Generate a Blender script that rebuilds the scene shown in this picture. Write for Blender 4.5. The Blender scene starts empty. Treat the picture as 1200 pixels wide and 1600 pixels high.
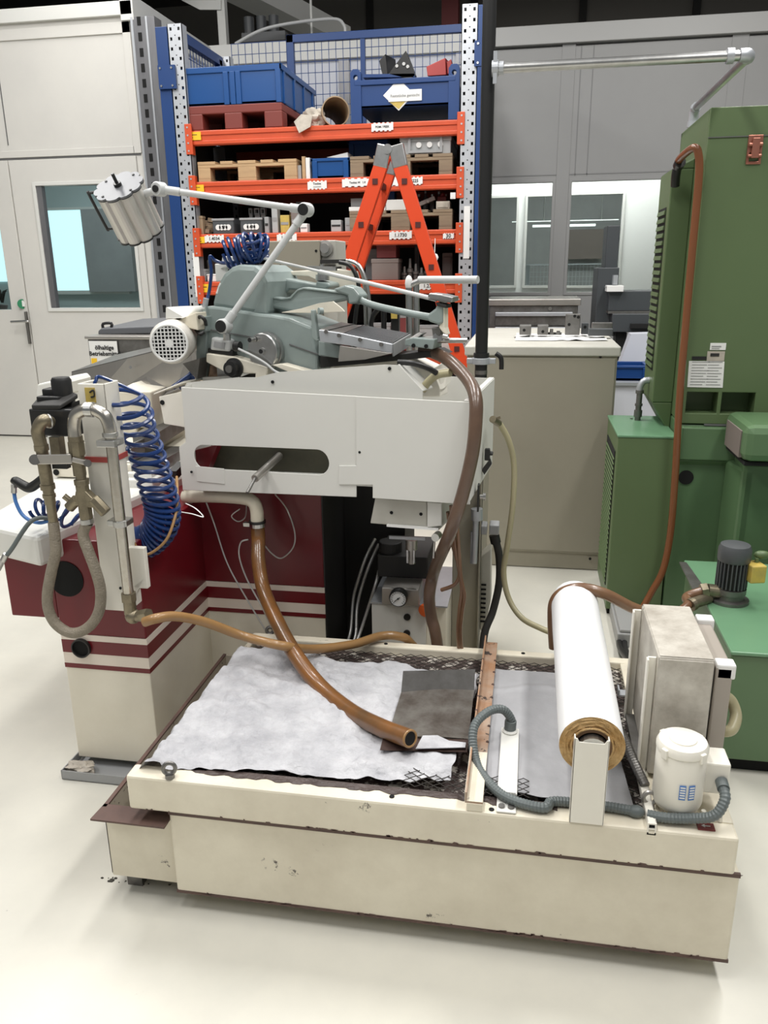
import bpy, bmesh, math, random
from mathutils import Vector, Matrix, Euler

# ------------------------------------------------------------------ camera
C = bpy.context.scene.collection
sc = bpy.context.scene
cd = bpy.data.cameras.new('camera')
cam = bpy.data.objects.new('camera', cd)
C.objects.link(cam)
cd.sensor_fit = 'VERTICAL'
cd.sensor_height = 36.0
cd.lens = 36.0 * 1250.0 / 1600.0
cd.clip_start = 0.05
PITCH, YAW, ROLL = 0.297918, 0.178836, -0.0121185
cam.matrix_world = (Matrix.Translation((0, 0, 1.5)) @ Matrix.Rotation(YAW, 4, 'Z')
                    @ Matrix.Rotation(math.pi / 2 - PITCH, 4, 'X') @ Matrix.Rotation(-ROLL, 4, 'Z').inverted())
sc.camera = cam

# ------------------------------------------------------------------ world, lamps, exposure
w = bpy.data.worlds.new('world')
sc.world = w
w.use_nodes = True
w.node_tree.nodes['Background'].inputs[0].default_value = (0.95, 0.98, 1.0, 1)
w.node_tree.nodes['Background'].inputs[1].default_value = 0.27
sc.view_settings.view_transform = 'Standard'
sc.view_settings.look = 'None'
sc.view_settings.exposure = -0.44
sc.view_settings.gamma = 1.0
sc.view_settings.use_curve_mapping = False
sc.cycles.max_bounces = 8
sc.cycles.diffuse_bounces = 4
sc.cycles.caustics_reflective = False
sc.cycles.caustics_refractive = False
sc.cycles.use_denoising = True


def lamp(name, loc, sx, sy, watt, col=(1, 0.98, 0.95), rot=(0, 0, 0)):
    l = bpy.data.lights.new(name, 'AREA')
    l.shape = 'RECTANGLE'
    l.size, l.size_y, l.energy, l.color = sx, sy, watt, col
    o = bpy.data.objects.new(name, l)
    o.location = loc
    o.rotation_euler = rot
    C.objects.link(o)
    return o


# rows of fluorescent hall luminaires, above the picture
for lx in (-3.4, -0.9, 1.7):
    for ly, wt in ((-1.6, 28), (0.9, 96), (3.6, 108), (5.7, 64)):  # rearmost row added to brighten the walls at the back
        lamp('hall_area_light', (lx, ly, 4.7), 0.5, 1.7, wt)
lamp('hall_area_light', (0.0, 12.6, 5.7), 6.0, 0.5, 60)  # added out of view behind the cabins to brighten the dark hall wall
lamp('office_lamp', (-4.9, 8.2, 2.9), 1.2, 0.6, 26, (0.85, 0.97, 1.0))
lamp('inspection_room_lamp', (0.5, 8.95, 3.1), 1.8, 0.4, 75)
lamp('inspection_room_lamp', (0.6, 10.6, 3.1), 1.8, 0.6, 55)


# ------------------------------------------------------------------ materials
def mat(name, col, rough=0.5, metal=0.0, dirt=None, amt=0.5, scale=6.0, bump=0.0, bscale=40.0, spots=None, sscale=9.0, scut=0.68,
        emit=None, estr=1.0, trans=0.0, alpha=1.0, coat=0.0, stretch=(1, 1, 1)):
    m = bpy.data.materials.new(name)
    m.use_nodes = True
    nt = m.node_tree
    b = nt.nodes['Principled BSDF']
    b.inputs['Base Color'].default_value = (*col, 1)
    b.inputs['Roughness'].default_value = rough
    b.inputs['Metallic'].default_value = metal
    b.inputs['Alpha'].default_value = alpha
    b.inputs['Transmission Weight'].default_value = trans
    b.inputs['Coat Weight'].default_value = coat
    if emit:
        b.inputs['Emission Color'].default_value = (*emit, 1)
        b.inputs['Emission Strength'].default_value = estr
    tc = nt.nodes.new('ShaderNodeTexCoord')
    mp = nt.nodes.new('ShaderNodeMapping')
    mp.inputs['Scale'].default_value = stretch
    nt.links.new(tc.outputs['Object'], mp.inputs['Vector'])
    last = None
    if dirt:
        n = nt.nodes.new('ShaderNodeTexNoise')
        n.inputs['Scale'].default_value = scale
        n.inputs['Detail'].default_value = 6
        n.inputs['Roughness'].default_value = 0.65
        nt.links.new(mp.outputs['Vector'], n.inputs['Vector'])
        r = nt.nodes.new('ShaderNodeMapRange')
        r.inputs['From Min'].default_value = 0.35
        r.inputs['From Max'].default_value = 0.75
        r.inputs['To Max'].default_value = amt
        nt.links.new(n.outputs['Fac'], r.inputs['Value'])
        mx = nt.nodes.new('ShaderNodeMixRGB')
        mx.inputs['Color1'].default_value = (*col, 1)
        mx.inputs['Color2'].default_value = (*dirt, 1)
        nt.links.new(r.outputs['Result'], mx.inputs['Fac'])
        last = mx.outputs['Color']
        nt.links.new(last, b.inputs['Base Color'])
    if spots:
        n = nt.nodes.new('ShaderNodeTexNoise')
        n.inputs['Scale'].default_value = sscale
        n.inputs['Detail'].default_value = 9
        n.inputs['Roughness'].default_value = 0.7
        nt.links.new(mp.outputs['Vector'], n.inputs['Vector'])
        r = nt.nodes.new('ShaderNodeMapRange')
        r.inputs['From Min'].default_value = scut
        r.inputs['From Max'].default_value = scut + 0.025
        nt.links.new(n.outputs['Fac'], r.inputs['Value'])
        mx = nt.nodes.new('ShaderNodeMixRGB')
        mx.inputs['Color2'].default_value = (*spots, 1)
        if last:
            nt.links.new(last, mx.inputs['Color1'])
        else:
            mx.inputs['Color1'].default_value = (*col, 1)
        nt.links.new(r.outputs['Result'], mx.inputs['Fac'])
        nt.links.new(mx.outputs['Color'], b.inputs['Base Color'])
    if bump:
        n = nt.nodes.new('ShaderNodeTexNoise')
        n.inputs['Scale'].default_value = bscale
        n.inputs['Detail'].default_value = 4
        nt.links.new(mp.outputs['Vector'], n.inputs['Vector'])
        bp = nt.nodes.new('ShaderNodeBump')
        bp.inputs['Strength'].default_value = bump
        bp.inputs['Distance'].default_value = 0.01
        nt.links.new(n.outputs['Fac'], bp.inputs['Height'])
        nt.links.new(bp.outputs['Normal'], b.inputs['Normal'])
    return m


M = {}
def D(key, *a, **k):
    M[key] = mat(key, *a, **k)


D('floor_epoxy', (0.70, 0.68, 0.60), 0.30, dirt=(0.57, 0.56, 0.505), amt=0.85, scale=1.8, spots=(0.42, 0.41, 0.37), sscale=16, scut=0.69)
D('wall_cream', (0.66, 0.645, 0.605), 0.45, dirt=(0.55, 0.54, 0.52), amt=0.5, scale=1.5)
D('wall_trim', (0.68, 0.68, 0.65), 0.4)
D('wall_grey', (0.335, 0.335, 0.33), 0.45, dirt=(0.29, 0.29, 0.29), amt=0.6, scale=1.0)
D('wall_back', (0.62, 0.64, 0.70), 0.45)
D('hall_dark', (0.035, 0.033, 0.03), 0.7)
D('hall_panel', (0.22, 0.205, 0.18), 0.7)
D('room_teal', (0.50, 0.57, 0.57), 0.6)
D('room_white', (0.78, 0.79, 0.77), 0.5)
D('room_grey', (0.36, 0.36, 0.36), 0.6, dirt=(0.25, 0.25, 0.25), amt=0.6, scale=2)
D('daylight', (0.2, 0.3, 0.3), 0.5, emit=(0.62, 0.93, 0.98), estr=1.5)
D('tube_light', (1, 1, 1), 0.5, emit=(1, 1, 0.97), estr=1.0)
D('door_dark', (0.16, 0.16, 0.17), 0.45, metal=0.4)
D('alu_dark', (0.26, 0.26, 0.27), 0.38, metal=0.6, dirt=(0.14, 0.14, 0.15), amt=0.7, scale=9, stretch=(1, 1, 0.15))
D('seam', (0.13, 0.13, 0.13), 0.8)
D('seam_grey', (0.24, 0.24, 0.24), 0.6)
D('trim_grey', (0.46, 0.46, 0.45), 0.45)
g = mat('glass', (0.9, 0.97, 0.96), 0.03, trans=1.0)
g.node_tree.nodes['Principled BSDF'].inputs['IOR'].default_value = 1.12
M['glass'] = g
D('steel', (0.58, 0.58, 0.57), 0.3, metal=1.0, dirt=(0.36, 0.35, 0.33), amt=0.6, scale=18)
D('steel_dark', (0.25, 0.245, 0.235), 0.42, metal=0.8, dirt=(0.12, 0.11, 0.10), amt=0.8, scale=14)
D('steel_brushed', (0.50, 0.48, 0.45), 0.38, metal=0.85, dirt=(0.36, 0.33, 0.30), amt=0.6, scale=3, stretch=(1, 1, 0.3))
D('steel_pipe', (0.62, 0.60, 0.56), 0.27, metal=1.0, dirt=(0.33, 0.28, 0.21), amt=0.8, scale=11)
D('brass_old', (0.30, 0.26, 0.18), 0.42, metal=0.8, dirt=(0.14, 0.12, 0.09), amt=0.8, scale=26)
D('galvanised', (0.52, 0.54, 0.57), 0.42, metal=0.55, dirt=(0.40, 0.42, 0.44), amt=0.5, scale=20)
D('rack_orange', (0.62, 0.085, 0.025), 0.42, dirt=(0.50, 0.06, 0.02), amt=0.5, scale=9)
D('ladder_orange', (0.68, 0.062, 0.014), 0.40)
D('rack_blue', (0.007, 0.042, 0.165), 0.42)
D('crate_blue', (0.004, 0.062, 0.23), 0.33)
D('crate_blue_dark', (0.008, 0.05, 0.20), 0.38)
D('shelf_dark', (0.045, 0.04, 0.038), 0.7)
D('pallet_red', (0.19, 0.035, 0.026), 0.5)
D('wood', (0.52, 0.35, 0.19), 0.7, dirt=(0.38, 0.24, 0.13), amt=0.8, scale=7, stretch=(0.4, 3, 3))
D('wood_old', (0.27, 0.20, 0.13), 0.75, dirt=(0.17, 0.12, 0.085), amt=0.8, scale=7, stretch=(0.4, 3, 3))
D('cardboard', (0.40, 0.30, 0.19), 0.8, dirt=(0.30, 0.22, 0.15), amt=0.6, scale=8)
D('rag', (0.55, 0.50, 0.43), 0.85, dirt=(0.28, 0.25, 0.21), amt=0.8, scale=12)
D('paper', (0.80, 0.80, 0.78), 0.6)
D('ink', (0.02, 0.02, 0.02), 0.6)
D('ink_red', (0.45, 0.10, 0.10), 0.6)
D('ink_blue', (0.10, 0.16, 0.36), 0.6)
D('ink_grey', (0.30, 0.30, 0.30), 0.6)
D('yellow', (0.85, 0.52, 0.02), 0.5)
D('yellow_dirty', (0.62, 0.45, 0.09), 0.5, dirt=(0.35, 0.28, 0.12), amt=0.7, scale=25)
D('black', (0.012, 0.012, 0.012), 0.42)
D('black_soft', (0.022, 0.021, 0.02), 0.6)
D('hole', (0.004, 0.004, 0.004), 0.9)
D('grey_plastic', (0.33, 0.335, 0.34), 0.45)
D('charcoal', (0.075, 0.08, 0.085), 0.45)
D('case_grey', (0.42, 0.43, 0.43), 0.45)
D('red_part', (0.42, 0.055, 0.05), 0.5)
D('red_dull', (0.22, 0.045, 0.045), 0.55)
D('brown_grey', (0.20, 0.165, 0.15), 0.6)
D('cream', (0.80, 0.755, 0.64), 0.42, dirt=(0.68, 0.62, 0.50), amt=0.6, scale=4, spots=(0.10, 0.085, 0.07), sscale=11, scut=0.74)
D('cream_worn', (0.79, 0.735, 0.60), 0.45, dirt=(0.60, 0.54, 0.425), amt=0.75, scale=5, spots=(0.10, 0.085, 0.07), sscale=9, scut=0.655)
D('cream_clean', (0.84, 0.81, 0.725), 0.4, dirt=(0.76, 0.725, 0.64), amt=0.5, scale=4)
D('cream_white', (0.72, 0.715, 0.675), 0.35, dirt=(0.66, 0.655, 0.615), amt=0.4, scale=2)
D('tank_inner', (0.52, 0.47, 0.38), 0.55, dirt=(0.30, 0.26, 0.20), amt=0.7, scale=6, spots=(0.05, 0.04, 0.035), sscale=14, scut=0.60)
D('rusty_edge', (0.13, 0.075, 0.06), 0.6, dirt=(0.07, 0.045, 0.04), amt=0.8, scale=16)
D('rust', (0.33, 0.155, 0.065), 0.65, dirt=(0.42, 0.36, 0.30), amt=0.9, scale=9, spots=(0.05, 0.035, 0.03), sscale=16, scut=0.60)
D('sludge', (0.055, 0.036, 0.034), 0.55, dirt=(0.13, 0.095, 0.085), amt=0.9, scale=18, bump=0.9, bscale=60, spots=(0.60, 0.56, 0.50), sscale=26, scut=0.535)
D('sludge_dark', (0.05, 0.035, 0.032), 0.5, dirt=(0.12, 0.09, 0.08), amt=0.7, scale=20, bump=0.8, bscale=50)
D('wire', (0.06, 0.055, 0.05), 0.45, metal=0.6)
D('fleece', (0.56, 0.56, 0.58), 0.75, dirt=(0.32, 0.32, 0.345), amt=0.95, scale=11, bump=0.7, bscale=55)
D('fleece_wet', (0.42, 0.42, 0.435), 0.42, dirt=(0.33, 0.33, 0.345), amt=0.9, scale=8, bump=0.2, bscale=30)
D('roll_white', (0.82, 0.825, 0.83), 0.55, dirt=(0.83, 0.84, 0.85), amt=0.5, scale=4)
D('roll_end', (0.42, 0.25, 0.09), 0.8, dirt=(0.66, 0.47, 0.24), amt=0.9, scale=18, bump=0.8, bscale=70)
D('core_brown', (0.16, 0.09, 0.045), 0.8)
D('maroon', (0.15, 0.004, 0.010), 0.33, dirt=(0.115, 0.003, 0.007), amt=0.5, scale=2)
D('stripe_cream', (0.80, 0.71, 0.62), 0.4)
D('saw_green', (0.285, 0.338, 0.325), 0.36, dirt=(0.215, 0.26, 0.25), amt=0.6, scale=7)
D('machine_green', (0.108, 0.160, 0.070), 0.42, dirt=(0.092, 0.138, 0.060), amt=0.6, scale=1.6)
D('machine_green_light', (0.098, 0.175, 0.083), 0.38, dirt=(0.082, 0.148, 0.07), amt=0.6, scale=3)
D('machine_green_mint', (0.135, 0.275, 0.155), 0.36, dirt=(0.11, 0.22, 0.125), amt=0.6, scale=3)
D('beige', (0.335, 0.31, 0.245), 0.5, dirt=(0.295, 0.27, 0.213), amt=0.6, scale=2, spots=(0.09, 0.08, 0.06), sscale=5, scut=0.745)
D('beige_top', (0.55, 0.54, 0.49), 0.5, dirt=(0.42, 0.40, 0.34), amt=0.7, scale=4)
D('cabinet_white', (0.60, 0.57, 0.505), 0.5, dirt=(0.30, 0.265, 0.22), amt=1.0, scale=11, spots=(0.15, 0.135, 0.11), sscale=7, scut=0.64)
D('hose_brown', (0.15, 0.07, 0.036), 0.3, dirt=(0.25, 0.15, 0.08), amt=0.7, scale=9, coat=0.3)
D('hose_dark', (0.10, 0.060, 0.042), 0.32, dirt=(0.18, 0.11, 0.07), amt=0.6, scale=9, coat=0.2)
D('hose_amber', (0.24, 0.098, 0.026), 0.3, dirt=(0.085, 0.055, 0.03), amt=0.95, scale=7, coat=0.3)
D('hose_tan', (0.36, 0.20, 0.075), 0.35, dirt=(0.22, 0.125, 0.055), amt=0.6, scale=9, coat=0.2)
D('hose_yellow', (0.42, 0.38, 0.235), 0.35)
D('hose_braid', (0.27, 0.235, 0.18), 0.55, dirt=(0.17, 0.145, 0.11), amt=0.7, scale=40, bump=0.5, bscale=200)
D('conduit', (0.12, 0.14, 0.14), 0.45)
D('hose_blue', (0.008, 0.036, 0.155), 0.28, coat=0.2)
D('hose_blue_light', (0.07, 0.20, 0.52), 0.35)
D('copper_orange', (0.19, 0.068, 0.026), 0.3, coat=0.3)
D('lamp_alu', (0.60, 0.58, 0.54), 0.34, metal=0.45)
D('chute_metal', (0.34, 0.32, 0.29), 0.33, metal=0.15, dirt=(0.085, 0.055, 0.04), amt=0.95, scale=13)
D('lamp_cap', (0.15, 0.155, 0.165), 0.45, metal=0.2)
D('arm_white', (0.56, 0.57, 0.565), 0.35)
D('clear_cover', (0.36, 0.32, 0.28), 0.25)
D('orange_cap', (0.85, 0.15, 0.03), 0.4)
D('copper_red', (0.42, 0.17, 0.12), 0.35, metal=0.6)
D('silver_wire', (0.62, 0.62, 0.6), 0.35, metal=0.7)
D('sticker_green', (0.02, 0.20, 0.09), 0.5)
D('strap_red', (0.42, 0.07, 0.06), 0.5)
D('dirty_lining', (0.075, 0.07, 0.045), 0.5, dirt=(0.03, 0.028, 0.02), amt=0.9, scale=9)
D('motor_dirty', (0.70, 0.68, 0.63), 0.45, dirt=(0.30, 0.27, 0.23), amt=0.9, scale=10)
D('rung_dark', (0.07, 0.012, 0.01), 0.6)
D('cnc_dark', (0.055, 0.062, 0.068), 0.42)
D('debris', (0.05, 0.045, 0.035), 0.8)


# ------------------------------------------------------------------ geometry helpers
ROOT = {}


def smooth_path(pts, n=8):
    p = [Vector(q) for q in pts]
    if len(p) < 3:
        return p
    out = []
    for i in range(len(p) - 1):
        a, b, c, d = p[max(i - 1, 0)], p[i], p[i + 1], p[min(i + 2, len(p) - 1)]
        for k in range(n):
            t = k / n
            out.append(0.5 * ((2 * b) + (c - a) * t + (2 * a - 5 * b + 4 * c - d) * t * t + (3 * b - a - 3 * c + d) * t ** 3))
    out.append(p[-1])
    return out


class MB:
    def __init__(s):
        s.bm = bmesh.new()

    def box(s, a, b, rot=None):
        a, b = Vector(a), Vector(b)
        lo = Vector([min(a[i], b[i]) for i in range(3)])
        hi = Vector([max(a[i], b[i]) for i in range(3)])
        mm = Matrix.Translation((lo + hi) / 2)
        if rot:
            mm = mm @ Euler(rot).to_matrix().to_4x4()
        mm = mm @ Matrix.Diagonal((*(hi - lo), 1))
        bmesh.ops.create_cube(s.bm, size=1, matrix=mm)
        return s

    def fb(s, a, b, depth):
        """box whose front face runs from a to b in an X-Z plane, reaching back by depth"""
        return s.box((a[0], a[1], a[2]), (b[0], a[1] + depth, b[2]))

    def obox(s, c, size, rot=(0, 0, 0)):
        mm = Matrix.Translation(c) @ Euler(rot).to_matrix().to_4x4() @ Matrix.Diagonal((*size, 1))
        bmesh.ops.create_cube(s.bm, size=1, matrix=mm)
        return s

    def beam(s, p, q, wx, wz, up=(0, 0, 1)):
        """rectangular bar from p to q"""
        p, q = Vector(p), Vector(q)
        d = (q - p)
        L = d.length
        d.normalize()
        x = d.cross(Vector(up))
        if x.length < 1e-4:
            x = d.cross(Vector((0, 1, 0)))
        x.normalize()
        u = x.cross(d)
        mm = Matrix((x, d, u)).transposed().to_4x4()
        mm.translation = (p + q) / 2
        bmesh.ops.create_cube(s.bm, size=1, matrix=mm @ Matrix.Diagonal((wx, L, wz, 1)))
        return s

    def cyl(s, p, q, r, r2=None, seg=20):
        p, q = Vector(p), Vector(q)
        d = q - p
        mm = Matrix.Translation((p + q) / 2) @ d.to_track_quat('Z', 'Y').to_matrix().to_4x4()
        bmesh.ops.create_cone(s.bm, cap_ends=True, segments=seg, radius1=r, radius2=r if r2 is None else r2, depth=d.length, matrix=mm)
        return s

    def ball(s, c, r, seg=12, scale=(1, 1, 1)):
        mm = Matrix.Translation(c) @ Matrix.Diagonal((*scale, 1))
        bmesh.ops.create_uvsphere(s.bm, u_segments=seg, v_segments=max(6, seg // 2), radius=r, matrix=mm)
        return s

    def tube(s, pts, r, seg=10, n=8, raw=False, caps=True):
        path = [Vector(q) for q in pts] if raw else smooth_path(pts, n)
        rr = r if callable(r) else (lambda t: r)
        rings = []
        prev = None
        for i, c in enumerate(path):
            t = (path[min(i + 1, len(path) - 1)] - path[max(i - 1, 0)]).normalized()
            if prev is None:
                x = t.orthogonal().normalized()
            else:
                x = prev - t * prev.dot(t)
                x = x.normalized() if x.length > 1e-6 else t.orthogonal().normalized()
            prev = x
            y = t.cross(x)
            ra = rr(i / max(1, len(path) - 1))
            rings.append([s.bm.verts.new(c + (x * math.cos(2 * math.pi * k / seg) + y * math.sin(2 * math.pi * k / seg)) * ra) for k in range(seg)])
        for a, b in zip(rings, rings[1:]):
            for k in range(seg):
                s.bm.faces.new((a[k], a[(k + 1) % seg], b[(k + 1) % seg], b[k]))
        if caps:
            s.bm.faces.new(rings[0][::-1])
            s.bm.faces.new(rings[-1])
        return s

    def corrugated(s, pts, r, amp=0.06, pitch=0.006, seg=12):
        """ribbed conduit along a smooth path"""
        path = smooth_path(pts, 24)
        L = [0.0]
        for a, b in zip(path, path[1:]):
            L.append(L[-1] + (b - a).length)
        n = int(L[-1] / (pitch / 2))
        res = []
        j = 0
        for i in range(n + 1):
            t = L[-1] * i / n
            while j < len(L) - 2 and L[j + 1] < t:
                j += 1
            f = (t - L[j]) / max(1e-9, L[j + 1] - L[j])
            res.append(path[j].lerp(path[j + 1], min(1, f)))
        return s.tube(res, lambda t: r * (1 + amp * (1 if int(round(t * n)) % 2 else -1)), seg=seg, raw=True)

    def prism(s, pts, vec):
        """polygon of 3-D points extruded by a vector"""
        v = [s.bm.verts.new(Vector(p)) for p in pts]
        q = [s.bm.verts.new(Vector(p) + Vector(vec)) for p in pts]
        n = len(pts)
        s.bm.faces.new(v)
        s.bm.faces.new(q[::-1])
        for i in range(n):
            s.bm.faces.new((v[i], q[i], q[(i + 1) % n], v[(i + 1) % n]))
        return s

    def lathe(s, base, prof, axis=(0, 0, 1), seg=24, hollow=False):
        """profile of (radius, height) turned about an axis through base"""
        R = Vector(axis).to_track_quat('Z', 'Y').to_matrix()
        rings = [[s.bm.verts.new(Vector(base) + R @ Vector((r * math.cos(2 * math.pi * k / seg), r * math.sin(2 * math.pi * k / seg), h))) for k in range(seg)] for r, h in prof]
        for a, b in zip(rings, rings[1:] + ([rings[0]] if hollow else [])):
            for k in range(seg):
                s.bm.faces.new((a[k], a[(k + 1) % seg], b[(k + 1) % seg], b[k]))
        if not hollow:
            s.bm.faces.new(rings[0][::-1])
            s.bm.faces.new(rings[-1])
        return s

    def torus(s, c, R, r, axis=(0, 0, 1), seg=24, sides=8):
        Q = Vector(axis).to_track_quat('Z', 'Y').to_matrix()
        ring = [[s.bm.verts.new(Vector(c) + Q @ Vector(((R + r * math.cos(b)) * math.cos(a), (R + r * math.cos(b)) * math.sin(a), r * math.sin(b))))
                 for b in [2 * math.pi * j / sides for j in range(sides)]] for a in [2 * math.pi * i / seg for i in range(seg)]]
        for i in range(seg):
            for j in range(sides):
                a, b = ring[i], ring[(i + 1) % seg]
                s.bm.faces.new((a[j], b[j], b[(j + 1) % sides], a[(j + 1) % sides]))
        return s

    def sheet(s, f, nu, nv, thick=0.0):
        """grid surface f(u,v) -> point, with thickness downwards"""
        g = [[s.bm.verts.new(Vector(f(i / nu, j / nv))) for j in range(nv + 1)] for i in range(nu + 1)]
        for i in range(nu):
            for j in range(nv):
                s.bm.faces.new((g[i][j], g[i + 1][j], g[i + 1][j + 1], g[i][j + 1]))
        if thick:
            bmesh.ops.solidify(s.bm, geom=s.bm.faces[:], thickness=thick)
        return s

    def plate(s, outer, holes, a, vec, u=(1, 0, 0), v=(0, 0, 1)):
        """flat plate with holes: 2-D loops (u,v) placed from a, extruded by vec"""
        cu = bpy.data.curves.new('t', 'CURVE')
        cu.dimensions = '2D'
        cu.fill_mode = 'BOTH'
        for lp in [outer] + list(holes):
            sp = cu.splines.new('POLY')
            sp.points.add(len(lp) - 1)
            for i, p in enumerate(lp):
                sp.points[i].co = (p[0], p[1], 0, 1)
            sp.use_cyclic_u = True
        vec = Vector(vec)
        cu.extrude = vec.length / 2
        ob = bpy.data.objects.new('t', cu)
        me = ob.to_mesh()
        U, V = Vector(u).normalized(), Vector(v).normalized()
        W = vec.normalized()
        mm = Matrix((U, V, W)).transposed().to_4x4()
        mm.translation = Vector(a) + vec / 2
        vs = [s.bm.verts.new(mm @ q.co) for q in me.vertices]
        for p in me.polygons:
            try:
                s.bm.faces.new([vs[i] for i in p.vertices])
            except ValueError:
                pass
        ob.to_mesh_clear()
        bpy.data.objects.remove(ob)
        bpy.data.curves.remove(cu)
        bmesh.ops.remove_doubles(s.bm, verts=vs, dist=1e-5)
        return s

    def text(s, body, p, size, u=(1, 0, 0), v=(0, 0, 1), depth=0.0008, align='CENTER'):
        cu = bpy.data.curves.new('t', 'FONT')
        cu.body = body
        cu.size = size
        cu.align_x = align
        cu.align_y = 'CENTER'
        cu.offset = size * 0.018
        cu.extrude = depth
        cu.resolution_u = 2
        ob = bpy.data.objects.new('t', cu)
        me = ob.to_mesh()
        U, V = Vector(u).normalized(), Vector(v).normalized()
        mm = Matrix((U, V, U.cross(V))).transposed().to_4x4()
        mm.translation = Vector(p)
        vs = [s.bm.verts.new(mm @ q.co) for q in me.vertices]
        for pl in me.polygons:
            try:
                s.bm.faces.new([vs[i] for i in pl.vertices])
            except ValueError:
                pass
        ob.to_mesh_clear()
        bpy.data.objects.remove(ob)
        bpy.data.curves.remove(cu)
        return s

    def out(s, name, m, parent=None, bevel=0.0, smooth=False, local=False, label=None):
        bmesh.ops.recalc_face_normals(s.bm, faces=s.bm.faces[:])
        if parent is not None and not local:
            s.bm.transform(ROOT[parent.name].inverted())
        me = bpy.data.meshes.new(name)
        s.bm.to_mesh(me)
        s.bm.free()
        me.materials.append(M[m] if isinstance(m, str) else m)
        o = bpy.data.objects.new(name, me)
        C.objects.link(o)
        if parent is not None:
            o.parent = parent
            ROOT[o.name] = ROOT[parent.name]
        else:
            ROOT[o.name] = Matrix.Identity(4)
        if smooth:
            me.shade_smooth()
            try:
                me.set_sharp_from_angle(angle=math.radians(40))
            except Exception:
                pass
        if bevel:
            b = o.modifiers.new('bevel', 'BEVEL')
            b.width = bevel
            b.segments = 2
            b.limit_method = 'ANGLE'
            b.angle_limit = math.radians(50)
        if label:
            o['label'] = label
        return o


def T(name, label, cat, loc=(0, 0, 0), rz=0.0, group=None):
    o = bpy.data.objects.new(name, None)
    o.empty_display_size = 0.05
    C.objects.link(o)
    o.location = loc
    o.rotation_euler = (0, 0, rz)
    ROOT[o.name] = Matrix.Translation(loc) @ Matrix.Rotation(rz, 4, 'Z')
    o['label'] = label
    o['category'] = cat
    if group:
        o['group'] = group
    return o


def tag(o, label, cat, group=None):
    """a thing that is one mesh"""
    o['label'] = label
    o['category'] = cat
    if group:
        o['group'] = group
    # move the origin to the thing's base
    me = o.data
    lo = Vector([min(v.co[i] for v in me.vertices) for i in range(3)])
    hi = Vector([max(v.co[i] for v in me.vertices) for i in range(3)])
    base = Vector(((lo.x + hi.x) / 2, (lo.y + hi.y) / 2, lo.z))
    me.transform(Matrix.Translation(-base))
    o.location = base
    ROOT[o.name] = Matrix.Translation(base)
    return o


def struct(o):
    o['kind'] = 'structure'
    return o


def dup(o, delta=(0, 0, 0), label=None, rz=0.0):
    """copy of a thing with copies of its parts and sub-parts"""
    r = o.copy()
    C.objects.link(r)
    r.location = Vector(o.location) + Vector(delta)
    r.rotation_euler[2] += rz
    if label:
        r['label'] = label
    for ch in list(o.children):
        c = ch.copy()
        C.objects.link(c)
        c.parent = r
        for g_ in list(ch.children):
            d = g_.copy()
            C.objects.link(d)
            d.parent = c
    return r


def circle(cx, cy, r, n=24, a0=0):
    return [(cx + r * math.cos(a0 + 2 * math.pi * i / n), cy + r * math.sin(a0 + 2 * math.pi * i / n)) for i in range(n)]


def rect(x0, y0, x1, y1):
    return [(x0, y0), (x1, y0), (x1, y1), (x0, y1)]


def hash3(x, y, z=0.0):
    from mathutils import noise
    return noise.noise(Vector((x, y, z)))


# ------------------------------------------------------------------ setting
YW, XC, YB, ZT = 6.75, -3.2, 8.4, 3.575
# floor
struct(MB().box((-9, -4, -0.1), (7, 16, 0)).out('floor', 'floor_epoxy'))
# left partition: door leaves and panels (front face at YW)
wl = struct(MB().plate(rect(-8, 0, XC, 3.42), [rect(-4.209, 1.179, -3.356, 2.191), rect(-6.2, 1.164, -4.607, 1.894)],
                      (0, YW + 0.09, 0), (0, -0.09, 0), ).out('wall_left', 'wall_cream'))
struct(MB().box((-8, YW - 0.035, 3.42), (XC + 0.02, YW + 0.1, 3.52)).box((XC - 0.08, YW - 0.035, 3.38), (XC + 0.03, YB, 3.56)).out('trim_1', 'wall_trim', bevel=0.004))
# upper panel joint lines
wj = MB()
wj.box((-8, YW - 0.004, 2.405), (XC - 0.03, YW + 0.002, 2.42))
wj.box((-4.431, YW - 0.004, 2.52), (-4.431 + 0.008, YW + 0.002, 3.42))
wj.box((-8, YW - 0.004, 0.0), (XC, YW + 0.002, 0.012))
struct(wj.out('trim_2', 'seam'))
struct(MB().box((-8, YW - 0.012, 2.42), (XC - 0.08, YW, 2.475)).box((XC - 0.09, YW - 0.012, 2.42), (XC - 0.02, YW, 3.38)).box((-8, YW - 0.012, 3.30), (XC - 0.02, YW, 3.38)).out('trim_3', 'wall_cream', bevel=0.003))
# right door leaf with window
dx0, dx1 = -4.443, XC - 0.02
d1 = struct(MB().plate(rect(dx0 + 0.006, 0.015, dx1 - 0.05, 2.40), [rect(-4.209, 1.179, -3.356, 2.191)], (0, YW, 0), (0, -0.02, 0)).out('door_1', 'wall_cream', bevel=0.003))
# window frame bead of the door
x0, x1, z0, z1 = -4.209, -3.356, 1.179, 2.191
fr = MB().plate(rect(x0 - 0.03, z0 - 0.03, x1 + 0.03, z1 + 0.03), [rect(x0, z0, x1, z1)], (0, YW - 0.02, 0), (0, -0.012, 0))
fr.out('window_frame', 'wall_trim', d1, bevel=0.003)
MB().box((x0, YW + 0.03, z0), (x1, YW + 0.038, z1)).out('pane', 'glass', d1)
MB().box((x0, YW - 0.02, z0), (x0 + 0.05, YW + 0.03, z1)).out('window_post', 'alu_dark', d1)
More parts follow.
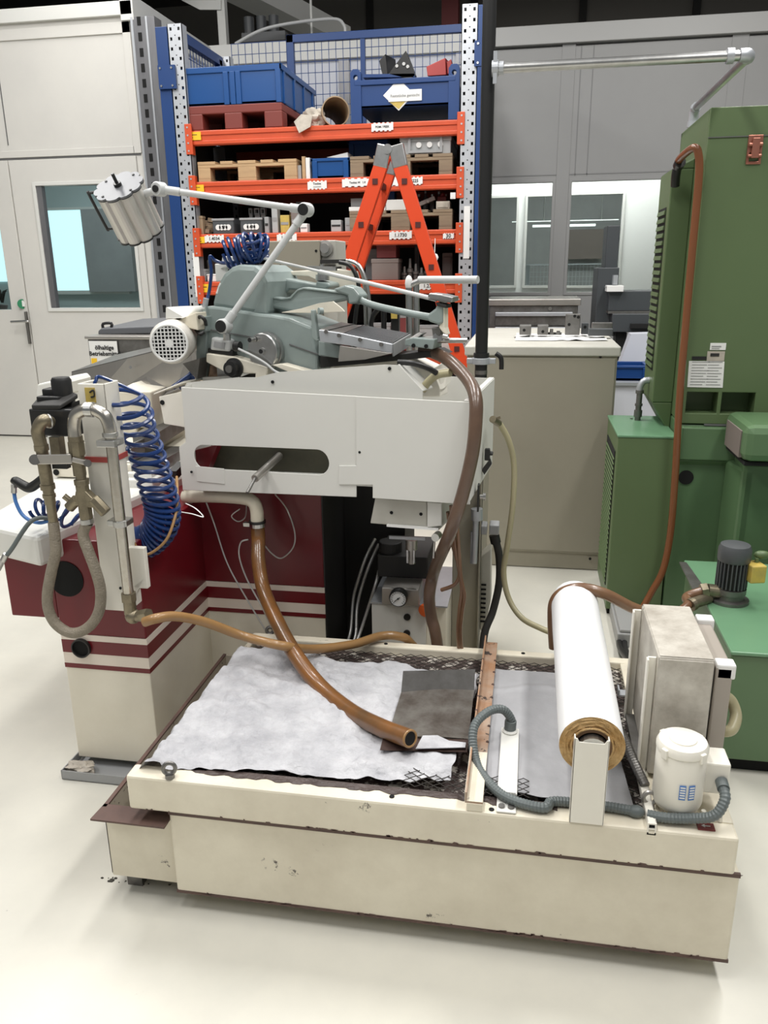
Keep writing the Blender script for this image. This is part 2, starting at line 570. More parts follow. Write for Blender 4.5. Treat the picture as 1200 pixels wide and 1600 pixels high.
# left door leaf
xl = -4.607
d2 = struct(MB().plate(rect(-8, 0.015, dx0 - 0.006, 2.40), [rect(-6.2, 1.164, xl, 1.894)], (0, YW, 0), (0, -0.02, 0)).out('door_2', 'wall_cream', bevel=0.003))
MB().box((-6.2, YW + 0.03, 1.164), (xl, YW + 0.038, 1.894)).out('pane', 'glass', d2)
MB().box((-4.462, 6.690, 1.150), (-4.450, 6.730, 0.865)).out('handle_plate', 'steel_dark', d2, bevel=0.004)
MB().tube([(-4.451, 6.720, 1.064), (-4.417, 6.660, 1.068), (-4.429, 6.650, 1.069), (-4.575, 6.650, 1.063)], 0.011, n=4).out('handle', 'steel', d2, smooth=True)
st = MB().cyl((-4.489, 6.727, 1.215), (-4.485, 6.722, 1.215), 0.042, seg=28).out('sticker', 'sticker_green', d2)
MB().fb((-4.513, 6.720, 1.193), (-4.458, 6.720, 1.220), 0.002).prism([(-4.515, 6.720, 1.221), (-4.479, 6.720, 1.248), (-4.451, 6.720, 1.220)], (0, 0.002, 0)).out('house_symbol', 'paper', st)
# perforated aluminium corner column and return wall to the back
MB_c = MB().box((XC, YW - 0.03, 0), (XC + 0.20, YW + 0.10, 3.40))
cc = struct(MB_c.out('trim_4', 'alu_dark'))
sl = MB()
for i in range(30):
    sl.box((XC + 0.055, YW - 0.034, 0.15 + i * 0.11), (XC + 0.085, YW - 0.029, 0.21 + i * 0.11))
sl.out('slots', 'hole', cc)['kind'] = 'stuff'
MB().box((XC + 0.125, YW - 0.036, 0), (XC + 0.14, YW - 0.03, 3.40)).box((XC + 0.0, YW - 0.036, 0), (XC + 0.02, YW - 0.03, 3.40)).out('edge_strip', 'galvanised', cc)
struct(MB().box((XC - 0.08, YW + 0.1, 0), (XC, YB, 3.40)).out('wall_return', 'wall_back'))
# back wall: one plate with the two glazed openings
wz0, wz1 = 1.205, 2.28
op = [rect(-0.46, wz0, 0.191, wz1), rect(0.312, wz0, 1.55, wz1)]
struct(MB().plate(rect(XC, 0, -0.62, 3.40), [], (0, YB, 0), (0, 0.08, 0)).out('wall_back', 'wall_back'))
struct(MB().plate(rect(-0.62, 0, 5.0, 3.40), op, (0, YB, 0), (0, 0.08, 0)).out('wall_right', 'wall_grey'))
struct(MB().box((XC, YB - 0.05, 3.40), (-0.42, YB + 0.1, 3.575)).out('trim_5', 'wall_trim', bevel=0.004))
struct(MB().box((-0.42, YB - 0.05, 3.42), (5, YB + 0.1, 3.575)).out('trim_11', 'trim_grey', bevel=0.004))
struct(MB().box((0.191, YB - 0.006, 0), (0.312, YB, 3.42)).box((1.66, YB - 0.006, 0), (1.80, YB, 3.42)).out('trim_12', 'wall_grey', bevel=0.002))
ws = MB()
for px in (-1.86, -0.70, 0.36, 0.47, 1.66, 1.78, 2.9):
    ws.box((px, YB - 0.003, wz1 + 0.02 if px < 1.5 and px > -0.5 else 0), (px + 0.008, YB + 0.002, 3.40))
ws.box((-0.62, YB - 0.003, wz1 + 0.03), (1.6, YB + 0.002, wz1 + 0.04))
struct(ws.out('trim_6', 'seam_grey'))
struct(MB().box((-1.9, YB - 0.03, 0), (-1.80, YB, 3.4)).box((-0.78, YB - 0.03, 0), (-0.70, YB, 3.4)).box((-0.5, YB - 0.03, 0), (-0.42, YB, 3.4)).out('trim_7', 'alu_dark'))
for i, o_ in enumerate(op):
    (ax, az), (bx, bz) = o_[0], o_[2]
    wn = struct(MB().plate(rect(ax - 0.0, az, bx, bz), [rect(ax + 0.03, az + 0.03, bx - 0.03, bz - 0.03)], (0, YB + 0.06, 0), (0, -0.07, 0)).out('window_%d' % (i + 1), 'wall_grey', bevel=0.003))
    MB().box((ax + 0.03, YB + 0.02, az + 0.03), (bx - 0.03, YB + 0.028, bz - 0.03)).out('pane', 'glass', wn)
# inspection room behind the glass: a white inner partition with windows and a dim hall behind it
YI = 9.5
hl = [rect(-0.75, 1.277, -0.193, 2.204), rect(-0.075, 1.275, 0.206, 2.208),
      rect(0.329, 1.270, 0.927, 2.213)]
wi = struct(MB().plate(rect(-3.1, 0, 5.0, 3.3), hl, (0, YI, 0), (0, 0.06, 0)).out('wall_inner', 'room_white'))
for i, o_ in enumerate(hl):
    (ax, az), (bx, bz) = o_[0], o_[2]
    MB().plate(rect(ax - 0.025, az - 0.025, bx + 0.025, bz + 0.025), [rect(ax, az, bx, bz)], (0, YI, 0), (0, -0.02, 0)).out('window_frame', 'wall_trim', wi)
    MB().box((ax, YI + 0.02, az), (bx, YI + 0.026, bz)).out('pane', 'glass', wi)
struct(MB().box((-3.1, 12.6, 0), (6.0, 12.7, 3.4)).out('wall_far', 'room_grey'))
struct(MB().box((XC + 0.1, YB + 0.1, 3.3), (6, 12.7, 3.36)).out('ceiling_room', 'room_white'))
tl = T('strip_light', 'two long fluorescent tubes seen through the inner window of the right room', 'light', (0.6, 11.4, 2.2))
for (a, b, yy) in (((800), (965), 0), ((832), (930), 1)):
    pass
MB().box((-0.288, 11.400, 2.042), (1.082, 11.480, 2.049)).out('tube', 'tube_light', tl)
MB().box((-0.017, 11.200, 1.964), (0.779, 11.280, 1.991)).out('tube', 'tube_light', tl)
MB().cyl((0.127, 11.44, 2.049), (0.127, 11.44, 3.3), 0.008).cyl((0.863, 11.44, 2.034), (0.863, 11.44, 3.3), 0.008).out('hanger', 'steel', tl)
bb = tag(MB().fb((0.482, 12.400, 1.568), (0.993, 12.400, 1.969), 0.03).box((1.0, 12.43, 1.9), (1.6, 12.6, 2.0)).out('notice_board', 'brown_grey'), 'brown notice board on the far wall seen through the right room window', 'board')
rb = T('wire_bench', 'light grey bench with a grid front seen through the right room windows', 'bench', (0.5, 11.0, 0))
MB().box((-0.079, 11.000, 1.488), (1.029, 11.5, 1.506)).out('bench_top', 'galvanised', rb)
gr_ = MB()
for i in range(28):
    xx = -0.074 + i * 0.045
    gr_.box((xx, 11.02, 1.240 - 0.5), (xx + 0.006, 11.03, 1.487))
for i in range(12):
    gr_.box((-0.074, 11.02, 1.463 - i * 0.06), (1.038, 11.03, 1.463 - i * 0.06 + 0.005))
gr_.out('grid', 'galvanised', rb)['kind'] = 'stuff'
for xx in (-0.074, 1.038 - 0.04):
    MB().box((xx, 11.05, 0), (xx + 0.04, 11.09, 1.487)).out('leg', 'galvanised', rb)
# office behind the left doors
struct(MB().box((-9, 9.6, 0), (XC - 0.1, 9.7, 3.3)).out('wall_office', 'room_teal'))
struct(MB().box((-9, YW + 0.1, 3.2), (XC - 0.1, 9.7, 3.3)).out('ceiling_office', 'room_white'))
ow = struct(MB().box((-5.989, 9.560, 1.257), (-5.321, 9.600, 2.197)).box((-8.6, 9.56, 1.371), (-6.497, 9.6, 2.207)).out('window_3', 'daylight'))
struct(MB().box((-5.397, 9.500, 1.240), (-4.785, 9.600, 2.200)).out('trim_8', 'room_grey'))
MB().box((-6.036, 9.540, 1.211), (-4.891, 9.600, 1.256)).box((-5.889, 9.540, 2.199), (-4.782, 9.600, 2.229)).out('window_frame', 'wall_trim', ow)
pp = T('office_plant', 'small dark leafy plant standing behind the glass of the left door', 'plant', (-4.946, 7.100, 1.152))
lf = MB()
random.seed(3)
for i in range(9):
    a = i * 0.7
    p0 = Vector((-4.944, 7.100, 1.164)) + Vector((0, 0, 0.05))
    p1 = p0 + Vector((math.cos(a) * 0.07, math.sin(a) * 0.05, 0.09 + 0.05 * random.random()))
    lf.tube([p0, p0.lerp(p1, 0.6) + Vector((0, 0, 0.03)), p1], lambda t: 0.012 * (1.05 - t), seg=5, n=4)
lf.out('leaf_tuft', 'debris', pp)
MB().cyl((-4.952, 7.100, 1.117), Vector((-4.944, 7.100, 1.164)) + Vector((0, 0, 0.03)), 0.035, 0.045).out('pot', 'brown_grey', pp)
wsill = struct(MB().box((-6.3, YW + 0.1, 1.117 - 0.03), (-4.3, YW + 0.5, 1.117)).out('trim_9', 'room_white'))

# dark hall above and behind the cabins
struct(MB().box((-10, 15.5, 0), (9, 15.6, 7)).out('wall_hall', 'hall_panel'))
hj = MB()
for x in (-7, -5, -3, -1.2, 0.6, 2.4, 4.2):
    hj.box((x, 15.44, 0), (x + 0.12, 15.5, 7))
struct(hj.out('trim_10', 'hall_dark'))
struct(MB().box((-10.1, 4.9, 0), (-10, 15.6, 6.0)).out('wall_hall_left', 'hall_panel'))
struct(MB().box((-10, 4.9, 6.0), (9, 15.6, 6.1)).out('ceiling', 'hall_dark'))
# light steel crane girder with cable tray over the left cabin
tg = T('overhead_girder', 'pale grey overhead girder running back above the left cabin roof', 'girder', (-3.1, 8.5, 3.6))
MB().prism([(-3.539, 8.600, 4.051), (-3.352, 8.600, 3.957), (-3.132, 8.600, 3.944), (-3.126, 8.600, 4.026)], (0, 0.02, 0)).beam((-3.75, 7.2, 4.35), (-2.6, 11.5, 4.35), 0.35, 0.22).out('beam', 'wall_trim', tg)
MB().box((-3.18, 8.62, 3.55), (-3.10, 8.70, 4.3)).out('post', 'wall_trim', tg)
MB().box((-2.95, 8.65, 3.66), (-2.5, 8.9, 3.74)).out('tray', 'charcoal', tg)
MB().cyl((-2.9, 8.75, 3.74), (-2.9, 8.75, 3.9), 0.05).cyl((-2.77, 8.75, 3.74), (-2.77, 8.75, 3.9), 0.05).cyl((-2.64, 8.75, 3.74), (-2.64, 8.75, 3.9), 0.05).out('insulators', 'charcoal', tg)
tag(MB().tube([(-2.95, 8.45, 3.60), (-2.6, 8.45, 3.72), (-2.0, 8.45, 3.76), (-1.86, 8.45, 3.70), (-1.85, 8.45, 3.575)], 0.015).out('cable', 'arm_white'), 'white bent conduit on top of the back wall above the blue crate', 'conduit')
tag(MB().cyl((-2.215, 8.6, 3.575), (-2.215, 8.6, 5.9), 0.012).out('hanging_rod', 'wall_trim'), 'thin pale vertical rod against the dark hall above the back wall', 'rod')
tag(MB().box((-1.589, 14.5, 0), (-1.324, 14.8, 6.0)).out('hall_column', 'red_dull'), 'dark red steel column in the dim hall above the right rack post', 'column')


# ------------------------------------------------------------------ pallet rack
YR = 6.35
RX0, RX1 = -2.74, -0.44            # outer faces of the front posts
LV = [2.511, 2.146, 1.761, 1.397, 0.85]     # beam tops
rk = T('pallet_rack', 'tall pallet rack with orange beams, perforated galvanised posts and blue side panels', 'rack', ((RX0 + RX1) / 2, 6.9, 0))
PW = 0.115
def post(x, y, ztop, hole_cols=True):
    m = MB()
    za = ztop
    while za > 0.9 and hole_cols:
        h_ = []
        for cx in (0.026, PW - 0.026):
            h_.append(rect(cx - 0.0085, 0.022, cx + 0.0085, 0.044))
        m.plate(rect(0, 0, PW, 0.066), h_ + [rect(PW / 2 - 0.004, 0.052, PW / 2 + 0.004, 0.060)], (x, y, za - 0.066), (0, 0.006, 0))
        za -= 0.066
    m.box((x, y, 0), (x + PW, y + 0.006, za))
    m.box((x, y, 0), (x + 0.005, y + 0.09, ztop)).box((x + PW - 0.005, y, 0), (x + PW, y + 0.09, ztop))
    p = m.out('upright', 'galvanised', rk)
    MB().box((x + 0.006, y + 0.04, 0), (x + PW - 0.006, y + 0.05, ztop)).out('inner_web', 'black_soft', p)
    return p
post(RX0, YR, 3.235)
post(RX1 - PW, YR, 3.235)
post(RX0, YR + 1.0, 3.235, True)
post(RX1 - PW, YR + 1.0, 3.235, False)
# blue side panels and their bolted plates
sp_ = MB().box((RX1 + 0.002, YR - 0.02, 0), (RX1 + 0.035, YR + 1.08, 3.22)).out('side_panel', 'rack_blue', rk, bevel=0.003)
MB().box((RX1 - 0.02, YR - 0.026, 2.84), (RX1 + 0.08, YR - 0.012, 3.0)).out('bolted_plate', 'rack_blue', sp_)
b_ = MB()
for dx in (0.005, 0.055):
    for z in (2.86, 2.98):
        b_.cyl((RX1 + dx, YR - 0.032, z), (RX1 + dx, YR - 0.025, z), 0.008, seg=8)
b_.out('bolt_heads', 'steel', sp_)
sp2 = MB().box((RX0 - 0.095, YR - 0.005, 0), (RX0 - 0.003, YR + 0.03, 3.22)).box((RX0 - 0.095, YR, 0), (RX0 - 0.07, YR + 1.08, 2.2)).out('side_panel', 'rack_blue', rk, bevel=0.003)
MB().box((RX0 - 0.09, YR - 0.026, 2.80), (RX0 + 0.045, YR - 0.005, 2.96)).out('bolted_plate', 'rack_blue', sp2)
b_ = MB()
for dx in (-0.07, 0.02):
    for z in (2.82, 2.94):
        b_.cyl((RX0 + dx, YR - 0.032, z), (RX0 + dx, YR - 0.025, z), 0.008, seg=8)
b_.out('bolt_heads', 'steel', sp2)
MB().box((RX0 + 0.065, YR - 0.008, 1.28), (RX0 + 0.115, YR - 0.003, 1.62)).out('notice_strip', 'paper', rk)
MB().box((RX1 - 0.075, YR - 0.008, 1.55), (RX1 - 0.03, YR - 0.003, 1.92)).out('notice_strip', 'paper', rk)
# beams with their end plates, decks
for i, z in enumerate(LV):
    x0, x1 = RX0 + PW, RX1 - PW
    m = MB().box((x0, YR + 0.02, z - 0.105), (x1, YR + 0.06, z)).box((x0, YR + 0.012, z - 0.035), (x1, YR + 0.03, z - 0.004)).box((x0, YR + 0.012, z - 0.10), (x1, YR + 0.03, z - 0.072))
    bm_ = m.out('beam', 'rack_orange', rk, bevel=0.004)
    for x, sgn in ((x0, 1), (x1, -1)):
        MB().box((x - 0.035 * sgn, YR - 0.012, z - 0.17), (x + 0.02 * sgn, YR - 0.002, z + 0.045)).box((x, YR - 0.01, z - 0.17), (x + 0.012 * sgn, YR + 0.06, z + 0.045)).out('end_plate', 'rack_orange', bm_, bevel=0.003)
    r_ = MB()
    for x, sgn in ((x0, 1), (x1, -1)):
        for k in range(4):
            zz = z - 0.145 + 0.055 * k
            r_.cyl((x - 0.012 * sgn, YR - 0.015, zz), (x - 0.012 * sgn, YR - 0.011, zz), 0.007, seg=8)
    r_.out('rivets', 'galvanised', bm_)
    MB().box((x0, YR + 1.02, z - 0.105), (x1, YR + 1.06, z)).out('rear_beam', 'rack_orange', rk)
    MB().box((x0, YR + 0.06, z - 0.03), (x1, YR + 1.03, z - 0.006)).out('deck', 'shelf_dark', rk)
# rear mesh guard with blue frame on top, mesh panel at the left side
def mesh(name, a, u, v, L, Hh, nu, nv, r, parent, m):
    a, u, v = Vector(a), Vector(u), Vector(v)
    b = MB()
    for i in range(nu + 1):
        p = a + u * (L * i / nu)
        b.beam(p, p + v * Hh, r, r, up=u.cross(v))
    for j in range(nv + 1):
        p = a + v * (Hh * j / nv)
        b.beam(p, p + u * L, r, r, up=u.cross(v))
    o = b.out(name, m, parent)
    o['kind'] = 'stuff'
    return o
mesh('mesh_guard', (RX0 + 0.1, YR + 1.10, 2.5), (1, 0, 0), (0, 0, 1), 2.1, 0.85, 34, 10, 0.005, rk, 'rack_blue')
gf = MB()
gf.box((RX0 + 0.6, YR + 1.08, 3.33), (RX1, YR + 1.13, 3.39)).box((RX0 + 0.6, YR + 1.08, 2.5), (RX0 + 0.66, YR + 1.13, 3.39))
gf.box((-1.50, YR + 1.085, 2.5), (-1.46, YR + 1.125, 3.36)).box((RX1 - 0.08, YR + 1.08, 2.5), (RX1 - 0.03, YR + 1.13, 3.39))
gf.out('guard_frame', 'rack_blue', rk, bevel=0.003)
mesh('mesh_guard', (RX0 + 0.02, YR + 0.12, 2.5), (0, 1, 0), (0, 0, 1), 0.85, 0.72, 14, 10, 0.005, rk, 'rack_blue')
MB().box((RX0 + 0.0, YR + 0.1, 3.16), (RX0 + 0.05, YR + 1.0, 3.23)).box((RX0, YR + 0.93, 2.5), (RX0 + 0.05, YR + 0.99, 3.2)).out('guard_frame', 'rack_blue', rk)
# the rear closing sheet of the lower levels
MB().box((RX0 + 0.1, YR + 1.09, 0.1), (RX1 - 0.1, YR + 1.10, LV[0] - 0.1)).box((RX0 + 0.05, YR + 0.1, 0.1), (RX0 + 0.06, YR + 1.09, LV[0] - 0.02)).box((RX1 - 0.06, YR + 0.1, 0.1), (RX1 - 0.05, YR + 1.09, LV[0] - 0.02)).out('back_sheet', 'shelf_dark', rk)

# shelf labels: white die-cut tags with lettering, yellow location tags
def shelf_label(x0, x1, z0, z1, body, size=None, n=5, strip=False):
    W_, H_ = x1 - x0, z1 - z0
    pts, d = [], min(0.007, H_ * 0.12)
    for side in (0, 1):
        for k in range(n):
            a, b = x0 + W_ * k / n, x0 + W_ * (k + 1) / n
            seg = [(a, 0), (a + (b - a) * 0.5, 0), (a + (b - a) * 0.5, d), (b, d)]
            if side == 0:
                pts += [(p[0], z0 + p[1]) for p in seg]
        if side == 1:
            top = []
            for k in range(n):
                a, b = x0 + W_ * k / n, x0 + W_ * (k + 1) / n
                top += [(a, z1 - d), (a + (b - a) * 0.5, z1 - d), (a + (b - a) * 0.5, z1), (b, z1)]
            pts += top[::-1]
    yy = YR + 0.009
    o = MB().prism([(p[0], yy, p[1]) for p in pts], (0, 0.003, 0)).out('shelf_label', 'paper', rk)
    if body:
        m = MB()
        lines = body.split('\n')
        for k, ln in enumerate(lines):
            s_ = size or min(H_ * 0.95 / len(lines), W_ * 1.25 / max(len(q_) for q_ in lines))
            m.text(ln, ((x0 + x1) / 2, yy - 0.001, (z0 + z1) / 2 + ((len(lines) - 1) / 2 - k) * H_ * 0.33), s_)
        m.out('lettering', 'ink', o)
    return o
def SL(px0, py0, px1, py1, body, size=None, n=5):
    return (px0, py0, px1, py1, body, size, n)
shelf_label(-1.209, -1.046, 2.451, 2.511, 'POM / PEEK')
shelf_label(-1.711, -1.561, 2.065, 2.128, 'Toolox\n---------')
shelf_label(-1.441, -1.205, 2.075, 2.138, 'Toolox 44   1.4')
shelf_label(-1.200, -0.991, 2.073, 2.140, '-------------\n1.2357')
shelf_label(-0.972, -0.828, 2.077, 2.134, '1.2225')
shelf_label(-2.570, -2.410, 1.696, 1.753, '1.4034')
shelf_label(-2.309, -2.141, 1.696, 1.753, '1.4301')
shelf_label(-1.974, -1.814, 1.696, 1.752, '1.4305')
shelf_label(-1.082, -0.910, 1.695, 1.755, '1.1730')
shelf_label(-0.672, -0.590, 1.693, 1.734, '30')
shelf_label(-0.861, -0.678, 1.323, 1.379, '1.2767')
for (a, b, c_, d_) in ((-2.659, -2.540, 2.443, 2.501), (-2.662, -2.546, 2.073, 2.124),
                       (-2.652, -2.571, 1.693, 1.741), (-2.661, -2.552, 1.315, 1.380)):
    yl = MB().box((a, YR + 0.007, c_), (b, YR + 0.012, d_)).out('location_label', 'yellow', rk)
    h_ = (d_ - c_)
    m = MB().prism([(a + 0.012, YR + 0.006, c_ + h_ * 0.3), (a + 0.035, YR + 0.006, c_ + h_ * 0.15), (a + 0.035, YR + 0.006, c_ + h_ * 0.45)], (0, 0.002, 0))
    m.box((a + 0.035, YR + 0.006, c_ + h_ * 0.25), (a + 0.055, YR + 0.008, c_ + h_ * 0.35)).box((a + 0.04, YR + 0.006, c_ + h_ * 0.6), (b - 0.03, YR + 0.008, c_ + h_ * 0.68))
    m.out('arrow', 'ink', yl)

# ------------------------------------------------------------------ goods on the rack
def wood_pallet(name, label, x0, x1, z, m, y0=YR + 0.03, Dp=0.98):
    W_ = x1 - x0
    t = T(name, label, 'pallet', ((x0 + x1) / 2, y0 + Dp / 2, z), group='wooden pallets on the rack')
    for fx, w_ in ((0.0, 0.1), (0.5, 0.145), (1.0, 0.1)):
        cx = x0 + 0.05 + fx * (W_ - 0.1)
        for yy in (y0, y0 + Dp / 2 - 0.05, y0 + Dp - 0.1):
            MB().box((cx - w_ / 2, yy, z + 0.022), (cx + w_ / 2, yy + 0.1, z + 0.10)).out('block', m, t, bevel=0.003)
        MB().box((cx - w_ / 2, y0, z), (cx + w_ / 2, y0 + Dp, z + 0.022)).out('skid', m, t, bevel=0.002)
    for yy in (y0, y0 + Dp / 2 - 0.05, y0 + Dp - 0.1):
        MB().box((x0, yy, z + 0.10), (x1, yy + 0.1, z + 0.122)).out('stringer', m, t, bevel=0.002)
    n = 5
    for k, w_ in enumerate((0.145, 0.1, 0.145, 0.1, 0.145)):
        cx = x0 + 0.0725 + k * (W_ - 0.145) / 4
        MB().box((cx - w_ / 2, y0 - 0.003, z + 0.122), (cx + w_ / 2, y0 + Dp, z + 0.144)).out('board', m, t, bevel=0.002)
    return t

def crate(name, label, cat, a, b, y0, Dp, m, wall=0.02, ribs=(0.0, 0.32, 0.66, 1.0), group=None):
    """open plastic box with rim, ribs and recessed fields; a = lower left, b = upper right of its front"""
    x0, z0, x1, z1 = a[0], a[1], b[0], b[1]
    t = T(name, label, cat, ((x0 + x1) / 2, y0 + Dp / 2, z0), group=group)
    W_, H_ = x1 - x0, z1 - z0
    q = MB()
    q.box((x0, y0 + 0.01, z0), (x1, y0 + 0.01 + wall, z1)).box((x0, y0 + Dp - wall, z0), (x1, y0 + Dp, z1))
    q.box((x0, y0 + 0.01, z0), (x0 + wall, y0 + Dp, z1)).box((x1 - wall, y0 + 0.01, z0), (x1, y0 + Dp, z1)).box((x0, y0 + 0.01, z0), (x1, y0 + Dp, z0 + wall))
    q.out('body', m, t, bevel=0.004)
    MB().box((x0 - 0.012, y0, z1 - H_ * 0.16), (x1 + 0.012, y0 + 0.02, z1)).box((x0 - 0.012, y0, z1 - H_ * 0.16), (x0 + 0.008, y0 + Dp + 0.01, z1)).box((x1 - 0.008, y0, z1 - H_ * 0.16), (x1 + 0.012, y0 + Dp + 0.01, z1)).out('rim', m, t, bevel=0.004)
    for r_ in ribs:
        cx = x0 + 0.02 + r_ * (W_ - 0.04)
        MB().box((cx - 0.02, y0 - 0.002, z0), (cx + 0.02, y0 + 0.015, z1 - H_ * 0.14)).out('rib', m, t, bevel=0.003)
    k = 4
    for i in range(k):
        yy = y0 + 0.08 + i * (Dp - 0.16) / (k - 1)
        MB().box((x1 - 0.004, yy - 0.02, z0), (x1 + 0.010, yy + 0.02, z1 - H_ * 0.14)).out('rib', m, t, bevel=0.003)
    return t

# top level
z = LV[0]
px0, px1 = -2.661, -1.891
t = T('plastic_pallet', 'dark red plastic pallet under the big blue crate on the top level', 'pallet', ((px0 + px1) / 2, YR + 0.5, z))
MB().box((px0, YR + 0.02, z + 0.11), (px1, YR + 1.0, z + 0.17)).out('deck', 'pallet_red', t, bevel=0.008)
for f in (0.0, 0.5, 1.0):
    for yy in (YR + 0.02, YR + 0.44, YR + 0.86):
        cx = px0 + 0.07 + f * (px1 - px0 - 0.14)
        MB().box((cx - 0.07, yy, z), (cx + 0.07, yy + 0.14, z + 0.115)).out('foot', 'pallet_red', t, bevel=0.008)
crate('storage_crate', 'big blue plastic crate on the red pallet, top level of the rack', 'crate', (px0 - 0.01, z + 0.17), (px1, 2.941), YR + 0.02, 1.0, 'crate_blue', ribs=(0.0, 0.45, 0.52, 0.58, 1.0))
# rag over the beam
def rag_blob(name, c, s, m, parent=None, seed=1, sub=4):
    b = MB()
    bmesh.ops.create_icosphere(b.bm, subdivisions=sub, radius=1.0)
    from mathutils import noise
    for v in b.bm.verts:
        p = v.co.copy()
        k = 1 + 0.55 * noise.noise(p * 1.7 + Vector((seed * 7.1, 0, 0))) + 0.28 * abs(noise.noise(p * 4 + Vector((0, seed * 3.3, 0))))
        v.co = Vector((p.x * s[0], p.y * s[1], p.z * s[2])) * k + Vector(c)
    return b.out(name, m, parent, smooth=True)
t = T('crumpled_rag', 'crumpled beige rag hanging over the top orange beam', 'rag', (-1.708, YR + 0.0, z - 0.06))
rag_blob('cloth', (-1.676, YR + 0.12, z + 0.055), (0.085, 0.07, 0.075), 'rag', t, 2)
MB().prism([(-1.792, YR - 0.012, 2.538), (-1.751, YR - 0.03, 2.457), (-1.666, YR - 0.02, 2.498), (-1.649, YR - 0.010, 2.575), (-1.735, YR - 0.010, 2.587)], (0.0, 0.012, 0)).out('hanging_corner', 'rag', t)
# cardboard tube, mouth to the front
cx, cz = -1.492, z + 0.10
tb = MB()
tb.lathe((cx, YR + 0.08, cz), [(0.105, 0), (0.105, 0.85), (0.097, 0.85), (0.097, 0.0)], axis=(-0.35, 1, 0), seg=28, hollow=True)
tag(tb.out('cardboard_tube', 'cardboard', smooth=True), 'wide brown tube lying between the rag and the blue stillage', 'tube')
# blue steel stillage with raised corner posts
x0, x1, z1 = -1.334, -0.594, 2.798
t = T('steel_stillage', 'blue steel stillage box with a white diamond sticker on the top level', 'stillage', ((x0 + x1) / 2, YR + 0.5, z))
zl = z + 0.10
MB().box((x0, YR + 0.03, zl), (x1, YR + 0.045, z1)).box((x0, YR + 0.9, zl), (x1, YR + 0.915, z1)).box((x0, YR + 0.03, zl), (x0 + 0.015, YR + 0.9, z1)).box((x1 - 0.015, YR + 0.03, zl), (x1, YR + 0.9, z1)).box((x0, YR + 0.03, zl), (x1, YR + 0.9, zl + 0.02)).out('body', 'rack_blue', t, bevel=0.003)
MB().box((x0, YR + 0.018, z1 - 0.035), (x1, YR + 0.05, z1)).out('rim', 'rack_blue', t, bevel=0.004)
for xx in (x0 - 0.03, x1 - 0.05):
    for yy in (YR + 0.02, YR + 0.86):
        MB().plate([(0, 0), (0.08, 0), (0.08, z1 - z + 0.05), (0.06, z1 - z + 0.075), (0.02, z1 - z + 0.075), (0, z1 - z + 0.05)], [circle(0.04, z1 - z + 0.02, 0.017, 12)], (xx, yy, z), (0, 0.05, 0)).out('corner_post', 'rack_blue', t, bevel=0.003)
cxs, czs = -1.007, 2.692
dm = MB().prism([(cxs - 0.115, YR + 0.027, czs), (cxs, YR + 0.027, czs - 0.105), (cxs + 0.115, YR + 0.027, czs), (cxs, YR + 0.027, czs + 0.105)], (0, 0.003, 0)).out('diamond_sticker', 'paper', t)
MB().prism([(cxs - 0.07, YR + 0.025, czs - 0.045), (cxs, YR + 0.025, czs - 0.095), (cxs + 0.05, YR + 0.025, czs - 0.045)], (0, 0.002, 0)).out('yellow_corner', 'yellow_dirty', dm)
lb = MB().box((cxs - 0.075, YR + 0.020, czs - 0.045), (cxs + 0.17, YR + 0.024, czs + 0.03)).out('paper_label', 'paper', t)
MB().text('Reststücke gemischt', (cxs + 0.047, YR + 0.0192, czs - 0.008), 0.026).out('lettering', 'ink_grey', lb)
# blocks showing above its rim
zb = z1 - 0.10
tag(MB().prism([(-1.208, 6.700, 2.991), (-1.159, 6.700, 3.036), (-1.141, 6.700, 2.879), (-1.171, 6.700, 2.846)], (0.05, 0.18, 0.0)).out('steel_block', 'black', bevel=0.004), 'black square block standing tilted at left in the blue stillage', 'block')
bk = T('drilled_block', 'black wedge shaped block with bright drilled holes in the blue stillage', 'block', (-1.017, 6.600, 2.862))
MB().prism([(-1.119, 6.600, 2.876), (-0.987, 6.600, 3.027), (-0.915, 6.600, 2.857), (-0.959, 6.600, 2.834)], (0.0, 0.14, 0.0)).out('body', 'black', bk, bevel=0.003)
hb = MB()
for a, b in ((620, 103), (632, 100), (636, 104), (624, 106)):
    pass
for p in ((-1.054, 6.596, 2.927), (-1.001, 6.596, 2.938), (-0.972, 6.596, 2.919)):
    hb.cyl(p, (p[0], p[1] - 0.004, p[2]), 0.012, seg=10)
hb.out('hole_rims', 'steel', bk)
tag(MB().prism([(-1.315, 6.600, 2.863), (-1.314, 6.600, 2.885), (-0.920, 6.600, 2.871), (-0.920, 6.600, 2.849)], (0.0, 0.25, 0.0)).out('packing_board', 'rack_blue'), 'dark blue board lying under the black blocks in the stillage', 'board')
tag(MB().prism([(-0.834, 6.600, 2.913), (-0.692, 6.600, 2.965), (-0.686, 6.600, 2.851), (-0.824, 6.600, 2.849)], (0.02, 0.16, 0.0)).out('red_block', 'red_part', bevel=0.004), 'long red tilted block at right in the blue stillage', 'block')
tag(MB().prism([(-0.684, 6.620, 2.940), (-0.651, 6.620, 2.959), (-0.636, 6.620, 2.874), (-0.678, 6.620, 2.859)], (0.0, 0.1, 0.0)).out('red_block', 'red_part', bevel=0.004), 'short red block beside the right corner post of the stillage', 'block')

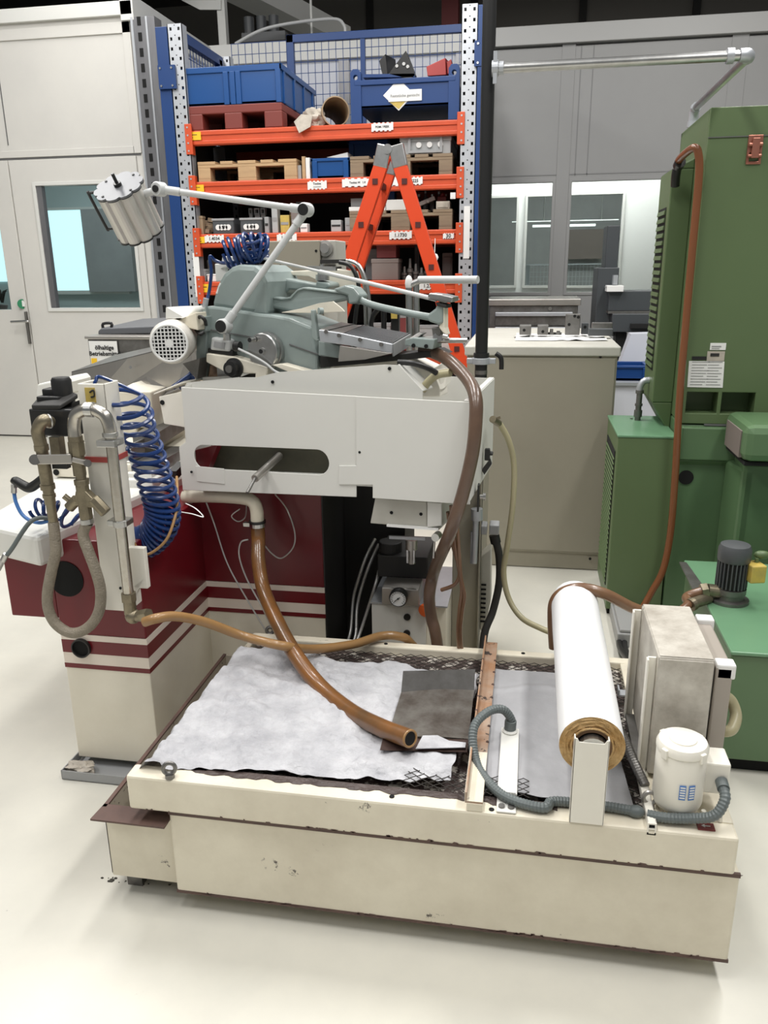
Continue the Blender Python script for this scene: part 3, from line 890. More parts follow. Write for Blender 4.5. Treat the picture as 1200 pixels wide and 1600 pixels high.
# second level
z = LV[1]
wood_pallet('wooden_pallet', 'empty pale wooden pallet at left on the second level', -2.592, -1.797, z, 'wood')
wood_pallet('wooden_pallet', 'dark wooden pallet under the grey case behind the ladder top', -1.380, -0.610, z, 'wood_old')
tag(MB().box((-1.807, YR + 0.06, z), (-1.772, YR + 0.12, z + 0.10)).out('offcut', 'case_grey'), 'small grey offcut beside the pale wooden pallet', 'offcut')
tag(MB().box((-1.760, YR + 0.05, z), (-1.735, YR + 0.11, z + 0.16)).out('offcut', 'wood'), 'upright narrow wooden offcut left of the small blue bin', 'offcut')
tag(MB().box((-1.730, YR + 0.05, z), (-1.699, YR + 0.11, z + 0.15)).out('offcut', 'paper'), 'narrow white offcut touching the small blue bin', 'offcut')
crate('small_bin', 'small blue plastic bin with paper in it on the second level', 'bin', (-1.676, z), (-1.394, 2.286), YR + 0.03, 0.45, 'crate_blue', ribs=(0.0, 1.0))
tag(MB().prism([(-1.579, 6.450, 2.299), (-1.413, 6.450, 2.329), (-1.409, 6.450, 2.289)], (0, 0.2, 0.0)).out('paper_sheet', 'paper'), 'white paper sheet sticking out of the small blue bin', 'paper')
crate('storage_crate', 'dark blue crate behind the ladder top on the dark wooden pallet', 'crate', (-1.458, z + 0.145), (-1.146, 2.443), YR + 0.35, 0.5, 'crate_blue_dark', ribs=(0.0, 1.0))
x0, x1 = -1.003, -0.627
t = T('grey_case', 'light grey transport case with a framed front on the dark pallet', 'case', ((x0 + x1) / 2, YR + 0.3, z + 0.145))
MB().box((x0, YR + 0.07, z + 0.145), (x1, YR + 0.6, z + 0.27)).out('body', 'case_grey', t, bevel=0.006)
MB().box((x0 - 0.005, YR + 0.062, z + 0.235), (x1 + 0.005, YR + 0.61, z + 0.275)).out('lid', 'case_grey', t, bevel=0.005)
MB().plate(rect(x0 + 0.06, z + 0.155, x1 - 0.06, z + 0.262), [rect(x0 + 0.08, z + 0.172, x1 - 0.08, z + 0.25)], (0, YR + 0.06, 0), (0, -0.012, 0)).out('front_frame', 'grey_plastic', t)
for k in range(3):
    MB().cyl((x0 + 0.14 + 0.08 * k, YR + 0.07, z + 0.21), (x0 + 0.14 + 0.08 * k, YR + 0.055, z + 0.21), 0.02).out('latch', 'paper', t)
for k, (a, b, h) in enumerate(((-2.853, -2.697, 0.30), (-2.619, -2.519, 0.30))):
    tag(MB().box((a, YR + 0.45, z), (b, YR + 0.7, z + h)).box((a + 0.01, YR + 0.47, z + h), (b - 0.01, YR + 0.68, z + h + 0.012)).out('dark_box', 'charcoal', bevel=0.005), ['charcoal box deep in the shelf behind the left end of the pale pallet', 'second charcoal box deep behind the pale pallet, right of the other'][k], 'box')
fl_ = T('flat_stock', 'dark flat sheets lying on the pale wooden pallet', 'sheets', (-2.276, YR + 0.5, z + 0.144))
for k in range(3):
    MB().box((-2.427 + 0.03 * k, YR + 0.25, z + 0.145 + 0.008 * k), (-2.115 + 0.02 * k, YR + 0.8, z + 0.152 + 0.008 * k)).out('sheet', 'charcoal', fl_)

# third level
z = LV[2]
tag(MB().box((-2.651, YR + 0.06, z), (-2.598, YR + 0.12, z + 0.14)).box((-2.651 - 0.004, YR + 0.056, z + 0.12), (-2.598 + 0.004, YR + 0.124, z + 0.135)).out('carton', 'cardboard', bevel=0.003), 'beige narrow carton at the left end of the third level', 'carton')
t = T('wood_scraps', 'pile of small brown wood scraps left of the black bins', 'scraps', (-2.569, YR + 0.1, z))
random.seed(5)
for k in range(6):
    MB().obox((-2.569 + (random.random() - 0.5) * 0.05, YR + 0.09 + 0.01 * k, z + 0.02 + 0.018 * k), (0.05, 0.035, 0.03), (random.random() * 0.2, random.random() * 0.2, random.random() * 1.5)).out('scrap', 'wood_old', t)
def black_bin(label, x0, x1, h, body):
    t = T('parts_bin', label, 'bin', ((x0 + x1) / 2, YR + 0.15, z), group='black bins with white tags')
    MB().box((x0, YR + 0.04, z), (x1, YR + 0.05, z + h)).box((x0, YR + 0.26, z), (x1, YR + 0.27, z + h)).box((x0, YR + 0.04, z), (x0 + 0.01, YR + 0.27, z + h)).box((x1 - 0.01, YR + 0.04, z), (x1, YR + 0.27, z + h)).box((x0, YR + 0.04, z), (x1, YR + 0.27, z + 0.01)).out('body', 'charcoal', t, bevel=0.003)
    MB().box((x0 - 0.004, YR + 0.034, z + h - 0.016), (x1 + 0.004, YR + 0.05, z + h)).out('rim', 'grey_plastic', t, bevel=0.002)
    cx = (x0 + x1) / 2
    tg_ = MB()
    for k in range(4):
        tg_.cyl((cx - 0.042 + 0.028 * k, YR + 0.036, z + h * 0.42), (cx - 0.042 + 0.028 * k, YR + 0.040, z + h * 0.42), 0.022, seg=12)
    l_ = tg_.out('tag', 'paper', t)
    MB().text(body, (cx, YR + 0.035, z + h * 0.42), 0.03).out('lettering', 'ink', l_)
    return t
black_bin('black bin with white tag at left, under the lamp arm', -2.507, -2.331, 0.115, '1.974')
black_bin('black bin with three white square tubes behind it', -2.278, -2.099, 0.115, '1.430')
for k, (a, b, l_) in enumerate(((-2.303, -2.277, 'left'), (-2.255, -2.213, 'middle'), (-2.202, -2.165, 'right'))):
    q = T('square_tube', l_ + ' one of three white square tubes standing up behind the black bin', 'tube', ((a + b) / 2, YR + 0.36, z), group='white square tubes on the third level')
    ww = b - a
    MB().plate(rect(0, 0, ww, 0.05), [rect(ww * 0.2, 0.01, ww * 0.8, 0.04)], (a, YR + 0.33, z + 0.155), (0, 0.05, 0)).box((a, YR + 0.34, z), (b, YR + 0.37, z + 0.155)).out('body', 'paper', q)
for nm, lab, a, b, h, m in (('grey_bar', 'short dark grey bar standing right of the black bins', -2.083, -2.047, 0.12, 'grey_plastic'),
                            ('silver_bar', 'tall silver square bar standing under the lamp arm', -2.021, -1.974, 0.19, 'case_grey'),
                            ('brass_block', 'yellow brown block standing beside the tall silver bar', -1.953, -1.881, 0.13, 'yellow_dirty'),
                            ('brown_block', 'brown grey block partly behind the lower lamp arm', -1.865, -1.803, 0.16, 'brown_grey'),
                            ('white_carton', 'small white carton right of the lamp arm on the third level', -1.794, -1.737, 0.065, 'paper'),
                            ('white_carton', 'grey white carton with a black print in the middle of the third level', -1.547, -1.466, 0.085, 'case_grey'),
                            ('grey_block', 'grey block standing close to the left ladder stile', -1.436, -1.375, 0.10, 'grey_plastic')):
    t = T(nm, lab, 'block' if 'carton' not in nm else 'carton', ((a + b) / 2, YR + 0.09, z))
    MB().box((a, YR + 0.05, z), (b, YR + 0.13, z + h)).out('body', m, t, bevel=0.004)
    MB().box((a + 0.006, YR + 0.047, z + h * 0.45), (b - 0.006, YR + 0.050, z + h * 0.6)).out('print', 'ink_grey' if 'black' not in lab else 'ink', t)
tag(MB().cyl((-1.937, YR + 0.3, z), (-1.937, YR + 0.3, z + 0.22), 0.012).ball((-1.937, YR + 0.3, z + 0.22), 0.012).out('wood_rod', 'wood'), 'thin wooden rod standing behind the yellow brown block', 'rod')
tag(MB().box((-1.919, YR + 0.4, z), (-1.871, YR + 0.46, z + 0.25)).box((-1.908, YR + 0.395, z + 0.05), (-1.882, YR + 0.40, z + 0.22)).out('grey_bar', 'case_grey', bevel=0.003), 'light grey flat bar standing at the back, left of the lamp joint', 'bar')
wood_pallet('wooden_pallet', 'dark wooden pallet with parts between the ladder stiles on the third level', -1.394, -0.606, z, 'wood_old')
zp = z + 0.146
for k, (a, b, h, m, lab) in enumerate(((-1.408, -1.302, 0.065, 'case_grey', 'grey plate stack left of the left ladder stile'), (-1.402, -1.211, 0.03, 'paper', 'white flat plate crossing behind the left ladder stile'),
                             (-1.198, -1.118, 0.07, 'paper', 'white board standing between the ladder stiles, left one'), (-1.113, -0.961, 0.075, 'wall_trim', 'wide white board standing beside the right ladder stile'))):
    tag(MB().box((a, YR + 0.05 + (0.1 if k == 0 else 0), zp + (0.035 if k == 0 else 0)), (b, YR + 0.10 + (0.1 if k == 0 else 0), zp + h + (0.035 if k == 0 else 0))).box((a + 0.004, YR + 0.10 + (0.1 if k == 0 else 0), zp), (b - 0.004, YR + 0.2 + (0.1 if k == 0 else 0), zp + h * 0.9)).out('plate_stack' if k == 0 else 'white_board', m, bevel=0.003), lab, 'plate')
bl = T('blue_container', 'small blue container behind the white boards between the ladder stiles', 'container', (-1.110, YR + 0.26, zp))
MB().box((-1.145, YR + 0.2, zp), (-1.070, YR + 0.3, zp + 0.15)).out('body', 'crate_blue', bl, bevel=0.006)
MB().cyl((-1.110, YR + 0.25, zp + 0.15), (-1.110, YR + 0.25, zp + 0.172), 0.022).out('cap', 'crate_blue', bl)
random.seed(8)
for k in range(5):
    xx = -0.887 + k * 0.052
    q = T('bottle', ['dark bottle with bright cap, leftmost of the five beside the red can', 'second dark bottle from the left beside the red can', 'middle dark bottle of the five left of the red can', 'fourth dark bottle, next but one to the red can', 'dark bottle standing closest to the red can'][k], 'bottle', (xx, YR + 0.25, zp), group='dark bottles on the third level pallet')
    hh = 0.10 + 0.03 * random.random()
    MB().lathe((xx, YR + 0.25, zp), [(0.022, 0), (0.022, hh * 0.65), (0.009, hh * 0.85), (0.009, hh)], seg=12).out('body', 'charcoal', q, smooth=True)
    MB().cyl((xx, YR + 0.25, zp + hh), (xx, YR + 0.25, zp + hh + 0.018), 0.011, seg=10).out('cap', 'steel', q)
tag(MB().beam((-0.895, YR + 0.12, zp + 0.03), (-0.749, YR + 0.13, zp + 0.085), 0.05, 0.03).cyl((-0.798, YR + 0.09, zp + 0.06), (-0.798, YR + 0.16, zp + 0.06), 0.012).out('clamp_part', 'brown_grey', bevel=0.003), 'brown tilted clamp part lying beside the right ladder stile', 'part')
rc = T('red_can', 'small red can at right on the third level pallet', 'can', (-0.700, YR + 0.2, zp))
MB().box((-0.739, YR + 0.18, zp), (-0.666, YR + 0.26, zp + 0.10)).out('body', 'red_dull', rc, bevel=0.006)
MB().cyl((-0.700, YR + 0.22, zp + 0.10), (-0.700, YR + 0.22, zp + 0.12), 0.018).out('cap', 'red_part', rc)
tag(MB().box((-0.730, YR + 0.05, zp), (-0.628, YR + 0.16, zp + 0.055)).box((-0.720, YR + 0.045, zp + 0.01), (-0.638, YR + 0.05, zp + 0.045)).out('white_carton', 'rag', bevel=0.004), 'pale carton in front of the red can', 'carton')
tag(MB().box((-0.617, YR - 0.022, 1.971), (-0.579, YR - 0.013, 2.015)).box((-0.608, YR - 0.024, 1.979), (-0.589, YR - 0.022, 2.006)).out('magnet_tag', 'paper'), 'small white tag on the right post above the third level', 'tag')

# fourth and fifth level
z = LV[3]
for k, (a, b, y_, h, m, nm, lab) in enumerate((
        (-2.744, -2.615, 0.08, 0.10, 'case_grey', 'carton', 'light grey carton on the fourth level beside the left post'),
        (-2.728, -2.656, 0.3, 0.17, 'paper', 'carton', 'white carton standing behind the light grey one, fourth level'),
        (-2.593, -2.516, 0.06, 0.06, 'paper', 'carton', 'low white carton at the front of the fourth level'),
        (-1.331, -1.202, 0.3, 0.24, 'grey_plastic', 'dark_box', 'grey box at the back of the fourth level behind the left stile'),
        (-1.234, -1.024, 0.06, 0.16, 'brown_grey', 'dark_box', 'brown grey box at the front between the ladder stiles'),
        (-1.200, -1.046, 0.1, 0.115, 'red_dull', 'red_box', 'dark red box on top of the brown grey box'))):
    zz = z + (0.165 if nm == 'red_box' else 0)
    t = T(nm, lab, 'box', ((a + b) / 2, YR + y_ + 0.1, zz))
    MB().box((a, YR + y_, zz), (b, YR + y_ + 0.2, zz + h)).out('body', m, t, bevel=0.005)
    MB().box((a - 0.003, YR + y_ - 0.003, zz + h * 0.8), (b + 0.003, YR + y_ + 0.203, zz + h * 0.98)).out('lid', m, t, bevel=0.003)
for k in range(6):
    xx = -0.988 + k * 0.045
    q = T('tool_holder', ['short steel tool holder, first right of the brown grey box', 'second tool holder right of the brown grey box', 'third tool holder, in front of the tall dark bar', 'fourth tool holder in the row', 'fifth tool holder in the row', 'tool holder nearest the right ladder stile'][k], 'tool', (xx, YR + 0.15, z), group='tool holders on the fourth level')
    hh = (0.10, 0.16, 0.12, 0.09, 0.13, 0.11)[k]
    MB().lathe((xx, YR + 0.15, z), [(0.02, 0), (0.02, hh * 0.3), (0.026, hh * 0.35), (0.026, hh * 0.5), (0.014, hh * 0.55), (0.010, hh)], seg=12).out('body', 'steel_dark', q)
tag(MB().box((-0.935, YR + 0.35, z), (-0.898, YR + 0.4, z + 0.28)).box((-0.945, YR + 0.34, z), (-0.888, YR + 0.41, z + 0.02)).out('flat_bar', 'charcoal'), 'tall dark flat bar standing behind the tool holders', 'bar')
tag(MB().box((-0.706, YR + 0.3, z), (-0.625, YR + 0.6, z + 0.2)).box((-0.696, YR + 0.29, z + 0.02), (-0.635, YR + 0.3, z + 0.17)).out('carton', 'brown_grey', bevel=0.004), 'brown grey carton by the right post on the fourth level', 'carton')
tg_ = T('round_tag', 'small white flower shaped tag hanging at the right ladder stile', 'tag', (-0.731, 6.330, 1.561))
MB().lathe((-0.731, 6.330, 1.561), [(0.022, 0), (0.03, 0.004), (0.022, 0.008)], axis=(0, -1, 0), seg=8).out('disc', 'paper', tg_)
MB().cyl((-0.731, 6.33, 1.575), (-0.731, 6.36, z + 0.30), 0.003).out('string', 'paper', tg_)
z = LV[4]
random.seed(11)
for k in range(5):
    a = -1.446 + k * 0.19
    h = 0.12 + 0.18 * random.random()
    t = T('stock_box', ['dim grey box on the lowest visible level, below the saw arm left', 'dim box second from left on the lowest visible level', 'dim box in the middle of the lowest visible level', 'dim box fourth from left on the lowest visible level', 'dim box behind the right stile on the lowest visible level'][k], 'box', (a + 0.08, YR + 0.3, z), group='boxes on the lowest visible level')
    MB().box((a, YR + 0.1, z), (a + 0.16, YR + 0.4, z + h)).out('body', ['case_grey', 'grey_plastic', 'red_dull', 'case_grey', 'wall_trim'][k], t, bevel=0.005)
    MB().box((a - 0.004, YR + 0.096, z + h - 0.03), (a + 0.164, YR + 0.404, z + h)).out('lid', 'grey_plastic', t, bevel=0.003)

# ------------------------------------------------------------------ orange step ladder, seen from its side
t = T('step_ladder', 'orange fibreglass step ladder opened in front of the rack', 'ladder', (-0.93, 5.6, 0))
YL = 5.4
for yy in (YL, YL + 0.42):
    for sgn, top, mid in ((-1, (-0.944, 5.400, 2.186), (-1.192, 5.400, 1.527)), (1, (-0.875, 5.400, 2.184), (-0.506, 5.400, 1.075))):
        tp, md = Vector(top), Vector(mid)
        d = (md - tp).normalized()
        bt = tp + d * (tp.z / -d.z)
        for q in (tp, bt):
            q.x += -0.13 * (yy - YL) if sgn > 0 else -0.05 * (yy - YL)
            q.y = yy + 0.025
        s_ = MB().beam(tp, bt, 0.05, 0.088, up=(d.z * -1, 0, d.x)).out('stile', 'ladder_orange', t, bevel=0.004)
        MB().beam(tp + Vector((0, 0, 0.045)) - d * 0.0, tp + d * 0.09, 0.056, 0.094, up=(d.z * -1, 0, d.x)).out('top_cap', 'steel', s_, bevel=0.006)
        MB().beam(bt + d * -0.06, bt, 0.058, 0.115, up=(d.z * -1, 0, d.x)).out('foot', 'black', s_)
for sgn, top, mid in ((-1, (-0.944, 5.400, 2.186), (-1.192, 5.400, 1.527)), (1, (-0.875, 5.400, 2.184), (-0.506, 5.400, 1.075))):
    tp, md = Vector(top), Vector(mid)
    d = (md - tp).normalized()
    k = 0.18
    while tp.z + d.z * k > 0.15:
        c_ = tp + d * k
        MB().beam((c_.x, YL - 0.006, c_.z), (c_.x - (0.055 if sgn > 0 else 0.02), YL + 0.47, c_.z), 0.034, 0.034).out('rung', 'rung_dark', t)
        k += 0.275
MB().cyl((-0.925, YL - 0.01, 2.204), (-0.925, YL + 0.48, 2.204), 0.03).out('hinge', 'steel', t)

# ------------------------------------------------------------------ right background
# tool chest
t = T('tool_chest', 'grey metal drawer chest under the right windows, behind the beige cabinet', 'chest', (0.02, 6.9, 0))
x0, x1, yc = -0.323, 0.365, 6.6
zt_ = 1.242
MB().box((x0, yc, 0), (x1, yc + 0.6, zt_ - 0.05)).out('body', 'steel_dark', t, bevel=0.005)
MB().box((x0 - 0.02, yc - 0.02, zt_ - 0.05), (x1 + 0.02, yc + 0.6, zt_)).out('top', 'steel_brushed', t, bevel=0.006)
for k in range(5):
    zz = zt_ - 0.20 - k * 0.115
    dr = MB().box((x0 + 0.05, yc - 0.015, zz), (x1 - 0.04, yc, zz + 0.10)).out('drawer', 'steel_dark', t, bevel=0.003)
    MB().box((x0 + 0.05, yc - 0.04, zz + 0.07), (x1 - 0.04, yc - 0.015, zz + 0.10)).out('handle', 'galvanised', dr, bevel=0.004)
MB().cyl((0.152, yc - 0.001, zt_ - 0.075), (0.152, yc - 0.012, zt_ - 0.075), 0.014).out('lock', 'steel', t)
# dark measuring machine with a beam
t = T('milling_machine', 'dark grey machine with thick horizontal beam in front of the right window', 'machine', (0.9, 7.0, 0))
y_ = 6.6
MB().fb((0.499, 6.600, 0.958), (0.656, 6.600, 1.471), 0.5).fb((0.556, 6.700, 1.462), (0.649, 6.700, 1.779), 0.35).out('column', 'cnc_dark', t, bevel=0.006)
bmx = MB().fb((0.580, 6.450, 1.156), (1.008, 6.450, 1.303), 0.35).out('beam', 'cnc_dark', t, bevel=0.006)
MB().fb((0.580, 6.440, 1.138), (1.020, 6.440, 1.156), 0.35).out('rail', 'steel_dark', bmx)
MB().fb((0.611, 6.420, 1.002), (1.018, 6.420, 1.138), 0.4).out('carriage', 'cnc_dark', t, bevel=0.006)
MB().fb((0.745, 6.380, 1.033), (1.018, 6.380, 1.066), 0.1).out('slide', 'black', t)
MB().fb((0.556, 6.400, 1.298), (0.678, 6.400, 1.343), 0.15).out('sensor', 'paper', t, bevel=0.004)
MB().fb((0.556, 6.420, 1.325), (0.686, 6.420, 1.329), 0.2).fb((0.601, 6.420, 1.348), (0.633, 6.420, 1.417), 0.1).out('gauge', 'galvanised', t)
MB().prism([(0.653, 6.500, 0.991), (0.738, 6.500, 0.991), (0.700, 6.500, 0.599), (0.685, 6.500, 0.397)], (0, 0.2, 0)).out('knee', 'black', t)
MB().box((0.558, y_, 0), (0.725 + 0.3, y_ + 0.5, 0.75)).out('base', 'cnc_dark', t, bevel=0.01)
# white bench with a slanted cover and a blue bin, right of the beige cabinet
t = T('white_bench', 'white bench with slanted back panel between beige cabinet and green machine', 'bench', (0.75, 5.9, 0))
zbt = 0.716
MB().box((0.537, 5.6, 0), (1.6, 6.2, zbt)).out('body', 'wall_back', t, bevel=0.006)
MB().box((0.537, 5.58, zbt), (1.6, 6.2, zbt + 0.02)).out('top', 'galvanised', t)
MB().prism([(0.645, 6.000, 0.805), (0.708, 6.000, 1.021), (1.028, 6.000, 1.031), (1.061, 6.000, 0.673), (0.655, 6.000, 0.668)], (0, 0.15, 0)).out('back_panel', 'wall_back', t)
crate('small_bin', 'dark blue bin on the white bench beside the beige cabinet', 'bin', (0.541, zbt + 0.021), (0.805, 0.838), 5.66, 0.28, 'crate_blue_dark', ribs=(0.0, 1.0))

# ------------------------------------------------------------------ beige cabinet
t = T('beige_cabinet', 'plain beige metal cabinet standing on the floor left of the green machine', 'cabinet', (0.05, 4.6, 0))
bx0, bx1, by = -0.293, 0.413, 3.94
bz = 1.128
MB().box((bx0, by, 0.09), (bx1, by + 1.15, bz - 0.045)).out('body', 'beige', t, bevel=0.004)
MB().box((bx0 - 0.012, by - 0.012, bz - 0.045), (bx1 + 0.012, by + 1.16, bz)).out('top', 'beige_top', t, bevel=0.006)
MB().box((bx0 + 0.01, by + 0.012, 0.004), (bx1 - 0.01, by + 1.13, 0.09)).out('plinth', 'beige', t)
MB().box((bx0 + 0.008, by - 0.004, 0.10), (bx1 - 0.008, by, bz - 0.055)).out('front_panel', 'beige', t, bevel=0.003)
k_ = MB()
for px, py in ((938, 557), (922, 873)):
    c_ = (0.333, 3.935, 1.082) if py == 557 else (0.349, 3.935, 0.069)
    k_.cyl(c_, (c_[0], c_[1] - 0.003, c_[2]), 0.007, seg=10)
k_.out('screw_holes', 'hole', t)
# parts lying on paper on its top
pt = bz + 0.001
def at_top(px, dy):
    return px
pap = MB()
random.seed(4)
g_ = [[None] * 9 for _ in range(13)]
xa, xb, ya, yb2 = -0.073, bx1 - 0.025, 4.22, 4.62
for i in range(13):
    for j in range(9):
        u, v = i / 12, j / 8
        edge = 0.02 * hash3(i * 0.9, j * 0.9, 3)
        g_[i][j] = (xa + (xb - xa) * u + edge, ya + (yb2 - ya) * v + edge * 1.4, pt + 0.002 + 0.012 * max(0, hash3(i * 0.7, j * 0.8, 1)))
pap.sheet(lambda u, v: g_[min(12, round(u * 12))][min(8, round(v * 8))], 12, 8)
tag(pap.out('paper_sheet', 'paper', smooth=True), 'crumpled white paper under the steel blocks on the beige cabinet', 'paper')
def blk(lab, x0, x1, h, y, dy, m='steel_dark', holes=()):
    q = T('steel_block', lab, 'block', ((x0 + x1) / 2, y + dy / 2, pt + 0.012))
    MB().box((x0, y, pt + 0.014), (x1, y + dy, pt + 0.014 + h)).out('body', m, q, bevel=0.003)
    hh = MB()
    for (fx, fz) in holes:
        cx = x0 + fx * (x1 - x0)
        cz_ = pt + 0.014 + fz * h
        hh.cyl((cx, y - 0.002, cz_), (cx, y + 0.001, cz_), 0.008, seg=10)
    if holes:
        hh.out('holes', 'hole', q)
    return q
blk('square dark steel block, leftmost on the beige cabinet', -0.053, 0.008, 0.05, 4.4, 0.08, holes=((0.4, 0.5),))
blk('steel block with flat top, second from left on the beige cabinet', 0.041, 0.097, 0.05, 4.4, 0.09, holes=((0.5, 0.35),))
blk('upright flat steel plate with three holes on the beige cabinet', 0.184, 0.259, 0.108, 4.4, 0.03, holes=((0.25, 0.5), (0.6, 0.9), (0.85, 0.85)))
blk('small dark block with a hole right of the upright plate', 0.270, 0.306, 0.058, 4.45, 0.05, 'charcoal', holes=((0.5, 0.65),))
blk('long low dark bar at the right end of the beige cabinet top', 0.301, 0.423, 0.035, 4.35, 0.06, 'charcoal')
blk('thin dark bar lying behind the long low bar', 0.334, 0.443, 0.05, 4.6, 0.04, 'steel_dark')
for k, (a, lab) in enumerate(((0.115, 'small turned steel pin left of the upright plate'), (0.151, 'flat steel washer just left of the upright plate'))):
    tag(MB().lathe((a, 4.45, pt + 0.012), [(0.018, 0), (0.018, 0.012), (0.009, 0.013), (0.009, 0.03 - 0.01 * k)], seg=14).out('turned_part', 'steel_dark', smooth=True), lab, 'part')

# ------------------------------------------------------------------ black riser pole and galvanised air pipe
YP = 3.12
xp = -0.178
t = T('riser_pole', 'black round riser pole with a steel clamp in front of the beige cabinet', 'pole', (xp, YP, 0))
MB().cyl((xp, YP, 0), (xp, YP, 4.2), 0.0235, seg=24).out('pole', 'black', t, smooth=True)
zc = 1.149
MB().cyl((xp, YP, zc - 0.012), (xp, YP, zc + 0.012), 0.034).box((xp - 0.055, YP - 0.012, zc - 0.010), (xp + 0.055, YP + 0.012, zc + 0.010)).out('clamp', 'galvanised', t, bevel=0.002)
MB().cyl((xp, YP, zc + 0.014), (xp, YP, zc + 0.03), 0.030).out('coupling', 'black', t)
MB().tube([(xp + 0.055, YP - 0.01, zc + 0.03), (xp + 0.075, YP - 0.01, zc + 0.012), (xp + 0.078, YP - 0.01, zc - 0.03)], 0.009).out('lever', 'black', t)
MB().cyl((xp, YP, zc - 0.05), (xp, YP, zc - 0.035), 0.0245).out('sleeve', 'steel_dark', t)
YA = 3.10
zA = 2.146
xa2, xb2 = xp + 0.024, 0.640
t = T('air_pipe', 'shiny galvanised air pipe running from the black pole to the green machine', 'pipe', (0.2, YA, zA))
MB().cyl((xa2, YA, zA), (xb2, YA, zA), 0.0165, seg=20).out('pipe', 'steel', t, smooth=True)
MB().tube([(xb2, YA, zA), (xb2 + 0.025, YA + 0.004, zA), (xb2 + 0.034, YA + 0.035, zA)], 0.022).cyl((xb2 - 0.04, YA, zA), (xb2 - 0.018, YA, zA), 0.024).out('elbow', 'galvanised', t, smooth=True)
yv = 4.02
MB().cyl((xb2 + 0.034, YA + 0.03, zA), (xb2 + 0.034, yv, zA), 0.0155).out('pipe', 'steel', t, smooth=True)
MB().tube([(xb2 + 0.034, yv - 0.01, zA), (xb2 + 0.034, yv + 0.03, zA - 0.005), (xb2 + 0.034, yv + 0.04, zA - 0.05)], 0.021).cyl((xb2 + 0.034, yv + 0.04, zA - 0.05), (xb2 + 0.034, yv + 0.04, zA - 0.075), 0.025).out('elbow', 'galvanised', t, smooth=True)
MB().cyl((xb2 + 0.034, yv + 0.04, zA - 0.06), (xb2 + 0.034, yv + 0.04, 2.06), 0.014).out('pipe', 'steel', t, smooth=True)
MB().cyl((xa2 - 0.01, YA, zA), (xa2 + 0.012, YA, zA), 0.026).box((xa2 - 0.005, YA - 0.02, zA - 0.05), (xa2 + 0.008, YA - 0.012, zA + 0.05)).cyl((xa2 + 0.014, YA, zA), (xa2 + 0.03, YA, zA), 0.022).out('flange', 'galvanised', t)

# ------------------------------------------------------------------ green machine
GX, GY = 0.622, 3.40
GT = 2.043
t = T('green_machine', 'tall green machine tool cabinet at the right edge with two recessed pockets', 'machine', (1.1, 3.9, 0))
zs = 0.867            # seam between upper cabinet and base
gx1 = 1.9
zpk0, zpk1 = 0.914, 1.000
pk = [rect(0.638, zpk0, 0.758, zpk1), rect(0.773, zpk0, 0.899, zpk1)]
MB().plate(rect(GX, zs + 0.004, gx1, GT), pk, (0, GY, 0), (0, 0.02, 0)).box((GX, GY + 0.02, zs + 0.004), (GX + 0.02, GY + 0.62, GT)).box((GX, GY + 0.6, zs), (gx1, GY + 0.62, GT)).box((GX, GY + 0.02, GT - 0.02), (gx1, GY + 0.62, GT)).out('upper_cabinet', 'machine_green', t, bevel=0.003)
for p_ in pk:
    (a, b), (c_, d_) = p_[0], p_[2]
    MB().box((a - 0.01, GY + 0.10, b - 0.01), (c_ + 0.01, GY + 0.11, d_ + 0.01)).box((a - 0.01, GY + 0.012, b - 0.01), (c_ + 0.01, GY + 0.1, b - 0.001)).box((a - 0.01, GY + 0.012, d_ + 0.001), (c_ + 0.01, GY + 0.1, d_ + 0.01)).box((a - 0.01, GY + 0.012, b), (a - 0.001, GY + 0.1, d_)).box((c_ + 0.001, GY + 0.012, b), (c_ + 0.01, GY + 0.1, d_)).out('pocket', 'machine_green', t)
MB().box((0.641 - 0.02, GY - 0.004, 1.943 - 0.003), (gx1, GY, 1.943)).box((0.716, GY - 0.003, zs - 0.003), (0.824, GY + 0.002, zs + 0.004)).out('seam', 'seam', t)
# copper red latch
lt = T
cl, ch = (0.789, 3.400, 1.895), 0.05
la = MB().plate([(-0.026, -0.05), (0.026, -0.05), (0.026, 0.05), (-0.026, 0.05)], [rect(-0.016, -0.04, 0.016, -0.01)], (cl[0], GY - 0.006, cl[2]), (0, 0.006, 0)).out('latch', 'copper_red', t, bevel=0.002)
MB().box((cl[0] - 0.013, GY - 0.022, cl[2] - 0.03), (cl[0] + 0.013, GY - 0.006, cl[2] + 0.038)).cyl((cl[0] - 0.024, GY - 0.014, cl[2] + 0.016), (cl[0] + 0.024, GY - 0.014, cl[2] + 0.016), 0.007).cyl((cl[0] - 0.024, GY - 0.014, cl[2] - 0.022), (cl[0] + 0.024, GY - 0.014, cl[2] - 0.022), 0.006).out('latch_lever', 'copper_red', la, bevel=0.002)
# plates and stickers
n1 = MB().prism([(0.636, 3.397, 1.020), (0.771, 3.397, 1.019), (0.767, 3.397, 1.123), (0.633, 3.397, 1.124)], (0, 0.003, 0)).out('data_plate', 'paper', t)
ln = MB()
for k in range(9):
    z_ = n1.data.vertices[0].co.z
for k in range(9):
    zz = 1.030 + k * 0.0112
    ln.box((0.645, GY - 0.0045, zz), (0.692 + 0.01 * (k % 3), GY - 0.003, zz + 0.0022)).box((0.706, GY - 0.0045, zz), (0.760 - 0.012 * (k % 2), GY - 0.003, zz + 0.0022))
ln.out('print', 'ink_grey', n1)
n2 = MB().fb((0.699, 3.397, 1.125), (0.765, 3.397, 1.163), 0.003).out('name_plate', 'rag', t)
MB().fb((0.711, 3.395, 1.143), (0.744, 3.395, 1.155), 0.002).out('print', 'ink', n2)
n3 = MB().fb((0.707, 3.397, 1.168), (0.766, 3.397, 1.195), 0.003).out('sticker', 'paper', t)
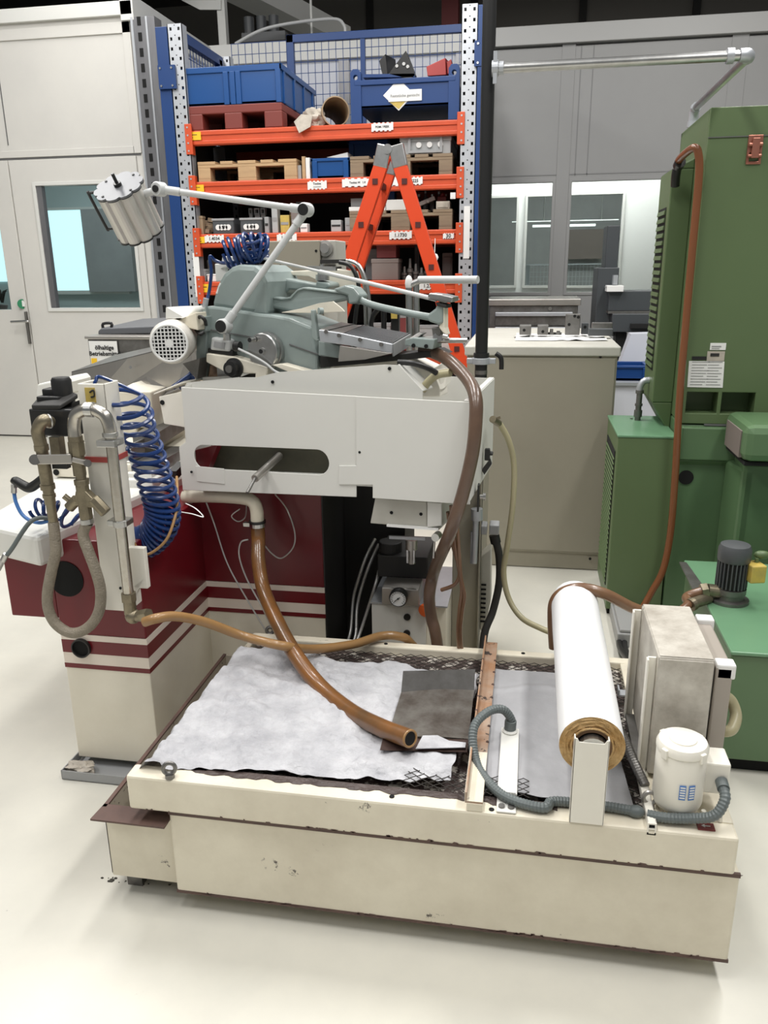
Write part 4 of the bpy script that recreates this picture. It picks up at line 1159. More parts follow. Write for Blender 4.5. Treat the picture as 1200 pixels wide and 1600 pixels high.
MB().fb((0.712, 3.395, 1.180), (0.748, 3.395, 1.184), 0.001).fb((0.713, 3.395, 1.173), (0.742, 3.395, 1.175), 0.001).out('print', 'ink_grey', n3)
MB().fb((0.643, 3.397, 1.129), (0.697, 3.397, 1.142), 0.004).out('maker_plate', 'black', t)
# louvred cover on the left side of the upper cabinet
ly0, ly1 = 3.62, 3.92
cz0, cz1 = 0.975, 1.845
cv = MB().box((GX - 0.085, ly0, 0.92), (GX, ly1, 1.86)).prism([(GX - 0.085, ly0, 0.92), (GX, ly0, 0.92), (GX, ly0, 0.78)], (0, ly1 - ly0, 0)).prism([(GX - 0.085, ly0, 1.86), (GX, ly0, 1.86), (GX, ly0, 1.90)], (0, ly1 - ly0, 0)).out('side_cover', 'machine_green', t, bevel=0.005)
MB().box((GX - 0.0865, ly0 + 0.06, 1.05), (GX - 0.0845, ly1 - 0.03, 1.72)).out('grille_frame', 'hole', cv)
for k in range(22):
    MB().obox((GX - 0.089, (ly0 + ly1) / 2 + 0.015, 1.07 + k * 0.03), (0.005, ly1 - ly0 - 0.10, 0.017), (0, 0.18, 0)).out('louvre', 'machine_green', cv)
# base of the machine
zg = 0.797
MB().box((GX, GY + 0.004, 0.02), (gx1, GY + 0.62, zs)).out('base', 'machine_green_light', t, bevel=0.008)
zb1 = 0.724
MB().box((GX + 0.005, GY - 0.03, zb1), (gx1, GY + 0.01, zs - 0.006)).prism([(GX + 0.005, GY - 0.03, zb1), (GX + 0.005, GY + 0.01, zb1), (GX + 0.005, GY + 0.01, zb1 - 0.03)], (1.2, 0, 0)).out('front_step', 'machine_green_light', t, bevel=0.006)
hc = (0.667, 3.400, 0.644)
MB().cyl((hc[0], GY - 0.002, hc[2]), (hc[0], GY + 0.002, hc[2]), 0.03, seg=28).out('round_opening', 'hole', t)
# right wing with the light green box
MB().box((0.841, 3.22, 0.02), (gx1, GY, 0.756)).prism([(0.841, 3.22, 0.02), (0.841, 3.22, 0.730), (0.841 - 0.03, GY, 0.730), (0.841 - 0.03, GY, 0.02)], (0.05, 0, 0)).out('wing', 'machine_green_light', t, bevel=0.015)
hd = MB().box((0.790, 3.05, 0.793), (1.5, 3.38, 0.931)).out('head_box', 'machine_green_light', t, bevel=0.03)
MB().box((0.790 - 0.004, 3.1, 0.803), (0.790 + 0.01, 3.33, 0.903)).out('dark_guard', 'brown_grey', hd)
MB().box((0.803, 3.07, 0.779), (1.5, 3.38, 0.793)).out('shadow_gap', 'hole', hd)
# low green box with side grille in front left
t = T('green_floor_box', 'low green box with a side grille between beige cabinet and green machine', 'box', (0.5, 3.63, 0))
lx0 = 0.382
lz = 0.813
MB().box((lx0, GY - 0.002, 0.03), (GX - 0.006, GY + 0.47, lz)).out('body', 'machine_green', t, bevel=0.005)
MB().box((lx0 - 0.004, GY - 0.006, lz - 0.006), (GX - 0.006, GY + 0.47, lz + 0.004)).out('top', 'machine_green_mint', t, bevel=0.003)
MB().box((lx0 - 0.003, GY + 0.06, 0.12), (lx0 + 0.001, GY + 0.42, lz - 0.08)).out('grille_frame', 'hole', t)
for k in range(26):
    zz = 0.135 + k * 0.0225
    if zz < lz - 0.09:
        MB().obox((lx0 - 0.004, GY + 0.24, zz), (0.006, 0.36, 0.0045), (0, -0.6, 0)).out('louvre', 'machine_green', t)
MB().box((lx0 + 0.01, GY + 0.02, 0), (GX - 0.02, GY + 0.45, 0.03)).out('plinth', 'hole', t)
sc_ = (0.476, 3.777, 0.810)
MB().cyl(sc_, (sc_[0], sc_[1], sc_[2] + 0.012), 0.006).out('screw', 'steel', t)
# galvanised elbow pipe above the low box
t = T('pipe_elbow', 'short galvanised elbow pipe rising from the low green box', 'pipe', (0.5, 3.72, lz))
ex, ey = 0.500, 3.75
ez = 0.999
MB().cyl((ex, ey, lz), (ex, ey, ez - 0.06), 0.013).out('pipe', 'steel_dark', t, smooth=True)
MB().cyl((ex, ey, lz + 0.02), (ex, ey, lz + 0.05), 0.018).cyl((ex, ey, lz + 0.07), (ex, ey, lz + 0.08), 0.017).cyl((ex, ey, ez - 0.06), (ex, ey, ez - 0.045), 0.018).out('coupling', 'steel_dark', t)
MB().tube([(ex, ey, ez - 0.06), (ex, ey, ez - 0.03), (ex + 0.012, ey, ez - 0.007), (ex + 0.035, ey, ez), (GX - 0.005, ey, ez)], 0.015).cyl((ex + 0.065, ey, ez), (ex + 0.078, ey, ez), 0.02).out('elbow', 'galvanised', t, smooth=True)
# front coolant tank of the green machine with its pump
t = T('green_tank', 'low green coolant tank at the right edge with light green top', 'tank', (1.0, 2.6, 0))
tx0 = 0.622
tz = 0.415
MB().box((tx0, 2.26, 0.05), (1.9, 3.0, tz - 0.012)).out('body', 'machine_green_light', t, bevel=0.006)
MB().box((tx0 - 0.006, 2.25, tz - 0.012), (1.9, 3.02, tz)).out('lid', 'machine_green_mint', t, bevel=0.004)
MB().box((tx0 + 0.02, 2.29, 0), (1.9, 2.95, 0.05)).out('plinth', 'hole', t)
MB().prism([(tx0 - 0.03, 2.62, tz), (tx0 + 0.02, 2.62, tz), (tx0 - 0.005, 2.98, tz), (tx0 - 0.03, 2.98, tz)], (0, 0, 0.006)).out('edge_strip', 'steel_dark', t)
t = T('coolant_pump', 'dark finned coolant pump with yellow terminal box on the green tank', 'pump', (0, 0, 0))
pc = Vector((0.694, 2.638, 0.405))
pc.z = tz
t.location = pc
ROOT[t.name] = Matrix.Translation(pc)
MB().lathe(pc, [(0.062, 0.0), (0.062, 0.010), (0.045, 0.012), (0.045, 0.03), (0.05, 0.032), (0.05, 0.05)], seg=28).out('flange', 'steel_dark', t, smooth=True)
mtr = MB().cyl(pc + Vector((0, 0, 0.05)), pc + Vector((0, 0, 0.148)), 0.040).out('motor', 'black_soft', t)
fn = MB()
for k in range(24):
    a = 2 * math.pi * k / 24
    fn.obox(pc + Vector((math.cos(a) * 0.044, math.sin(a) * 0.044, 0.10)), (0.012, 0.004, 0.09), (0, 0, a))
fn.out('fins', 'charcoal', mtr)
MB().lathe(pc, [(0.050, 0.145), (0.052, 0.15), (0.052, 0.185), (0.046, 0.2), (0.03, 0.204), (0.01, 0.205)], seg=28).out('fan_cover', 'charcoal', t, smooth=True)
MB().obox(pc + Vector((0.062, -0.02, 0.115)), (0.05, 0.06, 0.06), (0, 0, 0.25)).out('terminal_box', 'yellow_dirty', t, bevel=0.004)
MB().cyl(pc + Vector((0.068, -0.01, 0.145)), pc + Vector((0.068, -0.01, 0.16)), 0.006).ball(pc + Vector((0.085, 0.0, 0.168)), 0.018, scale=(1.5, 0.8, 0.8)).out('gland', 'machine_green', t, smooth=True)
MB().cyl(pc + Vector((-0.03, -0.01, 0.035)), pc + Vector((-0.075, -0.015, 0.04)), 0.022).cyl(pc + Vector((-0.075, -0.015, 0.04)), pc + Vector((-0.095, -0.017, 0.036)), 0.026, seg=6).out('outlet', 'brass_old', t)
# hoses of the green machine
tag(MB().tube([(0.545, 3.550, 1.857), (0.542, 3.500, 1.879), (0.554, 3.420, 1.896), (0.570, 3.360, 1.904), (0.584, 3.350, 1.883), (0.594, 3.350, 1.806), (0.596, 3.350, 1.570), (0.598, 3.350, 1.287), (0.600, 3.340, 0.989), (0.612, 3.340, 0.674), (0.616, 3.340, 0.425), (0.599, 3.330, 0.256), (0.559, 3.320, 0.155), (0.525, 3.300, 0.087)], 0.0145, seg=12).out('coolant_hose', 'copper_orange', smooth=True), 'long orange brown hose running down the front of the green machine', 'hose')
tag(MB().tube([(0.545, 3.550, 1.852), (0.544, 3.560, 1.828), (0.548, 3.580, 1.794)], 0.018).cyl((0.547, 3.500, 1.872), (0.546, 3.530, 1.862), 0.021).out('hose_end', 'black', smooth=True), 'black hose end above the louvred green cover', 'hose')
hz = Vector((pc.x - 0.09, pc.y - 0.017, pc.z + 0.037))
tag(MB().tube([hz, hz + Vector((-0.05, -0.01, -0.02)), (0.547, 2.550, 0.429), (0.505, 2.500, 0.410), (0.482, 2.450, 0.379), (0.55, 2.35, 0.30), (0.57, 2.2, 0.12), (0.57, 2.15, 0.018)], 0.0155, seg=12).out('pump_hose', 'hose_brown', smooth=True), 'brown hose bending down from the coolant pump outlet', 'hose')
tag(MB().cyl((0.563, 2.560, 0.430), (0.623, 2.620, 0.427), 0.019).cyl((0.553, 2.550, 0.427), (0.565, 2.560, 0.430), 0.022).out('hose_clamp', 'brass_old'), 'dark metal hose fitting between pump and brown hose', 'fitting')

# ------------------------------------------------------------------ coolant filter tank in the foreground
X0, X1, Y0, Y1, ZL = -0.88, 0.462, 1.46, 2.235, 0.38
t = T('coolant_tank', 'large worn cream coolant filter tank with a trough lid in the foreground', 'tank', (-0.16, 1.84, 0))
tk = t
MB().box((-0.79, 1.475, 0.05), (0.478, 2.24, 0.283)).out('body', 'cream_worn', t, bevel=0.006)
MB().box((-0.79, 1.474, 0.05), (0.478, 1.4795, 0.058)).box((-0.79, 1.473, 0.274), (0.478, 1.4795, 0.2835)).out('chipped_edge', 'rusty_edge', t)
MB().box((-0.74, 1.56, 0.0), (0.42, 2.2, 0.05)).out('plinth', 'black_soft', t)  # black block added to draw the dark shadow line under the tank
# lid trough: four rails around a recessed bed
MB().box((X0, Y0, 0.29), (X1, Y0 + 0.05, ZL)).out('front_rail', 'cream_worn', t, bevel=0.006)
MB().box((-0.835, Y1 - 0.035, 0.29), (X1, Y1, ZL)).out('rear_rail', 'cream_worn', t, bevel=0.005)
MB().box((-0.835, Y0 + 0.05, 0.29), (-0.815, Y1 - 0.03, ZL - 0.004)).out('side_rail', 'tank_inner', t, bevel=0.005)
MB().box((0.30, Y0 + 0.05, 0.29), (X1, Y1 - 0.035, ZL)).out('deck', 'cream_worn', t, bevel=0.004)
MB().box((-0.83, Y0 + 0.05, 0.292), (0.30, Y1 - 0.035, 0.318)).out('bed', 'tank_inner', t)
def zsl(x, y):
    return 0.352 + 0.008 * hash3(x * 9, y * 9) + 0.006 * hash3(x * 30, y * 30)
def sl(u, v):
    x, y = -0.82 + u * (0.30 + 0.82), Y0 + 0.045 + v * (Y1 - 0.035 - Y0 - 0.045)
    return (x, y, zsl(x, y))
s_ = MB().sheet(sl, 90, 56).out('sludge', 'sludge', t, smooth=True)
s_['kind'] = 'stuff'
# ragged dark sludge band creeping onto the front rail and flakes on it
fk = MB()
random.seed(2)
for k in range(60):
    x = -0.78 + 0.85 * random.random()
    y = Y0 + 0.05 - 0.012 * random.random() ** 2
    r_ = 0.004 + 0.010 * random.random()
    fk.ball((x, y, ZL - 0.001), r_, seg=7, scale=(1.6, 0.7, 0.25))
fk.out('sludge_crumbs', 'sludge_dark', t)['kind'] = 'stuff'
bd = MB()
pts = []
n = 70
for k in range(n + 1):
    x = -0.70 + 0.80 * k / n
    pts.append((x, Y0 + 0.034 + 0.012 * hash3(k * 0.35, 2.0) + 0.004 * hash3(k * 1.3, 5), ZL + 0.0004))
pts += [(0.10, Y0 + 0.055, ZL + 0.0004), (-0.70, Y0 + 0.055, ZL + 0.0004)]
bd.prism(pts, (0, 0, 0.0012)).out('sludge_edge', 'sludge_dark', t)
bd = MB()
pts = [(-0.85, Y1 - 0.030, ZL + 0.0004), (0.30, Y1 - 0.030, ZL + 0.0004)]
# chain-link wire over the sludge
def chain(name, xa, xb, ya, yb, cell, z):
    b = MB()
    nx, ny = int((xb - xa) / cell), int((yb - ya) / (0.7 * cell))
    for i in range(nx + 1):
        pr = None
        for j in range(ny + 1):
            x = xa + (i + (i + j) % 2) * cell
            y = ya + j * cell * 0.7
            p = Vector((x, y, z + 0.0015 * hash3(x * 8, y * 8, 4) + (0.0012 if i % 2 else 0)))
            if pr is not None:
                b.beam(pr, p, 0.0014, 0.0014)
            pr = p
    o = b.out(name, 'wire', tk)
    o['kind'] = 'stuff'
chain('wire_mesh', -0.24, 0.03, Y0 + 0.05, Y0 + 0.125, 0.014, 0.3905)
chain('wire_mesh', -0.80, 0.12, 2.03, 2.195, 0.0155, 0.362)
chain('wire_mesh', 0.225, 0.30, Y0 + 0.06, Y1 - 0.05, 0.0155, 0.372)
ch = MB()
random.seed(21)
for k in range(150):
    x = -0.785 + 1.26 * random.random()
    zz = random.choice((0.2815, 0.2815, 0.0545, 0.0545, 0.0545))
    L_ = 0.003 + 0.012 * random.random() ** 2
    hh_ = 0.0015 + 0.005 * random.random() ** 2
    sg_ = -1 if zz > 0.2 else 1
    n_ = 6
    ch.prism([(x + L_ * math.cos(2 * math.pi * i / n_) * (0.7 + 0.5 * random.random()), 1.4735, zz + sg_ * abs(hh_ * math.sin(2 * math.pi * i / n_)) * (0.7 + 0.5 * random.random())) for i in range(n_)], (0, 0.002, 0))
for k in range(45):
    x = X0 + 0.02 + 1.3 * random.random()
    zz = 0.292
    L_, hh_ = 0.002 + 0.008 * random.random() ** 2, 0.001 + 0.003 * random.random()
    ch.prism([(x - L_, Y0 - 0.0008, zz), (x + L_, Y0 - 0.0008, zz), (x + L_ * 0.6, Y0 - 0.0008, zz + hh_), (x - L_ * 0.5, Y0 - 0.0008, zz + hh_ * 1.3)], (0, 0.002, 0))
ch.out('paint_chips', 'rusty_edge', tk)['kind'] = 'stuff'
# red warning plate on the front right corner, and small stubs
wp = MB().box((0.384, Y0 + 0.016, ZL), (0.418, Y0 + 0.038, ZL + 0.003)).out('warning_plate', 'red_dull', t)
MB().prism([(0.392, Y0 + 0.027, ZL + 0.0032), (0.399, Y0 + 0.022, ZL + 0.0032), (0.399, Y0 + 0.032, ZL + 0.0032)], (0, 0, 0.001)).box((0.397, Y0 + 0.026, ZL + 0.003), (0.410, Y0 + 0.028, ZL + 0.0042)).out('arrow', 'paper', wp)
bo = MB()
for p in ((-0.039, 1.473, 0.380), (-0.258, 1.482, 0.380), (0.02, Y1 - 0.018, ZL), (-0.40, Y1 - 0.018, ZL)):
    bo.cyl((p[0], p[1], ZL - 0.002), (p[0], p[1], ZL + 0.0015), 0.006, seg=10)
bo.out('bolt_holes', 'hole', t)
# lifting eyes
for k, (p, m_) in enumerate((((-0.774, 1.470, 0.380), 'steel_dark'), ((0.294, 1.534, 0.380), 'steel_brushed'))):
    e = T('lifting_eye', ['dark lifting eye bolt at the left front corner of the tank', 'grey lifting eye bolt in front of the small cream motor'][k], 'eye bolt', (p[0], p[1], ZL), group='lifting eyes on the tank')
    MB().torus((p[0], p[1], ZL + 0.024), 0.0135, 0.005, axis=(0.35 if k == 0 else 0.1, -1, 0.1)).out('ring', m_, e, smooth=True)
    MB().cyl((p[0], p[1], ZL), (p[0], p[1], ZL + 0.01), 0.011).out('shank', m_, e)
# low sump tray at the left
t = T('sump_tray', 'low open cream sump tray with rusty rim left of the tank', 'tray', (-0.88, 1.9, 0))
sx0 = -0.972
MB().box((sx0, 1.50, 0.06), (sx0 + 0.006, 2.31, 0.252)).box((sx0, 1.50, 0.06), (-0.793, 1.506, 0.25)).box((sx0, 2.304, 0.06), (-0.793, 2.31, 0.252)).box((sx0, 1.50, 0.06), (-0.793, 2.31, 0.066)).out('walls', 'tank_inner', t)
MB().prism([(sx0 - 0.008, 1.452, 0.25), (-0.793, 1.452, 0.25), (-0.793, 1.51, 0.25), (sx0 - 0.003, 1.51, 0.25)], (0, 0, 0.005)).box((sx0 - 0.003, 1.5, 0.25), (sx0 + 0.007, 2.31, 0.255)).out('rim', 'rusty_edge', t)
MB().box((sx0 + 0.006, 1.494, 0.06), (-0.793, 1.50, 0.248)).out('front_face', 'cream_worn', t)
MB().box((sx0 + 0.02, 1.53, 0), (sx0 + 0.06, 2.27, 0.06)).out('foot', 'steel_dark', t)
# filter fleece: left crumpled sheet, right wet sheet coming off the roll
def quad(c00, c10, c11, c01, u, v):
    a = Vector(c00).lerp(Vector(c10), u)
    b = Vector(c01).lerp(Vector(c11), u)
    return a.lerp(b, v)
def f1(u, v):
    p = quad((-0.885, 1.492, 0), (-0.135, 1.552, 0), (-0.100, 2.045, 0), (-0.870, 2.10, 0), u, v)
    e = (1 if v in (0.0, 1.0) else 0.25)
    p.y += 0.020 * hash3(u * 5, v * 4, 7) * e + 0.007 * hash3(u * 22, v * 20, 2) * e
    p.x += 0.014 * hash3(u * 3, v * 8, 3)
    # dip at the left behind, sag lines
    z = 0.390 + 0.014 * hash3(p.x * 6, p.y * 6, 1) + 0.012 * abs(hash3(p.x * 17 + p.y * 9, p.y * 20, 4)) + 0.006 * hash3(p.x * 34, p.y * 34, 8)
    z += 0.010 * math.exp(-((p.y - 1.53 - 0.05 * p.x) / 0.02) ** 2) + 0.008 * math.exp(-((p.y - 1.84 - 0.12 * math.sin(p.x * 6)) / 0.018) ** 2) + 0.007 * math.exp(-((p.x + 0.45 + 0.5 * (p.y - 1.8)) / 0.02) ** 2)
    if u < 0.05:
        z -= 0.10 * (1 - u / 0.05) ** 1.5
    if v < 0.06:
        z -= 0.012 * (1 - v / 0.06) * (1 if u > 0.1 else 0)
    return (p.x, p.y, z)
tag(MB().sheet(f1, 120, 80).out('filter_fleece', 'fleece', smooth=True), 'crumpled off-white filter fleece lying over the left part of the tank', 'fleece')
def f2(u, v):
    p = quad((-0.06, 1.535, 0), (0.262, 1.520, 0), (0.225, 2.10, 0), (-0.058, 2.095, 0), u, v)
    p.y += 0.006 * hash3(u * 6, v * 5, 9) * (1 if v in (0.0, 1.0) else 0.3)
    z = 0.386 + 0.004 * hash3(p.x * 7, p.y * 7, 2) + 0.002 * hash3(p.x * 25, p.y * 25, 3) + 0.005 * math.exp(-((p.y - 1.99 - 0.02 * math.sin(p.x * 20)) / 0.012) ** 2)
    return (p.x, p.y, z)
tag(MB().sheet(f2, 50, 80).out('wet_fleece', 'fleece_wet', smooth=True), 'flat grey wet fleece sheet under the white roll', 'fleece')
t = T('white_rag_bundle', 'dirty white cloth bundle at the rear left of the tank bed', 'cloth', (-0.70, 2.12, 0.36))
rag_blob('cloth', (-0.70, 2.11, 0.376), (0.075, 0.045, 0.022), 'fleece', t, 6)
# bent dirty sheet-metal chute
t = T('chip_chute', 'dirty grey bent sheet metal chute lying on the fleece under the hose end', 'chute', (-0.2, 1.8, 0.40))
zc = 0.408
MB().sheet(lambda u, v: tuple(quad((-0.300, 1.665, 0), (-0.105, 1.690, 0), (-0.108, 1.925, 0), (-0.300, 1.885, 0), u, v) + Vector((0, 0, zc + 0.006 * math.sin(u * 3)))), 10, 10, 0.002).out('floor', 'chute_metal', t)
MB().sheet(lambda u, v: tuple(Vector((-0.300, 1.885, zc)).lerp(Vector((-0.108, 1.925, zc)), u) + Vector((0.0, 0.035 * v, 0.045 * v))), 10, 3, 0.002).out('rear_flange', 'steel_dark', t)
MB().sheet(lambda u, v: tuple(Vector((-0.300, 1.665, zc)).lerp(Vector((-0.105, 1.690, zc)), u) + Vector((-0.01 * (1 - u), -0.045 * v, -0.006 * v))), 10, 3, 0.002).out('front_flange', 'rusty_edge', t)
MB().prism([(-0.225, 1.628, zc + 0.001), (-0.11, 1.65, zc + 0.002), (-0.11, 1.668, zc + 0.003), (-0.15, 1.668, zc + 0.004), (-0.18, 1.685, zc + 0.005), (-0.215, 1.68, zc + 0.004)], (0, 0, 0.002)).out('grease_patch', 'fleece', t)
# rusty angle bar across the tank
t = T('angle_bar', 'rusty angle iron bar laid across the tank from front to back', 'bar', (-0.078, 1.85, ZL))
xb_ = -0.092
MB().box((xb_, Y0 + 0.004, ZL + 0.018), (xb_ + 0.034, Y1 - 0.002, ZL + 0.022)).box((xb_ - 0.004, Y0 + 0.004, ZL + 0.018), (xb_, Y1 - 0.002, ZL + 0.044)).out('profile', 'rust', t)
MB().box((xb_, Y0 + 0.002, ZL + 0.0), (xb_ + 0.034, Y0 + 0.03, ZL + 0.018)).box((xb_, Y1 - 0.03, ZL), (xb_ + 0.034, Y1 - 0.004, ZL + 0.018)).out('foot', 'cream_worn', t)
MB().box((xb_, Y0 + 0.004, ZL + 0.0221), (xb_ + 0.034, Y0 + 0.19, ZL + 0.0228)).box((xb_ - 0.0048, Y0 + 0.004, ZL + 0.02), (xb_ - 0.004, Y0 + 0.25, ZL + 0.0442)).out('paint_remains', 'cream_worn', t)
nt_ = MB()
for k in range(14):
    yy = Y0 + 0.2 + 0.035 * k
    nt_.ball((xb_ - 0.002 + 0.034 * (k % 2), yy, ZL + 0.022 + 0.02 * ((k + 1) % 2)), 0.004, seg=7)
nt_.out('rust_flakes', 'rusty_edge', t)['kind'] = 'stuff'
# white flat bracket with grommet
t = T('sensor_bracket', 'white flat bracket screwed to the tank rail, holding the grey conduit', 'bracket', (-0.01, 1.6, ZL))
xw = -0.008
MB().box((xw - 0.021, Y0 + 0.004, ZL + 0.001), (xw + 0.021, Y0 + 0.05, ZL + 0.005)).box((xw - 0.021, Y0 + 0.05, ZL + 0.001), (xw + 0.021, Y0 + 0.055, ZL + 0.018)).box((xw - 0.021, Y0 + 0.05, ZL + 0.0145), (xw + 0.021, 1.772, ZL + 0.018)).box((xw + 0.018, Y0 + 0.05, ZL + 0.012), (xw + 0.022, 1.772, ZL + 0.018)).out('bar', 'cream_white', t, bevel=0.0015)
sb = MB()
for dx in (-0.010, 0.010):
    sb.cyl((xw + dx, Y0 + 0.02, ZL + 0.005), (xw + dx, Y0 + 0.02, ZL + 0.009), 0.007, seg=12)
sb.out('screws', 'steel_dark', t)
MB().lathe((xw, 1.755, ZL + 0.018), [(0.017, 0), (0.019, 0.004), (0.015, 0.008), (0.011, 0.008)]).out('grommet', 'cream_white', t, smooth=True)
hp = Vector((xw, 1.755, ZL + 0.022))
t = T('cable_conduit', 'grey corrugated conduit looping from the white bracket along the tank front', 'conduit', (0.02, 1.5, ZL))
MB().corrugated([hp, hp + Vector((0.002, 0, 0.03)), hp + Vector((-0.02, -0.01, 0.062)), hp + Vector((-0.055, -0.035, 0.066)), hp + Vector((-0.085, -0.08, 0.045)), (-0.082, 1.614, 0.400), (-0.042, 1.532, 0.397), (0.003, 1.493, 0.395), (0.071, 1.479, 0.394), (0.095, 1.507, ZL + 0.012), (0.20, 1.507, ZL + 0.012), (0.262, 1.500, ZL + 0.012)], 0.0105, pitch=0.007).out('hose', 'conduit', t, smooth=False)
MB().cyl(hp, hp + Vector((0.001, 0, 0.028)), 0.0145).out('end_sleeve', 'conduit', t, bevel=0.002)
MB().ball((0.262, 1.500, ZL + 0.012), 0.0135, seg=14, scale=(1.4, 1, 1)).out('end_cap', 'conduit', t, smooth=True)
# roll of filter fleece and its stand
RC = Vector((0.161, 1.48, 0.552))
t = T('fleece_roll', 'thick white roll of filter fleece lying over the tank', 'roll', (0.161, 1.85, 0.49))
rl = MB()
def rr_(k):
    return 0.0665 + 0.0008 * math.sin(k * 3.1)
seg = 56
rings = []
for j in range(13):
    y = RC.y + 0.004 + j * (0.745 / 12)
    rings.append([rl.bm.verts.new((RC.x + (0.0665 + 0.0008 * hash3(k * 0.5, j * 0.4)) * math.cos(2 * math.pi * k / seg), y, RC.z + (0.0665 + 0.0008 * hash3(k * 0.5, j * 0.4)) * math.sin(2 * math.pi * k / seg))) for k in range(seg)])
for a, b in zip(rings, rings[1:]):
    for k in range(seg):
        rl.bm.faces.new((a[k], a[(k + 1) % seg], b[(k + 1) % seg], b[k]))
rl.out('fleece_layers', 'roll_white', t, smooth=True)
def annul(y, r0, r1):
    m = MB()
    na, nr = 72, 9
    g = [[m.bm.verts.new((RC.x + (r0 + (r1 - r0) * i / nr) * math.cos(2 * math.pi * k / na), y + (0.0035 * hash3(i * 2.1, math.cos(2 * math.pi * k / na) * 3, math.sin(2 * math.pi * k / na) * 3) if 0 < i < nr else 0), RC.z + (r0 + (r1 - r0) * i / nr) * math.sin(2 * math.pi * k / na))) for k in range(na)] for i in range(nr + 1)]
    for i in range(nr):
        for k in range(na):
            m.bm.faces.new((g[i][k], g[i][(k + 1) % na], g[i + 1][(k + 1) % na], g[i + 1][k]))
    return m
annul(RC.y + 0.004, 0.040, 0.0665).out('stained_end', 'roll_end', t)
annul(RC.y + 0.745, 0.040, 0.0665).out('far_end', 'roll_white', t)
MB().lathe((RC.x, RC.y - 0.002, RC.z), [(0.040, 0), (0.040, 0.755), (0.034, 0.755), (0.034, 0.0)], axis=(0, 1, 0), seg=36, hollow=True).out('core', 'core_brown', t, smooth=True)
MB().torus((RC.x, RC.y - 0.0, RC.z), 0.0415, 0.0025, axis=(0, 1, 0), seg=36).out('core_edge', 'roll_end', t)
t = T('roll_stand', 'cream sheet metal post carrying the near end of the white roll', 'stand', (0.158, 1.47, ZL))
sx0_, sx1_ = 0.123, 0.193
MB().plate([(sx0_, ZL), (sx1_, ZL), (sx1_, 0.582), (sx1_ - 0.006, 0.582), (sx1_ - 0.010, 0.574), (sx0_ + 0.010, 0.574), (sx0_ + 0.006, 0.582), (sx0_, 0.582)], [], (0, 1.458, 0), (0, 0.003, 0)).box((sx0_, 1.458, ZL), (sx0_ + 0.003, 1.476, 0.582)).box((sx1_ - 0.003, 1.458, ZL), (sx1_, 1.476, 0.582)).out('post', 'cream_clean', t, bevel=0.001)
MB().cyl((RC.x, 1.461, RC.z), (RC.x, 1.50, RC.z), 0.031).out('spindle', 'steel', t)
# control box at the right end, with mounting profiles and clear cover
t = T('control_box', 'dirty white control box with clear side cover standing on the tank', 'box', (0.36, 1.77, ZL))
ax, bx_, ay, ay2, az, az2 = 0.303, 0.420, 1.64, 1.925, ZL + 0.012, 0.686
MB().box((ax, ay, az), (bx_, ay2, az2)).out('housing', 'cabinet_white', t, bevel=0.004)
MB().box((ax + 0.003, ay - 0.003, az + 0.004), (bx_ - 0.003, ay, az2 - 0.004)).out('front_panel', 'cabinet_white', t, bevel=0.002)
MB().box((ax + 0.003, ay + 0.003, az2), (bx_ - 0.003, ay2 - 0.003, az2 + 0.002)).out('top_panel', 'cabinet_white', t, bevel=0.001)
cvr = MB().box((bx_ + 0.006, ay + 0.012, az + 0.01), (bx_ + 0.042, ay2 - 0.012, az2 - 0.022)).out('side_cover', 'clear_cover', t, bevel=0.004)
for (yy, zz) in ((ay + 0.012, az2 - 0.05), (ay2 - 0.05, az2 - 0.045)):
    MB().box((bx_ + 0.008, yy, zz), (bx_ + 0.048, yy + 0.035, zz + 0.035)).out('corner_latch', 'paper', cvr, bevel=0.004)
MB().box((bx_, ay + 0.02, az + 0.02), (bx_ + 0.006, ay2 - 0.02, az2 - 0.03)).out('gasket', 'black_soft', t)
for yy in (ay + 0.015, ay2 - 0.015):
    MB().box((ax - 0.022, yy, ZL), (ax - 0.001, yy + 0.006, az2 - 0.01)).box((ax - 0.022, yy - 0.014, ZL), (ax - 0.018, yy + 0.006, az2 - 0.01)).out('mounting_profile', 'cream_clean', t, bevel=0.001)
MB().box((ax - 0.02, ay + 0.03, ZL), (bx_, ay2 - 0.03, az)).out('foot', 'steel_dark', t)
tag(MB().box((0.275, 2.0, ZL + 0.001), (0.36, 2.03, ZL + 0.006)).box((0.275, 2.0, ZL + 0.006), (0.279, 2.03, ZL + 0.02)).out('bracket_strip', 'galvanised'), 'small perforated steel strip behind the left profile of the control box', 'strip')
# motor of the filter drive
mc = Vector((0.350, 1.542, ZL))
t = T('drive_motor', 'small round cream motor with cable box at the tank right front', 'motor', mc)
MB().lathe(mc, [(0.030, 0.006), (0.047, 0.018), (0.051, 0.03), (0.051, 0.145), (0.050, 0.148)], seg=36).out('housing', 'cream_clean', t, smooth=True)
MB().lathe(mc, [(0.0505, 0.1482), (0.0525, 0.150), (0.0525, 0.160), (0.048, 0.168), (0.028, 0.169), (0.027, 0.172), (0.006, 0.173)], seg=36).out('cap', 'cream_clean', t, smooth=True)
for k in range(4):
    a = 0.7 + k * math.pi / 2
    MB().obox(mc + Vector((math.cos(a) * 0.0505, math.sin(a) * 0.0505, 0.152)), (0.012, 0.014, 0.022), (0, 0, a)).out('cap_lug', 'cream_clean', t, bevel=0.002)
MB().lathe(mc, [(0.036, 0), (0.036, 0.007), (0.02, 0.008)], seg=24).out('base', 'cream_worn', t)
MB().box((mc.x + 0.045, mc.y - 0.012, ZL + 0.052), (mc.x + 0.098, mc.y + 0.052, ZL + 0.125)).out('cable_box', 'cream_clean', t, bevel=0.004)
